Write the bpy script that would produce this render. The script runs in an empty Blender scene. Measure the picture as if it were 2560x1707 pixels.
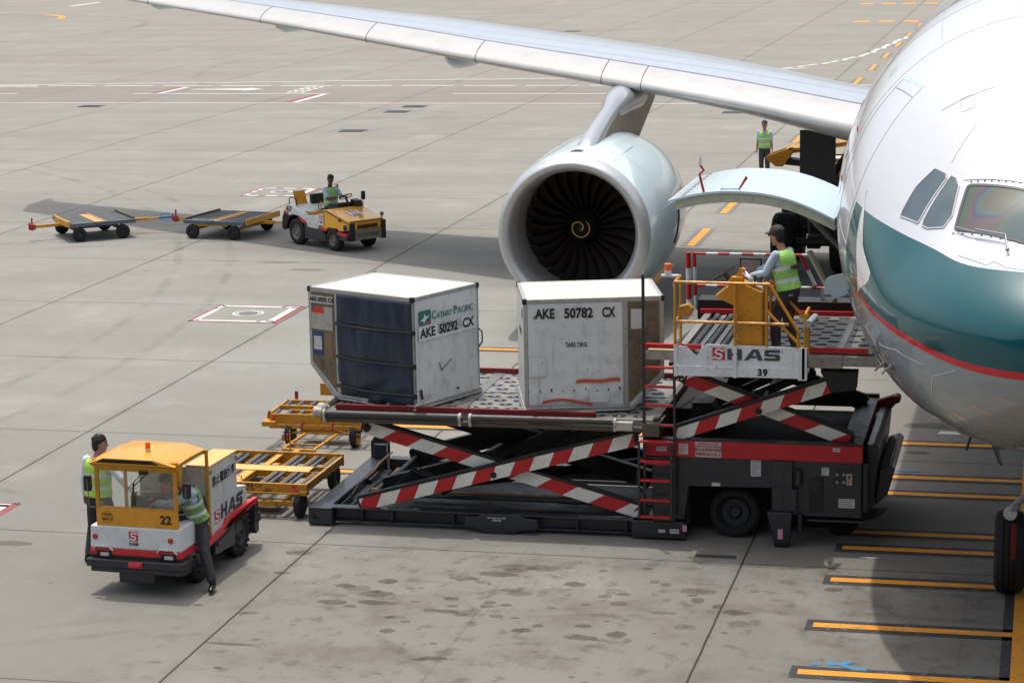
import bpy, bmesh, math, random
from math import sin, cos, pi, radians, sqrt, exp, atan2
from mathutils import Vector, Matrix
random.seed(7)
SC = bpy.context.scene
COL = SC.collection

# ------------------------------------------------------------------ camera, sky, sun
cam_d = bpy.data.cameras.new("camera"); cam = bpy.data.objects.new("camera", cam_d); COL.objects.link(cam)
cam_d.sensor_width = 36.0; cam_d.lens = 36.0 * 5749.93 / 2560.0
cam_d.clip_start = 0.5; cam_d.clip_end = 3000
def cam_axes(p, y, r):
    f = Vector((-sin(y) * cos(p), cos(y) * cos(p), -sin(p)))
    rt = f.cross(Vector((0, 0, 1))).normalized(); up = rt.cross(f)
    return rt * cos(r) + up * sin(r), -rt * sin(r) + up * cos(r), f
R_, U_, F_ = cam_axes(.1932, .2337, -.0205)
cam.matrix_world = Matrix(((R_.x, U_.x, -F_.x, 0), (R_.y, U_.y, -F_.y, 0), (R_.z, U_.z, -F_.z, 8.9), (0, 0, 0, 1)))
SC.camera = cam
SUN_EL, SUN_AZ = 79.3, 322.5          # almost overhead, a little beyond the aircraft
w = bpy.data.worlds.new("World"); SC.world = w; w.use_nodes = True
wn = w.node_tree; bg = wn.nodes["Background"]
sky = wn.nodes.new("ShaderNodeTexSky"); sky.sky_type = 'NISHITA'; sky.sun_disc = False
sky.sun_elevation = radians(SUN_EL); sky.sun_rotation = radians(SUN_AZ)
sky.air_density = 1.3; sky.dust_density = 5.0; sky.ozone_density = 0.6
hs = wn.nodes.new('ShaderNodeHueSaturation'); hs.inputs['Saturation'].default_value = .55
wn.links.new(sky.outputs[0], hs.inputs['Color']); wn.links.new(hs.outputs[0], bg.inputs[0]); bg.inputs[1].default_value = 0.15
sun_d = bpy.data.lights.new("sun", 'SUN'); sun_d.energy = 2.0; sun_d.angle = radians(0.9); sun_d.color = (1, .955, .89)
sun = bpy.data.objects.new("sun", sun_d); COL.objects.link(sun)
_el, _az = radians(SUN_EL), radians(SUN_AZ)
sd = Vector((sin(_az) * cos(_el), cos(_az) * cos(_el), sin(_el)))
sun.rotation_euler = sd.to_track_quat('Z', 'Y').to_euler(); sun.location = (0, 0, 60)
SC.view_settings.view_transform = 'Standard'; SC.view_settings.look = 'None'
SC.view_settings.exposure = 0.40; SC.view_settings.gamma = 1.0
# ------------------------------------------------------------------ materials
def lin(c):
    return tuple(((x / 12.92) if x <= .04045 else ((x + .055) / 1.055) ** 2.4) for x in c)
def rgb(r, g, b): return lin((r / 255, g / 255, b / 255))
class NT:
    def __init__(s, name):
        s.m = bpy.data.materials.new(name); s.m.use_nodes = True; s.t = s.m.node_tree
        s.b = s.t.nodes["Principled BSDF"]
    def n(s, typ, **kw):
        x = s.t.nodes.new(typ)
        for k, v in kw.items():
            if k.startswith('i_'):
                key = k[2:]; key = int(key) if key.isdigit() else key.replace('_', ' ')
                x.inputs[key].default_value = v
            else: setattr(x, k, v)
        return x
    def l(s, a, b): s.t.links.new(a, b)
    def math(s, op, a, b=None, clamp=False):
        x = s.t.nodes.new("ShaderNodeMath"); x.operation = op; x.use_clamp = clamp
        for i, q in enumerate((a, b)):
            if q is None: continue
            if isinstance(q, (int, float)): x.inputs[i].default_value = q
            else: s.l(q, x.inputs[i])
        return x.outputs[0]
    def mix(s, f, a, b, bt='MIX'):
        x = s.t.nodes.new("ShaderNodeMix"); x.data_type = 'RGBA'; x.blend_type = bt
        for i, q in ((0, f), (6, a), (7, b)):
            if isinstance(q, (int, float)): x.inputs[i].default_value = q
            elif isinstance(q, tuple): x.inputs[i].default_value = (*q[:3], 1)
            else: s.l(q, x.inputs[i])
        return x.outputs[2]
    def noise(s, vec, scale, detail=4, rough=.55, dist=0):
        x = s.n("ShaderNodeTexNoise"); x.inputs['Scale'].default_value = scale; x.inputs['Detail'].default_value = detail
        x.inputs['Roughness'].default_value = rough; x.inputs['Distortion'].default_value = dist
        if vec is not None: s.l(vec, x.inputs['Vector'])
        return x.outputs['Fac']
    def ramp(s, fac, *stops):
        x = s.n("ShaderNodeValToRGB"); e = x.color_ramp.elements
        while len(e) < len(stops): e.new(.5)
        for k, (p, c) in enumerate(stops):
            e[k].position = p; e[k].color = (c, c, c, 1) if isinstance(c, (int, float)) else (*c, 1)
        s.l(fac, x.inputs[0]); return x.outputs[0]
    def sm(s, v, lo, hi, a=0., b=1.):
        x = s.n("ShaderNodeMapRange"); x.interpolation_type = 'SMOOTHSTEP'
        s.l(v, x.inputs[0])
        for i, q in ((1, lo), (2, hi), (3, a), (4, b)): x.inputs[i].default_value = q
        return x.outputs[0]
    def obj(s, scale=None):
        tc = s.n("ShaderNodeTexCoord"); o = tc.outputs['Object']
        if scale:
            m = s.n("ShaderNodeMapping"); m.inputs['Scale'].default_value = scale; s.l(o, m.inputs[0]); o = m.outputs[0]
        return o
MATS = {}
def gloss(name, col, rough=.3, metal=0., coat=.5, tone=.10):
    """clean airframe finish: very slight large-scale drift, faint dirt streaks"""
    if name in MATS: return MATS[name]
    t = NT(name); o = t.obj(); a = t.noise(o, .9, 3); b = t.noise(t.obj((2, .35, 1)), 2.5, 4, .6)
    c = t.mix(t.sm(a, .3, .7, 0, tone), col, tuple(x * .8 for x in col)); c = t.mix(t.sm(b, .55, .8, 0, tone * 1.4), c, tuple(x * .6 for x in col))
    t.l(c, t.b.inputs['Base Color']); t.b.inputs['Roughness'].default_value = rough; t.b.inputs['Metallic'].default_value = metal
    t.b.inputs['Coat Weight'].default_value = coat; t.b.inputs['Coat Roughness'].default_value = .05; MATS[name] = t.m; return t.m
def paint(name, col, rough=.45, dirt=.35, chips=0., metal=0., coat=0., scale=1., grime=(.06, .05, .04), streak=True, bump=.02, chipcol=(.09, .055, .035)):
    """worn paint: tone drift, grime, vertical run marks, small chips down to primer or rust"""
    if name in MATS: return MATS[name]
    t = NT(name); o = t.obj()
    big = t.noise(o, 1.1 * scale, 3); fine = t.noise(o, 9 * scale, 6, .65)
    c = t.mix(t.sm(big, .3, .7, 0, .5), tuple(x * 1.06 for x in col), tuple(x * .78 for x in col))
    g = t.sm(fine, .48, .78, 0, dirt)
    if streak:
        st = t.noise(t.obj((9 * scale, 9 * scale, .8 * scale)), 1.6, 4, .6)
        g = t.math('MAXIMUM', g, t.sm(st, .55, .8, 0, dirt * .9))
    c = t.mix(g, c, grime)
    r = rough
    if chips > 0:
        ch = t.noise(o, 17 * scale, 5, .7); chm = t.sm(ch, .70 - chips * .12, .715 - chips * .12, 0, 1)
        c = t.mix(chm, c, chipcol)
    t.l(c, t.b.inputs['Base Color'])
    t.b.inputs['Metallic'].default_value = metal
    t.l(t.sm(fine, .3, .8, rough * .85, min(1, rough * 1.3)), t.b.inputs['Roughness'])
    if coat: t.b.inputs['Coat Weight'].default_value = coat; t.b.inputs['Coat Roughness'].default_value = .06
    if bump:
        bp = t.n("ShaderNodeBump"); bp.inputs['Strength'].default_value = bump * 6; bp.inputs['Distance'].default_value = .01
        t.l(big if bump < .01 else fine, bp.inputs['Height']); t.l(bp.outputs[0], t.b.inputs['Normal'])
    MATS[name] = t.m; return t.m
def plain(name, col, rough=.6, metal=0., emit=None, alpha=None, trans=0.):
    if name in MATS: return MATS[name]
    t = NT(name); o = t.obj(); f = t.noise(o, 14, 4)
    t.l(t.mix(t.sm(f, .35, .7, 0, .35), col, tuple(x * .72 for x in col)), t.b.inputs['Base Color'])
    t.b.inputs['Roughness'].default_value = rough; t.b.inputs['Metallic'].default_value = metal
    if trans: t.b.inputs['Transmission Weight'].default_value = trans
    if emit: t.b.inputs['Emission Color'].default_value = (*emit, 1); t.b.inputs['Emission Strength'].default_value = 1.0
    MATS[name] = t.m; return t.m
YEL = paint("yellow_paint", rgb(200, 136, 20), .42, .30, .5, chipcol=(.10, .045, .02))
YEL2 = paint("cart_yellow", rgb(184, 128, 26), .48, .5, .85, chipcol=(.12, .055, .025), grime=(.09, .045, .02))
YELCAB = paint("cab_yellow", rgb(212, 146, 20), .36, .22, .35, chipcol=(.10, .045, .02), coat=.3)
TAN = paint("sun_bleached_board", rgb(212, 172, 104), .7, .35, .2, grime=(.12, .07, .035))
WHT = paint("white_paint", rgb(210, 214, 215), .4, .22, .3, chipcol=(.14, .08, .05))
ORW = paint("arm_white", rgb(222, 221, 212), .45, .22, .2, chipcol=(.20, .11, .05))
RED = paint("red_paint", rgb(184, 22, 28), .42, .2, .15, chipcol=(.12, .03, .02))
DRED = paint("dark_red_paint", rgb(120, 24, 28), .5, .3, .3, chipcol=(.07, .05, .045))
TRED = paint("tractor_red", rgb(196, 42, 50), .4, .15, .15, chipcol=(.2, .06, .05))
GRY = paint("chassis_grey", rgb(32, 36, 44), .45, .25, .12, chipcol=(.15, .14, .13), coat=.2)
GRY2 = paint("blue_grey_paint", rgb(84, 96, 108), .5, .3, .2, chipcol=(.05, .04, .035))
BLK = paint("black_steel", rgb(16, 17, 19), .5, .2, .05, chipcol=(.07, .06, .055))
DGR = paint("dark_grey", rgb(32, 35, 40), .45, .3, .1)
STL = paint("deck_steel", rgb(152, 150, 144), .42, .5, .25, metal=.35, chipcol=(.08, .07, .06), grime=(.05, .047, .042), streak=False)
SPK = 0
STL2 = paint("dull_steel", rgb(118, 118, 116), .4, .4, .1, metal=.5)
ALU = paint("aluminium_frame", rgb(172, 172, 168), .42, .4, .35, metal=.45, chipcol=(.12, .11, .1))
ALUD = paint("dirty_aluminium", rgb(112, 104, 90), .42, .8, 1.1, metal=.55, chipcol=(.25, .16, .06), grime=(.04, .032, .02), scale=.8)
ROLL = paint("roller_rubber", rgb(84, 88, 92), .5, .3, 0, streak=False)
ROLD = paint("roller_dark", rgb(58, 57, 55), .45, .3, 0, streak=False)
BLUE = paint("blue_wheel", rgb(92, 112, 150), .4, .5, 0)
LBLUE = paint("tow_blue", rgb(60, 128, 190), .45, .15, .1)
RUB = paint("tyre_rubber", rgb(26, 26, 27), .8, .3, 0, grime=(.07, .062, .05), streak=False)
RIM = paint("rim_grey", rgb(112, 112, 110), .5, .5, .2)
RIMD = paint("rim_dark", rgb(42, 46, 54), .5, .4, .1)
MIR = plain("mirror_back", rgb(24, 24, 26), .5)
AMB = plain("amber_lens", rgb(240, 110, 20), .15)
LRED = plain("lamp_red", rgb(180, 50, 30), .2)
CHR = plain("chrome", (.6, .6, .6), .15, 1)
SKIN = plain("skin", rgb(168, 118, 92), .55)
SKIND = plain("skin_dark", rgb(88, 56, 44), .55)
HAIR = plain("hair_black", rgb(22, 20, 20), .6)
def cloth(name, col, rough=.85):
    if name in MATS: return MATS[name]
    t = NT(name); o = t.obj(); a = t.noise(o, 7, 4, .6, 1.2)
    t.l(t.mix(t.sm(a, .3, .72, 0, .7), tuple(min(1, x * 1.05) for x in col), tuple(x * .68 for x in col)), t.b.inputs['Base Color'])
    t.b.inputs['Roughness'].default_value = rough
    bp = t.n("ShaderNodeBump"); bp.inputs['Strength'].default_value = .9; bp.inputs['Distance'].default_value = .02
    t.l(a, bp.inputs['Height']); t.l(bp.outputs[0], t.b.inputs['Normal']); MATS[name] = t.m; return t.m
SHIRT = cloth("shirt_pale_blue", rgb(176, 196, 212)); SHIRTW = cloth("shirt_white", rgb(214, 216, 226))
TROU = cloth("trousers_grey", rgb(62, 58, 62)); TROUD = cloth("trousers_dark", rgb(50, 50, 54))
VEST = cloth("vest_green", rgb(150, 204, 104)); VESTS = plain("reflective_strip", rgb(196, 204, 206), .35)
VESTY = cloth("vest_yellow_green", rgb(172, 214, 88)); SHOE = plain("shoe_black", rgb(22, 21, 22), .35); CAP = cloth("cap_cloth", rgb(66, 58, 58))
GLOVE = cloth("glove", rgb(190, 178, 160))

# ------------------------------------------------------------------ mesh helpers
class MB:
    def __init__(s): s.v = []; s.f = []; s.mi = []
    def add(s, vs, fs, mi=0, M=None):
        k = len(s.v)
        s.v += [tuple(M @ Vector(v)) if M else tuple(v) for v in vs]
        s.f += [tuple(i + k for i in f) for f in fs]; s.mi += [mi] * len(fs)
        return s
    def box(s, x0, x1, y0, y1, z0, z1, mi=0, M=None):
        v = [(x, y, z) for z in (z0, z1) for y in (y0, y1) for x in (x0, x1)]
        return s.add(v, [(0, 2, 3, 1), (4, 5, 7, 6), (0, 1, 5, 4), (2, 6, 7, 3), (0, 4, 6, 2), (1, 3, 7, 5)], mi, M)
    def prism(s, poly, lo, hi, axis='y', mi=0, M=None):
        """2-D outline (u,v) swept along axis; for 'y' (u,v)=(x,z), 'x' -> (y,z), 'z' -> (x,y)"""
        n = len(poly)
        A = sum(poly[i][0] * poly[(i + 1) % n][1] - poly[(i + 1) % n][0] * poly[i][1] for i in range(n))
        if A < 0: poly = poly[::-1]
        def P(u, v, w): return {'y': (u, w, v), 'x': (w, u, v), 'z': (u, v, w)}[axis]
        vs = [P(u, v, lo) for u, v in poly] + [P(u, v, hi) for u, v in poly]
        a = tuple(range(n)); b = tuple(range(n, 2 * n))
        q = [(i, (i + 1) % n, (i + 1) % n + n, i + n) for i in range(n)]
        if axis == 'y': fs = [a, b[::-1]] + [x[::-1] for x in q]
        else: fs = [a[::-1], b] + q
        return s.add(vs, fs, mi, M)
    def ring(s, rings, closed=True, cap=True, mi=0, M=None):
        n = len(rings[0]); vs = [p for r in rings for p in r]; fs = []
        for i in range(len(rings) - 1):
            for j in range(n if closed else n - 1):
                a, b = i * n + j, i * n + (j + 1) % n
                fs.append((a, b, b + n, a + n))
        if cap: fs += [tuple(range(n))[::-1], tuple(range((len(rings) - 1) * n, len(rings) * n))]
        return s.add(vs, fs, mi, M)
    def cyl(s, p0, p1, r, n=14, r2=None, mi=0, cap=True, M=None):
        p0, p1 = Vector(p0), Vector(p1); d = (p1 - p0)
        if d.length < 1e-7: return s
        q = d.to_track_quat('Z', 'Y'); ex, ey = q @ Vector((1, 0, 0)), q @ Vector((0, 1, 0))
        r2 = r if r2 is None else r2
        rg = [[p + (ex * cos(2 * pi * k / n) + ey * sin(2 * pi * k / n)) * rr for k in range(n)] for p, rr in ((p0, r), (p1, r2))]
        return s.ring(rg, cap=cap, mi=mi, M=M)
    def tube(s, pts, r, n=8, mi=0, M=None, cap=True):
        pts = [Vector(p) for p in pts]; rr = r if isinstance(r, (list, tuple)) else [r] * len(pts); rings = []
        prev = None
        for i, p in enumerate(pts):
            d = (pts[min(i + 1, len(pts) - 1)] - pts[max(i - 1, 0)]).normalized()
            if prev is None:
                q = d.to_track_quat('Z', 'Y'); ex = q @ Vector((1, 0, 0))
            else: ex = (prev - d * prev.dot(d)).normalized()
            prev = ex; ey = d.cross(ex)
            rings.append([p + (ex * cos(2 * pi * k / n) + ey * sin(2 * pi * k / n)) * rr[i] for k in range(n)])
        return s.ring(rings, mi=mi, M=M, cap=cap)
    def bar(s, p0, p1, w, h, mi=0, up=(0, 0, 1), M=None):
        """rectangular bar between two points, w sideways, h along up"""
        p0, p1 = Vector(p0), Vector(p1); d = (p1 - p0).normalized(); sd_ = d.cross(Vector(up)).normalized(); u = sd_.cross(d)
        rg = [[p + sd_ * a * w / 2 + u * b * h / 2 for a, b in ((-1, -1), (1, -1), (1, 1), (-1, 1))] for p in (p0, p1)]
        return s.ring(rg, mi=mi, M=M)
    def lathe(s, prof, axis='y', n=32, c=(0, 0, 0), mi=0, a0=0, a1=2 * pi, M=None, close=True):
        """prof: list of (t, r); t along axis"""
        full = abs(a1 - a0 - 2 * pi) < 1e-6; rings = []
        for t, r in prof:
            rg = []
            for k in range(n if full else n + 1):
                a = a0 + (a1 - a0) * k / n; u, v = r * cos(a), r * sin(a)
                rg.append({'y': (c[0] + u, c[1] + t, c[2] + v), 'x': (c[0] + t, c[1] + u, c[2] + v), 'z': (c[0] + u, c[1] + v, c[2] + t)}[axis])
            rings.append(rg)
        return s.ring(rings, closed=full, cap=False, mi=mi, M=M)
    def ball(s, c, r, n=10, m=7, sc=(1, 1, 1), mi=0, M=None):
        rings = []
        for i in range(m + 1):
            a = -pi / 2 + pi * i / m; a = max(min(a, pi / 2 - .02), -pi / 2 + .02)
            rings.append([(c[0] + r * sc[0] * cos(a) * cos(2 * pi * k / n), c[1] + r * sc[1] * cos(a) * sin(2 * pi * k / n), c[2] + r * sc[2] * sin(a)) for k in range(n)])
        return s.ring(rings, mi=mi, M=M)
    def build(s, name, mat, parent=None, bevel=0., smooth=35, seg=2, loc=None, rotz=None, fix=True):
        me = bpy.data.meshes.new(name); me.from_pydata(s.v, [], s.f); me.update()
        if fix:
            bm = bmesh.new(); bm.from_mesh(me); bmesh.ops.recalc_face_normals(bm, faces=bm.faces); bm.to_mesh(me); bm.free()
        mats = mat if isinstance(mat, (list, tuple)) else [mat]
        for m in mats: me.materials.append(m)
        if len(mats) > 1: me.polygons.foreach_set('material_index', s.mi)
        me.polygons.foreach_set('use_smooth', [smooth > 0] * len(me.polygons))
        if 0 < smooth < 180: me.set_sharp_from_angle(angle=radians(smooth))
        me.update()
        o = bpy.data.objects.new(name, me); COL.objects.link(o)
        if parent is not None: o.parent = parent
        if loc is not None: o.location = loc
        if rotz is not None: o.rotation_euler = (0, 0, rotz)
        if bevel > 0:
            b = o.modifiers.new("bevel", 'BEVEL'); b.width = bevel; b.segments = seg; b.limit_method = 'ANGLE'; b.angle_limit = radians(40)
            b.harden_normals = False
        return o
def box_o(name, mat, parent, x0, x1, y0, y1, z0, z1, bevel=.008, M=None):
    return MB().box(x0, x1, y0, y1, z0, z1, M=M).build(name, mat, parent, bevel=bevel)
def thing(name, label, cat, loc=(0, 0, 0), rotz=0., group=None):
    o = bpy.data.objects.new(name, None); COL.objects.link(o); o.empty_display_size = .3
    o.location = loc; o.rotation_euler = (0, 0, rotz); o['label'] = label; o['category'] = cat
    if group: o['group'] = group
    return o
def tag(o, label, cat, group=None):
    o['label'] = label; o['category'] = cat
    if group: o['group'] = group
    return o
def struct(o, kind='structure'):
    o['kind'] = kind; return o
def copy_tree(o, parent=None):
    c = o.copy(); COL.objects.link(c)
    if parent is not None: c.parent = parent
    for ch in list(o.children): copy_tree(ch, c)
    return c
def text(body, size, mat, parent, M, name="lettering", bold=0., align='CENTER', sx=1., space=1., shear=0., width=None):
    """flat raised lettering; M maps text plane (x right, y up, z out) into the parent's space"""
    t = bpy.data.curves.new(name, 'FONT'); t.body = body; t.align_x = align; t.align_y = 'CENTER'; t.size = size
    t.offset = bold; t.space_character = space; t.shear = shear; t.resolution_u = 4; t.extrude = .0015
    ob = bpy.data.objects.new(name, t); COL.objects.link(ob)
    dg = bpy.context.evaluated_depsgraph_get(); me = bpy.data.meshes.new_from_object(ob.evaluated_get(dg))
    bpy.data.objects.remove(ob); me.name = name
    if width and len(me.vertices):
        xs = [v.co.x for v in me.vertices]; sx = width / (max(xs) - min(xs))
        me.transform(Matrix.Translation((-(min(xs) if align == 'LEFT' else 0), 0, 0)))
    me.transform(M @ Matrix.Diagonal((sx, 1, 1, 1))); me.materials.clear(); me.materials.append(mat)
    o = bpy.data.objects.new(name, me); COL.objects.link(o); o.parent = parent
    return o
def plane_M(origin, right, up):
    r, u = Vector(right).normalized(), Vector(up).normalized(); n = r.cross(u).normalized(); o = Vector(origin) + n * .004
    u = n.cross(r)
    return Matrix(((r.x, u.x, n.x, o.x), (r.y, u.y, n.y, o.y), (r.z, u.z, n.z, o.z), (0, 0, 0, 1)))
INK = plain("ink_black", rgb(28, 29, 31), .6); INKR = plain("logo_red", rgb(196, 26, 48), .5); LGREY = plain("logo_grey", rgb(66, 72, 80), .5)
LWHT = plain("logo_white", rgb(222, 222, 220), .5); LGRN = plain("logo_green", rgb(20, 110, 100), .5)
def bigtext(s, h, mat, parent, M, name="lettering"):
    """wide block capitals H A S drawn as polygons, cap height h; returns the width"""
    G = {'H': [[(0, 0), (.3, 0), (.3, .38), (.72, .38), (.72, 0), (1.02, 0), (1.02, 1), (.72, 1), (.72, .62), (.3, .62), (.3, 1), (0, 1)]],
         'A': [[(0, 0), (.34, 0), (.46, .2), (.86, .2), (.86, .42), (.58, .42), (.78, .78), (1.0, 0), (1.34, 0), (1.02, 1), (.6, 1)]],
         'S': [[(0, 0), (1.0, 0), (1.12, .12), (1.12, .46), (1.0, .6), (.34, .6), (.34, .74), (1.12, .74), (1.12, 1), (.16, 1), (.02, .88), (.02, .5), (.14, .38), (.8, .38), (.8, .24), (0, .24)]]}
    x = 0; mb = MB()
    for ch in s:
        for poly in G[ch]:
            mb.prism([((u + x) * h, v * h) for u, v in poly], 0, .003, 'z', M=M)
        x += {'H': 1.16, 'A': 1.42, 'S': 1.24}[ch]
    mb.build(name, mat, parent, smooth=0)
    return x * h
def emblem(h, parent, M, split=True):
    """red square with a white S-shaped ribbon, lower-left corner at M's origin"""
    mb = MB(); mb.box(0, h, 0, h, 0, .002, M=M)
    o = mb.build("logo", [INKR], parent, smooth=0)
    pts = []
    for k in range(13): a = radians(20 + 250 * k / 12); pts.append((.52 + .27 * cos(a), .68 + .2 * sin(a)))
    for k in range(1, 13): a = radians(90 - 250 * k / 12); pts.append((.48 + .27 * cos(a), .32 + .2 * sin(a)))
    pts = [(1.0, .86)] + pts + [(0, .14)]
    s_ = MB(); wd = .075
    for i in range(len(pts) - 1):
        (x0, y0), (x1, y1) = pts[i], pts[i + 1]; dx, dy = x1 - x0, y1 - y0; L = sqrt(dx * dx + dy * dy) + 1e-6; nx, ny = -dy / L * wd, dx / L * wd; ex, ey = dx / L * .02, dy / L * .02
        q = [(x0 + nx - ex, y0 + ny - ey), (x0 - nx - ex, y0 - ny - ey), (x1 - nx + ex, y1 - ny + ey), (x1 + nx + ex, y1 + ny + ey)]
        q = [(min(max(a, 0), 1) * h, min(max(b, 0), 1) * h) for a, b in q]
        s_.prism(q, .0022, .004 + i * 2e-5, 'z', M=M)
    s_.build("logo_ribbon", LWHT, o, smooth=0)
    return o
def wheel(parent, c, r, wd, axis='y', rim=RIM, rr=.55, name="wheel", dual=False, lug=True):
    """tyre with a rounded shoulder and grooves, rim as its sub-part; axis = axle direction"""
    prof = [(-wd * .36, r * rr), (-wd * .5, r * (rr + .1)), (-wd * .5, r * .86), (-wd * .40, r * .965), (-wd * .22, r), (-wd * .20, r * .975), (-wd * .15, r * .975), (-wd * .13, r), (-.02 * wd, r), (0, r * .975), (.02 * wd, r), (wd * .13, r), (wd * .15, r * .975), (wd * .20, r * .975), (wd * .22, r), (wd * .40, r * .965), (wd * .5, r * .86), (wd * .5, r * (rr + .1)), (wd * .36, r * rr)]
    t = MB().lathe(prof, axis, 36, c).build(name, RUB, parent)
    rp = [(-wd * .3, .01 * r), (-wd * .30, r * .16), (-wd * .36, r * .2), (-wd * .2, r * .3), (-wd * .22, r * rr * .84), (-wd * .46, r * rr * .98), (-wd * .36, r * (rr + .01)), (wd * .36, r * (rr + .01)), (wd * .46, r * rr * .98), (wd * .22, r * rr * .84), (wd * .2, r * .3), (wd * .36, r * .2), (wd * .30, r * .16), (wd * .3, .01 * r)]
    q = MB().lathe(rp, axis, 28, c)
    for k in range(6):
        a = 2 * pi * k / 6; d = r * .36; off = (d * cos(a), d * sin(a))
        for sg in (-1, 1):
            p0, p1 = sg * wd * .2, sg * wd * .3
            if axis == 'y': q.cyl((c[0] + off[0], c[1] + p0, c[2] + off[1]), (c[0] + off[0], c[1] + p1, c[2] + off[1]), r * .045, 6)
            else: q.cyl((c[0] + p0, c[1] + off[0], c[2] + off[1]), (c[0] + p1, c[1] + off[0], c[2] + off[1]), r * .045, 6)
    q.build("rim", rim, t)
    return t
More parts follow.
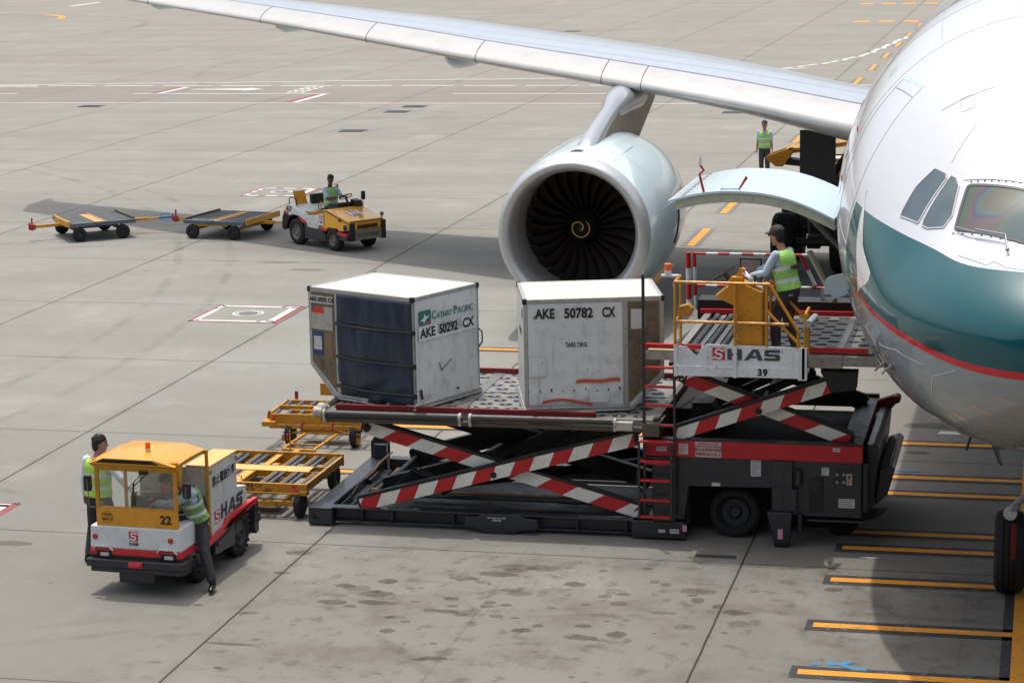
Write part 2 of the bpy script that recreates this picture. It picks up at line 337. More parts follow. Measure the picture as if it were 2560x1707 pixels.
# ------------------------------------------------------------------ ground and painted markings
def ground_mat():
    t = NT("concrete"); tc = t.n("ShaderNodeTexCoord"); P = tc.outputs['Object']
    sep = t.n("ShaderNodeSeparateXYZ"); t.l(P, sep.inputs[0]); X, Y = sep.outputs[0], sep.outputs[1]
    def mp(sx, sy, off=(0, 0, 0)):
        m = t.n("ShaderNodeMapping"); m.inputs['Scale'].default_value = (sx, sy, 1); m.inputs['Location'].default_value = off; t.l(P, m.inputs[0]); return m.outputs[0]
    wob = t.math('MULTIPLY', t.math('SUBTRACT', t.noise(P, 2.2, 4), .5), .022)
    def joint(C, off, per):
        u = t.math('DIVIDE', t.math('SUBTRACT', t.math('ADD', C, wob), off), per)
        fr = t.math('ABSOLUTE', t.math('SUBTRACT', t.math('FRACT', t.math('ADD', u, .5)), .5))
        return t.math('MULTIPLY', fr, per), t.math('FLOOR', u)
    dx, ix = joint(X, -3.93, 6.0); dy, iy = joint(Y, 29.55, 5.99)
    dx2, _ = joint(X, -6.93, 6.0)
    # per-slab tone
    cmb = t.n("ShaderNodeCombineXYZ"); t.l(ix, cmb.inputs[0]); t.l(iy, cmb.inputs[1])
    wn_ = t.n("ShaderNodeTexWhiteNoise"); wn_.noise_dimensions = '2D'; t.l(cmb.outputs[0], wn_.inputs['Vector'])
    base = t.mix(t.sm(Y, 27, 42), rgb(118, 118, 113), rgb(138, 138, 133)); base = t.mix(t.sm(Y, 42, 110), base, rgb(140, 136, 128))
    base = t.mix(t.math('MULTIPLY', t.sm(X, -6, -1, 0, .55), t.math('SUBTRACT', 1, t.sm(Y, 36, 60))), base, rgb(92, 90, 86))  # ground colour darkened toward the centreline to deepen the nose shadow
    base = t.mix(t.math('MULTIPLY', wn_.outputs['Value'], .24), base, rgb(128, 122, 112))
    big = t.noise(mp(.05, .16), 2.2, 6, .6); base = t.mix(t.sm(big, .35, .7, 0, .30), base, rgb(110, 106, 98))
    mid = t.noise(mp(.5, .8), 1.3, 7, .62); base = t.mix(t.sm(mid, .42, .72, 0, .26), base, rgb(128, 122, 112))
    lt = t.noise(mp(.4, .3, (7, 3, 0)), 1.1, 5, .6); base = t.mix(t.sm(lt, .52, .75, 0, .30), base, rgb(166, 164, 156))
    # long tyre-scrub streaks, mostly across the taxi direction far away
    sk = t.noise(mp(.03, .9), 1.6, 5, .62); far = t.sm(Y, 38, 80); base = t.mix(t.math('MULTIPLY', t.sm(sk, .50, .75, 0, .16), far), base, rgb(112, 104, 96))
    # broom texture along Y and pores
    br = t.noise(mp(26, .7), 1.5, 5, .7); base = t.mix(t.sm(br, .35, .75, 0, .26), base, rgb(104, 98, 90))
    pore = t.noise(P, 16, 6, .75); base = t.mix(t.sm(pore, .55, .75, 0, .28), base, rgb(92, 86, 78))
    # apron lane (darker asphalt-looking road far back)
    lane = t.math('MULTIPLY', t.sm(Y, 95.6, 96.2), t.math('SUBTRACT', 1, t.sm(Y, 103.4, 104.6))); base = t.mix(t.math('MULTIPLY', lane, .34), base, rgb(118, 112, 106))
    # oil and fluid stains: crisp drops and soft clouds where the loaders park
    zone = t.math('MULTIPLY', t.math('MULTIPLY', t.sm(X, -12.5, -8), t.math('SUBTRACT', 1, t.sm(X, -1.6, 1))), t.math('SUBTRACT', 1, t.sm(Y, 28.8, 31)))
    zone = t.math('ADD', zone, .10)
    cl = t.noise(mp(1, 1, (3, 0, 0)), .9, 6, .62, .15); base = t.mix(t.math('MULTIPLY', t.sm(cl, .46, .68, 0, .50), zone), base, rgb(92, 82, 74))
    cl2 = t.noise(mp(1, 1, (1, 9, 0)), 2.6, 6, .66, .2); base = t.mix(t.math('MULTIPLY', t.sm(cl2, .52, .66, 0, .55), zone), base, rgb(80, 76, 71))
    for sc_, th, amt, lo in ((1.25, .34, .55, .85), (2.6, .40, .50, .95), (5.2, .48, .45, 1.), (11., .5, .5, 1.)):
        vo = t.n("ShaderNodeTexVoronoi"); vo.inputs['Scale'].default_value = sc_; vo.inputs['Randomness'].default_value = 1
        dm = t.n("ShaderNodeVectorMath"); dm.operation = 'ADD'; nz = t.n("ShaderNodeTexNoise"); nz.inputs['Scale'].default_value = 5 + sc_; t.l(P, nz.inputs['Vector'])
        sc2 = t.n("ShaderNodeVectorMath"); sc2.operation = 'SCALE'; sc2.inputs['Scale'].default_value = .28 / sc_; t.l(nz.outputs['Color'], sc2.inputs[0])
        t.l(mp(.8, 1.0), dm.inputs[0]); t.l(sc2.outputs[0], dm.inputs[1]); t.l(dm.outputs[0], vo.inputs['Vector'])
        sz = t.n("ShaderNodeSeparateColor"); t.l(vo.outputs['Color'], sz.inputs[0])
        rad = t.math('MULTIPLY', t.math('SUBTRACT', sz.outputs[0], lo), th * 2)
        m_ = t.sm(t.math('SUBTRACT', rad, vo.outputs['Distance']), -.02, .06)
        base = t.mix(t.math('MULTIPLY', t.math('MULTIPLY', m_, t.math('MULTIPLY', t.math('ADD', sz.outputs[1], .25), amt)), t.math('MINIMUM', t.math('MULTIPLY', zone, 1.2), 1)), base, rgb(66, 60, 52))
    # curved tyre scrub marks
    brk = t.sm(t.noise(mp(.5, .5, (2, 5, 0)), 1.4, 5, .7), .42, .62)
    for x0, y0, r0, wd, am in ((-38., 92., 38., .22, .34), (-36.5, 91.5, 38., .20, .30), (-60., 40., 41., .16, .26), (-58.6, 40., 41., .16, .24), (-2., 8., 19.6, .12, .3), (-1., 7.4, 21.2, .12, .26), (-14., 120., 30., .3, .3), (-26., 10., 24., .11, .28), (-85., 150., 22., .4, .5)):
        ax = t.math('SUBTRACT', X, x0); ay = t.math('SUBTRACT', Y, y0); rr_ = t.math('SQRT', t.math('ADD', t.math('MULTIPLY', ax, ax), t.math('MULTIPLY', ay, ay)))
        dd = t.math('ABSOLUTE', t.math('SUBTRACT', rr_, r0)); base = t.mix(t.math('MULTIPLY', t.sm(dd, wd * .4, wd, am, 0), brk), base, rgb(78, 74, 70))
    # joints
    j = t.math('MAXIMUM', t.sm(dx, .006, .022, 1, 0), t.sm(dy, .006, .020, .85, 0)); halo = t.math('MAXIMUM', t.sm(dx, .02, .16, .25, 0), t.sm(dy, .02, .12, .16, 0))
    base = t.mix(t.math('MULTIPLY', t.sm(dx2, .005, .03, .22, 0), zone), base, rgb(84, 74, 66))
    base = t.mix(t.math('MULTIPLY', halo, t.sm(mid, .35, .65)), base, rgb(96, 90, 82))
    base = t.mix(j, base, rgb(50, 47, 44))
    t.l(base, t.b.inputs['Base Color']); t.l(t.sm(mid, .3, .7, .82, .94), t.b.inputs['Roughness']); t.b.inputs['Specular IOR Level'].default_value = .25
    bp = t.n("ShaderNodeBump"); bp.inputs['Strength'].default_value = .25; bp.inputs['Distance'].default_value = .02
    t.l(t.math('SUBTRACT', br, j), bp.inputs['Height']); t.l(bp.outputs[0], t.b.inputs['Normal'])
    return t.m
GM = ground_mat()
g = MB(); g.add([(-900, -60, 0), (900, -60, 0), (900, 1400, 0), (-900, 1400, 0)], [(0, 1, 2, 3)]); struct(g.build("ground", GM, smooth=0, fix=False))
def mark(name, col, wear=.35, sc=3.):
    t = NT(name); o = t.obj(); f = t.noise(o, sc * 2.2, 7, .75); f2 = t.noise(o, sc * .5, 4, .6)
    c = t.mix(t.sm(f2, .4, .75, 0, .45), col, tuple(x * .55 for x in col))
    c = t.mix(t.sm(f, .60 - wear * .14, .66 - wear * .12, 0, .62), c, rgb(110, 106, 98))
    t.l(c, t.b.inputs['Base Color']); t.b.inputs['Roughness'].default_value = .75; return t.m
MY = mark("marking_yellow", rgb(218, 144, 34), .38); MK = mark("marking_black", rgb(50, 49, 52), .3); MW = mark("marking_white", rgb(200, 198, 192), .25)
MR = mark("marking_red", rgb(148, 62, 66), .5); MB_ = mark("marking_blue", rgb(58, 120, 156), .5); MKF = mark("marking_border_grey", rgb(110, 104, 102), .3)
def sheet(polys, name, mat, z):
    m = MB()
    for p in polys:
        A = sum(p[i][0] * p[(i + 1) % len(p)][1] - p[(i + 1) % len(p)][0] * p[i][1] for i in range(len(p)))
        if A < 0: p = p[::-1]
        m.add([(x, y, z) for x, y in p], [tuple(range(len(p)))])
    return struct(m.build(name, mat, smooth=0, fix=False))
def rect(x0, x1, y0, y1): return [(x0, y0), (x1, y0), (x1, y1), (x0, y1)]
def strip(p0, p1, w):
    d = Vector((p1[0] - p0[0], p1[1] - p0[1])).normalized(); n = Vector((-d.y, d.x)) * w / 2
    return [(p0[0] - n.x, p0[1] - n.y), (p1[0] - n.x, p1[1] - n.y), (p1[0] + n.x, p1[1] + n.y), (p0[0] + n.x, p0[1] + n.y)]
bars = [(25.36, -2.73), (27.11, -2.73), (29.03, -2.70), (30.54, -2.68), (31.34, -2.62), (33.52, -2.75), (34.5, -2.75), (36.9, -6.2), (22.9, -2.73), (38.3, -9.9)]
sheet([rect(x - .09, -.34, y - .21, y + .21) for y, x in bars[:7]] + [rect(-11.1, -6.45, 36.5, 36.9), rect(-5.05, -.34, 36.5, 36.9), rect(-11.2, -6, 43.2, 43.6), rect(-11.4, -9.5, 33.38, 33.72), rect(-.46, -.34, 23, 29.2)], "marking_border", MK, .004)
sheet([rect(x, -.34, y - .085, y + .085) for y, x in bars[:7]] + [rect(-11, -6.5, 36.61, 36.79), rect(-5, -.34, 36.61, 36.79), rect(-11.1, -6.1, 43.31, 43.49), rect(-11.3, -9.6, 33.47, 33.63)], "stop_bar_marking", MY, .008)
sheet([rect(-.34, .26, 18, 60)], "centre_line_marking", MY, .008)
sheet([[(-9.4, 35.7), (-9.22, 35.7), (-9.0, 36.15), (-9.15, 36.2)], [(-9.15, 36.2), (-9.0, 36.15), (-8.7, 35.7), (-8.85, 35.7)]], "chevron_marking", MY, .009)
lead = [(51.2, 54.2), (57.05, 60.05), (63.0, 66.0), (69, 72), (75, 78), (81, 84), (87, 90), (105.2, 108.7), (113.2, 116.6), (121.3, 124.8), (129.7, 133.3), (138.0, 141.8), (148, 151.5)]
def lx(y): return -8.9 + .10 * max(0, (y - 100)) / 12
sheet([rect(lx(a) - .24, lx(a) + .24, a - .02, b + .02) for a, b in lead], "lead_line_border", MKF, .004)
sheet([rect(lx(a) - .10, lx(a) + .10, a, b) for a, b in lead], "lead_line_marking", MY, .008)
sheet([rect(-13 + k * 1.6, -12 + k * 1.6, 153, 154.4) for k in range(5)] + [rect(-14.5 + k * 1.6, -13.5 + k * 1.6, 176, 177.6) for k in range(6)], "far_holding_marking", MY, .008)
# service road lines
W_ = []
W_.append(rect(-90, 25, 95.62, 95.82))
x = -88
while x < 20: W_.append(rect(x, min(x + 9.6, 20), 100.3, 100.5)); x += 15.4
W_.append(rect(-90, -48.2, 103.9, 104.1))
x = -60
while x < -6: W_.append(rect(x, x + 2.5, 104.55, 104.8)); x += 3.0
px, py = -52., 104.9; r_ = random.Random(3)
while px < -12.9:
    nx = px + 1.6; ny = 104.9 + (nx + 52) * .1285 + (.22 if int(nx / 1.6) % 2 else 0); 
    if nx > -20: ny = 109 + (nx + 20) * .72
    W_.append(strip((px, py), (nx, ny), .22)); px, py = nx, ny
for a, b in (((-13.2, 114.3), (-11.2, 118.4)), ((-11.2, 118.4), (-9.9, 123.5)), ((-9.9, 123.5), (-9.3, 130)), ((-9.3, 130), (-8.6, 138.4))):
    for k in range(4):
        q0 = [a[i] + (b[i] - a[i]) * k / 4 for i in (0, 1)]; q1 = [a[i] + (b[i] - a[i]) * (k + .9) / 4 for i in (0, 1)]; W_.append(strip((q0[0] + .2 * (k % 2), q0[1]), (q1[0], q1[1]), .26))
W_.append([(-39.8, 102.6), (-37.0, 102.2), (-37.0, 101.9), (-36.2, 102.75), (-37.1, 103.4), (-37.05, 103.1), (-39.8, 102.8)])
for k in range(3): W_ += [rect(-34.5 + k * .33, -34.3 + k * .33, 100.9 + j * .9, 101.5 + j * .9) for j in range(4)]
W_ += [strip((-40.55, 100.6), (-40.45, 103.9), .3), strip((-32.45, 96.1), (-32.35, 100.1), .3), strip((-82.1, 184.5), (-82.2, 191), .6)]
sheet(W_, "road_line_marking", MW, .008)
sheet([strip((-40.9, 100.6), (-40.8, 103.9), .3), strip((-32.8, 96.1), (-32.7, 100.1), .3)], "road_give_way_marking", MR, .006)
c_ = [(-78.3 + 5 * sin(k * .12), 171 - 1.1 * k + 2.6 * sin(k * .25)) for k in range(9)]
sheet([strip(c_[k], c_[k + 1], .5) for k in range(8)], "far_turn_marking", MY, .008)
# hydrant-pit boxes: red frame, white frame, ringed cover
def pit(x0, y0, ring=True, broken=False):
    s = 2.0; W = []; Rr = []
    for a, b, c, d in ((0, s, 0, .05), (0, s, s - .05, s), (0, .06, 0, s), (s - .10, s, 0, s)): Rr.append(rect(x0 + a, x0 + b, y0 + c, y0 + d))
    segs = ([(.12, .55), (.8, 1.2), (1.4, 1.88)] if broken else [(.12, 1.5), (1.6, 1.88)])
    for a, b in segs: W += [rect(x0 + a, x0 + b, y0 + .06, y0 + .22), rect(x0 + a, x0 + b, y0 + s - .22, y0 + s - .06), rect(x0 + .07, x0 + .2, y0 + a, y0 + b)]
    W.append(rect(x0 + s - .28, x0 + s - .12, y0 + .12, y0 + s - .12))
    def annul(r0, r1, n=28):
        o = []
        for k in range(n):
            a, b = 2 * pi * k / n, 2 * pi * (k + 1) / n; o.append([(x0 + 1 + r0 * cos(a), y0 + 1.05 + r0 * sin(a)), (x0 + 1 + r1 * cos(a), y0 + 1.05 + r1 * sin(a)), (x0 + 1 + r1 * cos(b), y0 + 1.05 + r1 * sin(b)), (x0 + 1 + r0 * cos(b), y0 + 1.05 + r0 * sin(b))])
        return o
    sheet(Rr, "pit_frame_marking", MR, .005); sheet(W + annul(.29, .35) + annul(.22, .25), "pit_white_marking", MW, .007)
    cv = MB().cyl((x0 + 1, y0 + 1.05, .001), (x0 + 1, y0 + 1.05, .012), .2, 20).build("hydrant_pit_cover", STL2)
    return cv
PITG = "round hydrant pit covers in painted boxes"
tag(pit(-17.98, 45.55), "round metal hydrant cover in the red and white painted box nearest the grey containers", "pit cover", PITG)
tag(pit(-24.0, 65.5, broken=True), "round metal hydrant cover in the painted box just behind the open yellow tractor", "pit cover", PITG)
tag(pit(-47.5, 86.9, broken=True), "round metal hydrant cover in the painted box at the far left edge", "pit cover", PITG)
tag(pit(-17.02, 28.93), "round metal hydrant cover in the painted box left of the cab tractor", "pit cover", PITG)
for (x, y), lb in zip(((-41.2, 94.2), (-26.6, 92.0), (-26.5, 94.3), (-26.2, 84.4), (-12.5, 92.0), (-30.2, 145.5)),
        ("dark rectangular drain cover left of the others beside the road line", "dark drain cover in the middle of the row before the road", "dark drain cover touching the near road line", "dark drain cover nearest the camera on open concrete", "slotted drain grating under the wing near the pylon", "dark drain cover far beyond the wing")):
    m = MB(); m.box(x - .5, x + .5, y - .42, y + .42, .0, .012)
    for k in range(9): m.box(x - .44 + k * .1, x - .40 + k * .1, y - .36, y + .36, .012, .018)
    tag(m.build("drain_cover", DGR), lb, "drain cover", "rectangular drain covers in the apron")
sheet([strip((x - .9, y - .4), (x - .6, y + .8), .06) for x, y in ((-26.6, 92), (-26.2, 84.4))] + [strip((x + .65, y - .4), (x + .95, y + .8), .06) for x, y in ((-26.6, 92), (-26.2, 84.4))], "drain_corner_marking", MB_, .006)
sheet([[(-2.41, 25.62), (-2.42, 25.82), (-2.3, 25.74), (-2.22, 25.82), (-2.1, 25.80), (-2.2, 25.7), (-2.12, 25.63), (-1.95, 25.62), (-1.96, 25.52), (-2.12, 25.53), (-2.3, 25.66)], rect(-2.6, -2.48, 25.62, 25.72), rect(-2.5, -1.9, 34.85, 34.95)], "blue_arrow_marking", MB_, .006)
sheet([strip((-2.4, 30.1), (-2.15, 30.1), .03)], "chalk_marking", MW, .006)
tb = text("B7", .55, MW, None, Matrix.Translation((-6.2, 36.64, .010)), "stand_number_marking", .02, sx=1.1); struct(tb)
sheet([[(-1.76, 37.42), (-1.36, 37.40), (-1.44, 37.62), (-1.70, 37.62)]], "white_patch_marking", MW, .006)
sheet([rect(-4.6, -4.05, 29.78, 29.9)], "stencil_marking", MK, .006)

# dried oil and fluid blots, thin films on the concrete
def film(name, col, op):
    t = NT(name); o = t.obj(); n = t.noise(o, 5, 5, .6); t.l(t.mix(t.sm(n, .3, .7), col, tuple(x * .7 for x in col)), t.b.inputs['Base Color']); t.b.inputs['Roughness'].default_value = .85
    t.l(t.sm(n, .25, .7, op, op * .55), t.b.inputs['Alpha']); return t.m
FILM = [film("oil_film_dark", rgb(66, 61, 54), .46), film("oil_film_brown", rgb(92, 76, 64), .40), film("oil_film_olive", rgb(92, 90, 70), .35)]
rq = random.Random(11); B3 = [[], [], []]
spots = [(-4.34, 28.23, .24, .13, 1), (-8.86, 27.02, .20, .10, 0), (-8.41, 27.46, .22, .12, 0), (-7.08, 28.56, .26, .12, 0), (-7.45, 28.3, .2, .1, 1), (-6.9, 28.9, .3, .12, 1), (-5.5, 26.6, .12, .07, 0), (-5.2, 26.1, .12, .05, 1), (-9.6, 25.2, .3, .05, 0), (-17.5, 52.4, .55, .16, 2), (-18.6, 53.4, .5, .12, 2), (-1.9, 38.0, .5, .22, 0), (-2.0, 36.1, .2, .12, 0), (-14.2, 28.9, .3, .12, 1)]
for k in range(120):
    x, y = (rq.gauss(-6.4, 1.9), rq.gauss(27.2, 1.15)) if k < 95 else (rq.uniform(-22, -2), rq.uniform(24, 60)); s_ = rq.choice([.02, .03, .04, .05, .07, .10, .14]) * (1 if k < 95 else 1.2)
    if y > 30.2 and k < 95: y = 30.2 - rq.random() * 4
    spots.append((x, y, s_ * rq.uniform(.9, 1.8), s_ * rq.uniform(.6, 1.2), rq.choice([0, 0, 1, 1, 2])))
for i, (x, y, a, b, c) in enumerate(spots):
    n = 18; B3[c].append([(x + a * cos(2 * pi * k / n) * (1 + .45 * (rq.random() - .5)), y + b * sin(2 * pi * k / n) * (1 + .45 * (rq.random() - .5))) for k in range(n)])
for c in range(3): sheet(B3[c], "oil_stain", FILM[c], .0022 + .0007 * c)
# ------------------------------------------------------------------ airliner
PX, PY = .07, 23.92
def pch(x, xs, ys):
    n = len(xs); x = min(max(x, xs[0]), xs[-1])
    h = [xs[i + 1] - xs[i] for i in range(n - 1)]; d = [(ys[i + 1] - ys[i]) / h[i] for i in range(n - 1)]; m = [0.] * n
    for i in range(1, n - 1):
        if d[i - 1] * d[i] > 0: w1 = 2 * h[i] + h[i - 1]; w2 = h[i] + 2 * h[i - 1]; m[i] = (w1 + w2) / (w1 / d[i - 1] + w2 / d[i])
    m[0] = d[0]; m[-1] = d[-1]
    i = 0
    while i < n - 2 and x > xs[i + 1]: i += 1
    t = (x - xs[i]) / h[i]
    return (2 * t**3 - 3 * t**2 + 1) * ys[i] + (t**3 - 2 * t**2 + t) * h[i] * m[i] + (-2 * t**3 + 3 * t**2) * ys[i + 1] + (t**3 - t**2) * h[i] * m[i + 1]
FX = [0, .1, .25, .5, 1, 1.5, 2, 2.5, 3, 3.5, 4, 5, 6, 7, 8, 9, 42, 60]
FB = [3.95, 3.62, 3.42, 3.2, 2.9, 2.68, 2.5, 2.36, 2.25, 2.17, 2.1, 2.03, 1.99, 1.98, 1.98, 1.98, 1.98, 5.6]
FT = [3.95, 4.28, 4.43, 4.62, 4.88, 5.08, 5.32, 5.7, 6.1, 6.45, 6.75, 7.15, 7.4, 7.55, 7.61, 7.62, 7.62, 7.3]
FW = [0, .42, .67, .95, 1.36, 1.66, 1.9, 2.09, 2.25, 2.39, 2.5, 2.66, 2.76, 2.81, 2.82, 2.82, 2.82, .6]
def S(x, a):
    """fuselage skin: x metres aft of the nose tip, a degrees (0 = starboard flank, 90 = crown, -90 = keel)"""
    s = x * 1.09; b, t, w_ = pch(s, FX, FB), pch(s, FX, FT), pch(s, FX, FW)
    k = min(max(s / 6, 0), 1); m = min(3.95 + .85 * k**.6, (t + b) / 2 + .15 * (1 - k))
    if s > 42: m = (t + b) / 2
    ca, sa = cos(radians(a)), sin(radians(a))
    z = m + ((t - m) if sa >= 0 else (m - b)) * sa + .08 - .05 * exp(-x / 3) * min(sa, 0)
    return Vector((-w_ * ca, x, z))
def Sn(x, a):
    e = 1e-3; n = (S(x + e, a) - S(x - e, a)).cross(S(x, a + .1) - S(x, a - .1)).normalized(); c = Vector((0, x, 4.6))
    return n if n.dot(S(x, a) - c) > 0 else -n
plane = thing("airliner", "large white and teal twin-engine airliner parked nose-in, seen from its right front", "airplane", (PX, PY, 0))
def fus_mat():
    t = NT("airliner_skin"); o = t.obj(); sep = t.n("ShaderNodeSeparateXYZ"); t.l(o, sep.inputs[0]); X, Y, Z = sep.outputs
    def curve(pts):
        c = t.n("ShaderNodeFloatCurve"); mp = c.mapping; cv = mp.curves[0]
        pts = [(a / 5, b / 8) for a, b in pts]
        cv.points[0].location = pts[0]; cv.points[1].location = pts[-1]
        for p in pts[1:-1]: cv.points.new(*p)
        mp.update(); t.l(t.math('DIVIDE', Y, 5, clamp=True), c.inputs['Value']); return t.math('MULTIPLY', c.outputs[0], 8)
    top = curve([(0, 4.83), (.72, 4.83), (1.2, 4.84), (1.64, 4.91), (1.94, 4.96), (2.39, 5.04), (3.11, 5.14), (3.6, 5.2), (5, 5.25)])
    bot = curve([(0, 3.875), (.3, 3.88), (.54, 3.90), (.85, 3.95), (1.29, 4.02), (1.83, 4.09), (2.56, 4.19), (3.2, 4.27), (5, 4.4)])
    gt = lambda a, b: t.math('GREATER_THAN', a, b)
    n1 = t.noise(o, .8, 3); n2 = t.noise(t.obj((1, .6, 5)), 3, 5, .6)
    white = t.mix(t.sm(n2, .45, .8, 0, .12), rgb(200, 202, 207), rgb(168, 168, 170))
    grey = t.mix(t.sm(n2, .4, .8, 0, .25), rgb(146, 156, 162), rgb(112, 118, 120))
    teal = t.mix(t.sm(n1, .3, .7, 0, .3), rgb(0, 82, 88), rgb(0, 66, 72))
    low = t.math('SUBTRACT', 1, gt(Z, t.math('ADD', bot, .25)))
    c = t.mix(gt(t.math('SUBTRACT', bot, -.02), Z), white, grey)
    reg = t.math('MULTIPLY', t.math('MULTIPLY', gt(top, Z), gt(Z, bot)), gt(3.5, Y))
    c = t.mix(reg, c, teal)
    rb = t.math('MULTIPLY', t.math('MULTIPLY', gt(bot, Z), gt(Z, t.math('SUBTRACT', bot, t.math('SUBTRACT', .092, t.math('MULTIPLY', Y, .014))))), gt(2.95, Y))
    c = t.mix(rb, c, rgb(206, 28, 40))
    t.l(c, t.b.inputs['Base Color']); t.b.inputs['Roughness'].default_value = .22
    t.b.inputs['Coat Weight'].default_value = .7; t.b.inputs['Coat Roughness'].default_value = .02; t.b.inputs['Specular IOR Level'].default_value = .3
    w2 = t.noise(o, 1.6, 2); bp = t.n("ShaderNodeBump"); bp.inputs['Strength'].default_value = .10; bp.inputs['Distance'].default_value = .05
    t.l(w2, bp.inputs['Height']); t.l(bp.outputs[0], t.b.inputs['Normal']); t.l(bp.outputs[0], t.b.inputs['Coat Normal'])
    return t.m
SKN = fus_mat()
xs_ = [(.0015 + (k / 28.)**2 * 1.5) for k in range(29)] + [1.5 + .1 * k for k in range(1, 76)] + [9.5 + 1.2 * k for k in range(38)]
NA = 128; mb = MB()
mb.ring([[S(x, -90 + 360 * k / NA) if k <= NA // 2 else Vector((-S(x, -90 + 360 * (NA - k) / NA).x, x, S(x, -90 + 360 * (NA - k) / NA).z)) for k in range(NA)] for x in xs_])
fus = mb.build("fuselage", SKN, plane, smooth=60)
def surf_patch(name, poly, mat, off, parent, dx=.07, da=2.5, both=False):
    bm = bmesh.new(); K = .05
    f = bm.faces.new([bm.verts.new((x, a * K, 0)) for x, a in poly])
    x0, x1 = min(p[0] for p in poly), max(p[0] for p in poly); a0, a1 = min(p[1] for p in poly) * K, max(p[1] for p in poly) * K
    for lo, hi, st, ax in ((x0, x1, dx, (1, 0, 0)), (a0, a1, da * K, (0, 1, 0))):
        q = lo + st
        while q < hi:
            bmesh.ops.bisect_plane(bm, geom=bm.verts[:] + bm.edges[:] + bm.faces[:], plane_co=[q * c for c in ax], plane_no=ax); q += st
    bmesh.ops.triangulate(bm, faces=[f for f in bm.faces if len(f.verts) > 4])
    for v in bm.verts:
        x, a = v.co.x, v.co.y / K; v.co = S(x, a) + Sn(x, a) * off
    bm.normal_update()
    for f in bm.faces:
        c = f.calc_center_median()
        if f.normal.dot(c - Vector((0, c.y, 4.6))) < 0: f.normal_flip()
    me = bpy.data.meshes.new(name); bm.to_mesh(me); bm.free(); me.materials.append(mat)
    me.polygons.foreach_set('use_smooth', [True] * len(me.polygons))
    o = bpy.data.objects.new(name, me); COL.objects.link(o); o.parent = parent; return o
def rounded(poly, r=.14, n=4):
    out = []; m = len(poly)
    for i in range(m):
        p0, p1, p2 = Vector(poly[i - 1]), Vector(poly[i]), Vector(poly[(i + 1) % m])
        a, b = p1 + (p0 - p1) * r, p1 + (p2 - p1) * r
        for k in range(n + 1):
            t = k / n; q = a * (1 - t)**2 + p1 * 2 * t * (1 - t) + b * t * t; out.append((q.x, q.y))
    return out
def surf_line(name, path, mat, wd, off, parent, closed=False, step=.05):
    pts = []
    P = path + ([path[0]] if closed else [])
    for i in range(len(P) - 1):
        (xa, aa), (xb, ab) = P[i], P[i + 1]; L = (S(xa, aa) - S(xb, ab)).length; n = max(1, int(L / step))
        pts += [(xa + (xb - xa) * k / n, aa + (ab - aa) * k / n) for k in range(n)]
    pts.append(P[-1]); vs = []
    for i, (x, a) in enumerate(pts):
        p, q = pts[max(0, i - 1)], pts[min(len(pts) - 1, i + 1)]
        if closed and i in (0, len(pts) - 1): p, q = pts[-2], pts[1]
        d = (S(*q) - S(*p)).normalized(); n = Sn(x, a); s_ = d.cross(n).normalized() * wd / 2; c = S(x, a) + n * off
        vs += [c - s_, c + s_, c + s_ - n * (off + .01), c - s_ - n * (off + .01)]
    m = MB(); m.v = [tuple(v) for v in vs]
    for i in range(len(pts) - 1):
        a, b = i * 4, i * 4 + 4
        for k in range(4): m.f.append((a + k, a + (k + 1) % 4, b + (k + 1) % 4, b + k))
    m.mi = [0] * len(m.f)
    return m.build(name, mat, parent, smooth=50)
def glass_mat():
    t = NT("cockpit_glass"); o = t.obj(); n = t.noise(o, 1.25, 1, .3, .5)
    x = t.n("ShaderNodeValToRGB"); e = x.color_ramp.elements
    st = [(.30, rgb(58, 78, 80)), (.42, rgb(72, 88, 82)), (.49, rgb(76, 84, 66)), (.54, rgb(90, 76, 80)), (.58, rgb(72, 62, 98)), (.62, rgb(60, 96, 90)), (.68, rgb(80, 82, 70))]
    while len(e) < len(st): e.new(.5)
    for k, (p, c) in enumerate(st): e[k].position = p; e[k].color = (*c, 1)
    t.l(n, x.inputs[0]); t.l(x.outputs[0], t.b.inputs['Base Color'])
    t.b.inputs['Roughness'].default_value = .4; t.b.inputs['Specular IOR Level'].default_value = .2; t.b.inputs['Coat Weight'].default_value = 0.12; t.b.inputs['Coat Roughness'].default_value = .02
    return t.m
def glass_side():
    t = NT("cockpit_side_glass"); o = t.obj(); n = t.noise(o, 1.8, 2)
    t.l(t.mix(t.sm(n, .3, .7), rgb(48, 74, 80), rgb(72, 92, 98)), t.b.inputs['Base Color']); t.b.inputs['Roughness'].default_value = .1
    t.b.inputs['Coat Weight'].default_value = .6; t.b.inputs['Coat Roughness'].default_value = .02; return t.m
GLS, GLSS = glass_mat(), glass_side()
FRM = plain("window_seal", rgb(58, 60, 62), .5); FRM2 = plain("window_retainer", rgb(186, 186, 190), .35); SEAM = plain("panel_seam", rgb(158, 166, 172), .5); SEAMD = plain("panel_seam_dark", rgb(108, 116, 122), .5)
W1 = [(2.64, 51.4), (2.5, 54.8), (2.44, 54.5), (2.14, 40.9), (2.41, 34.8), (2.45, 36.3), (2.58, 43.6)]
W2 = [(2.45, 56.4), (2.39, 57.9), (2.28, 58.3), (1.98, 54.1), (1.89, 49.8), (2.0, 44.0), (2.08, 42.1), (2.13, 43.3)]
W3 = [(2.25, 61.4), (2.02, 81.0), (1.97, 88.5), (1.17, 88.5), (1.21, 76.9), (1.78, 53.7)]
_m = lambda P_: [(x, 180 - a) for x, a in P_]
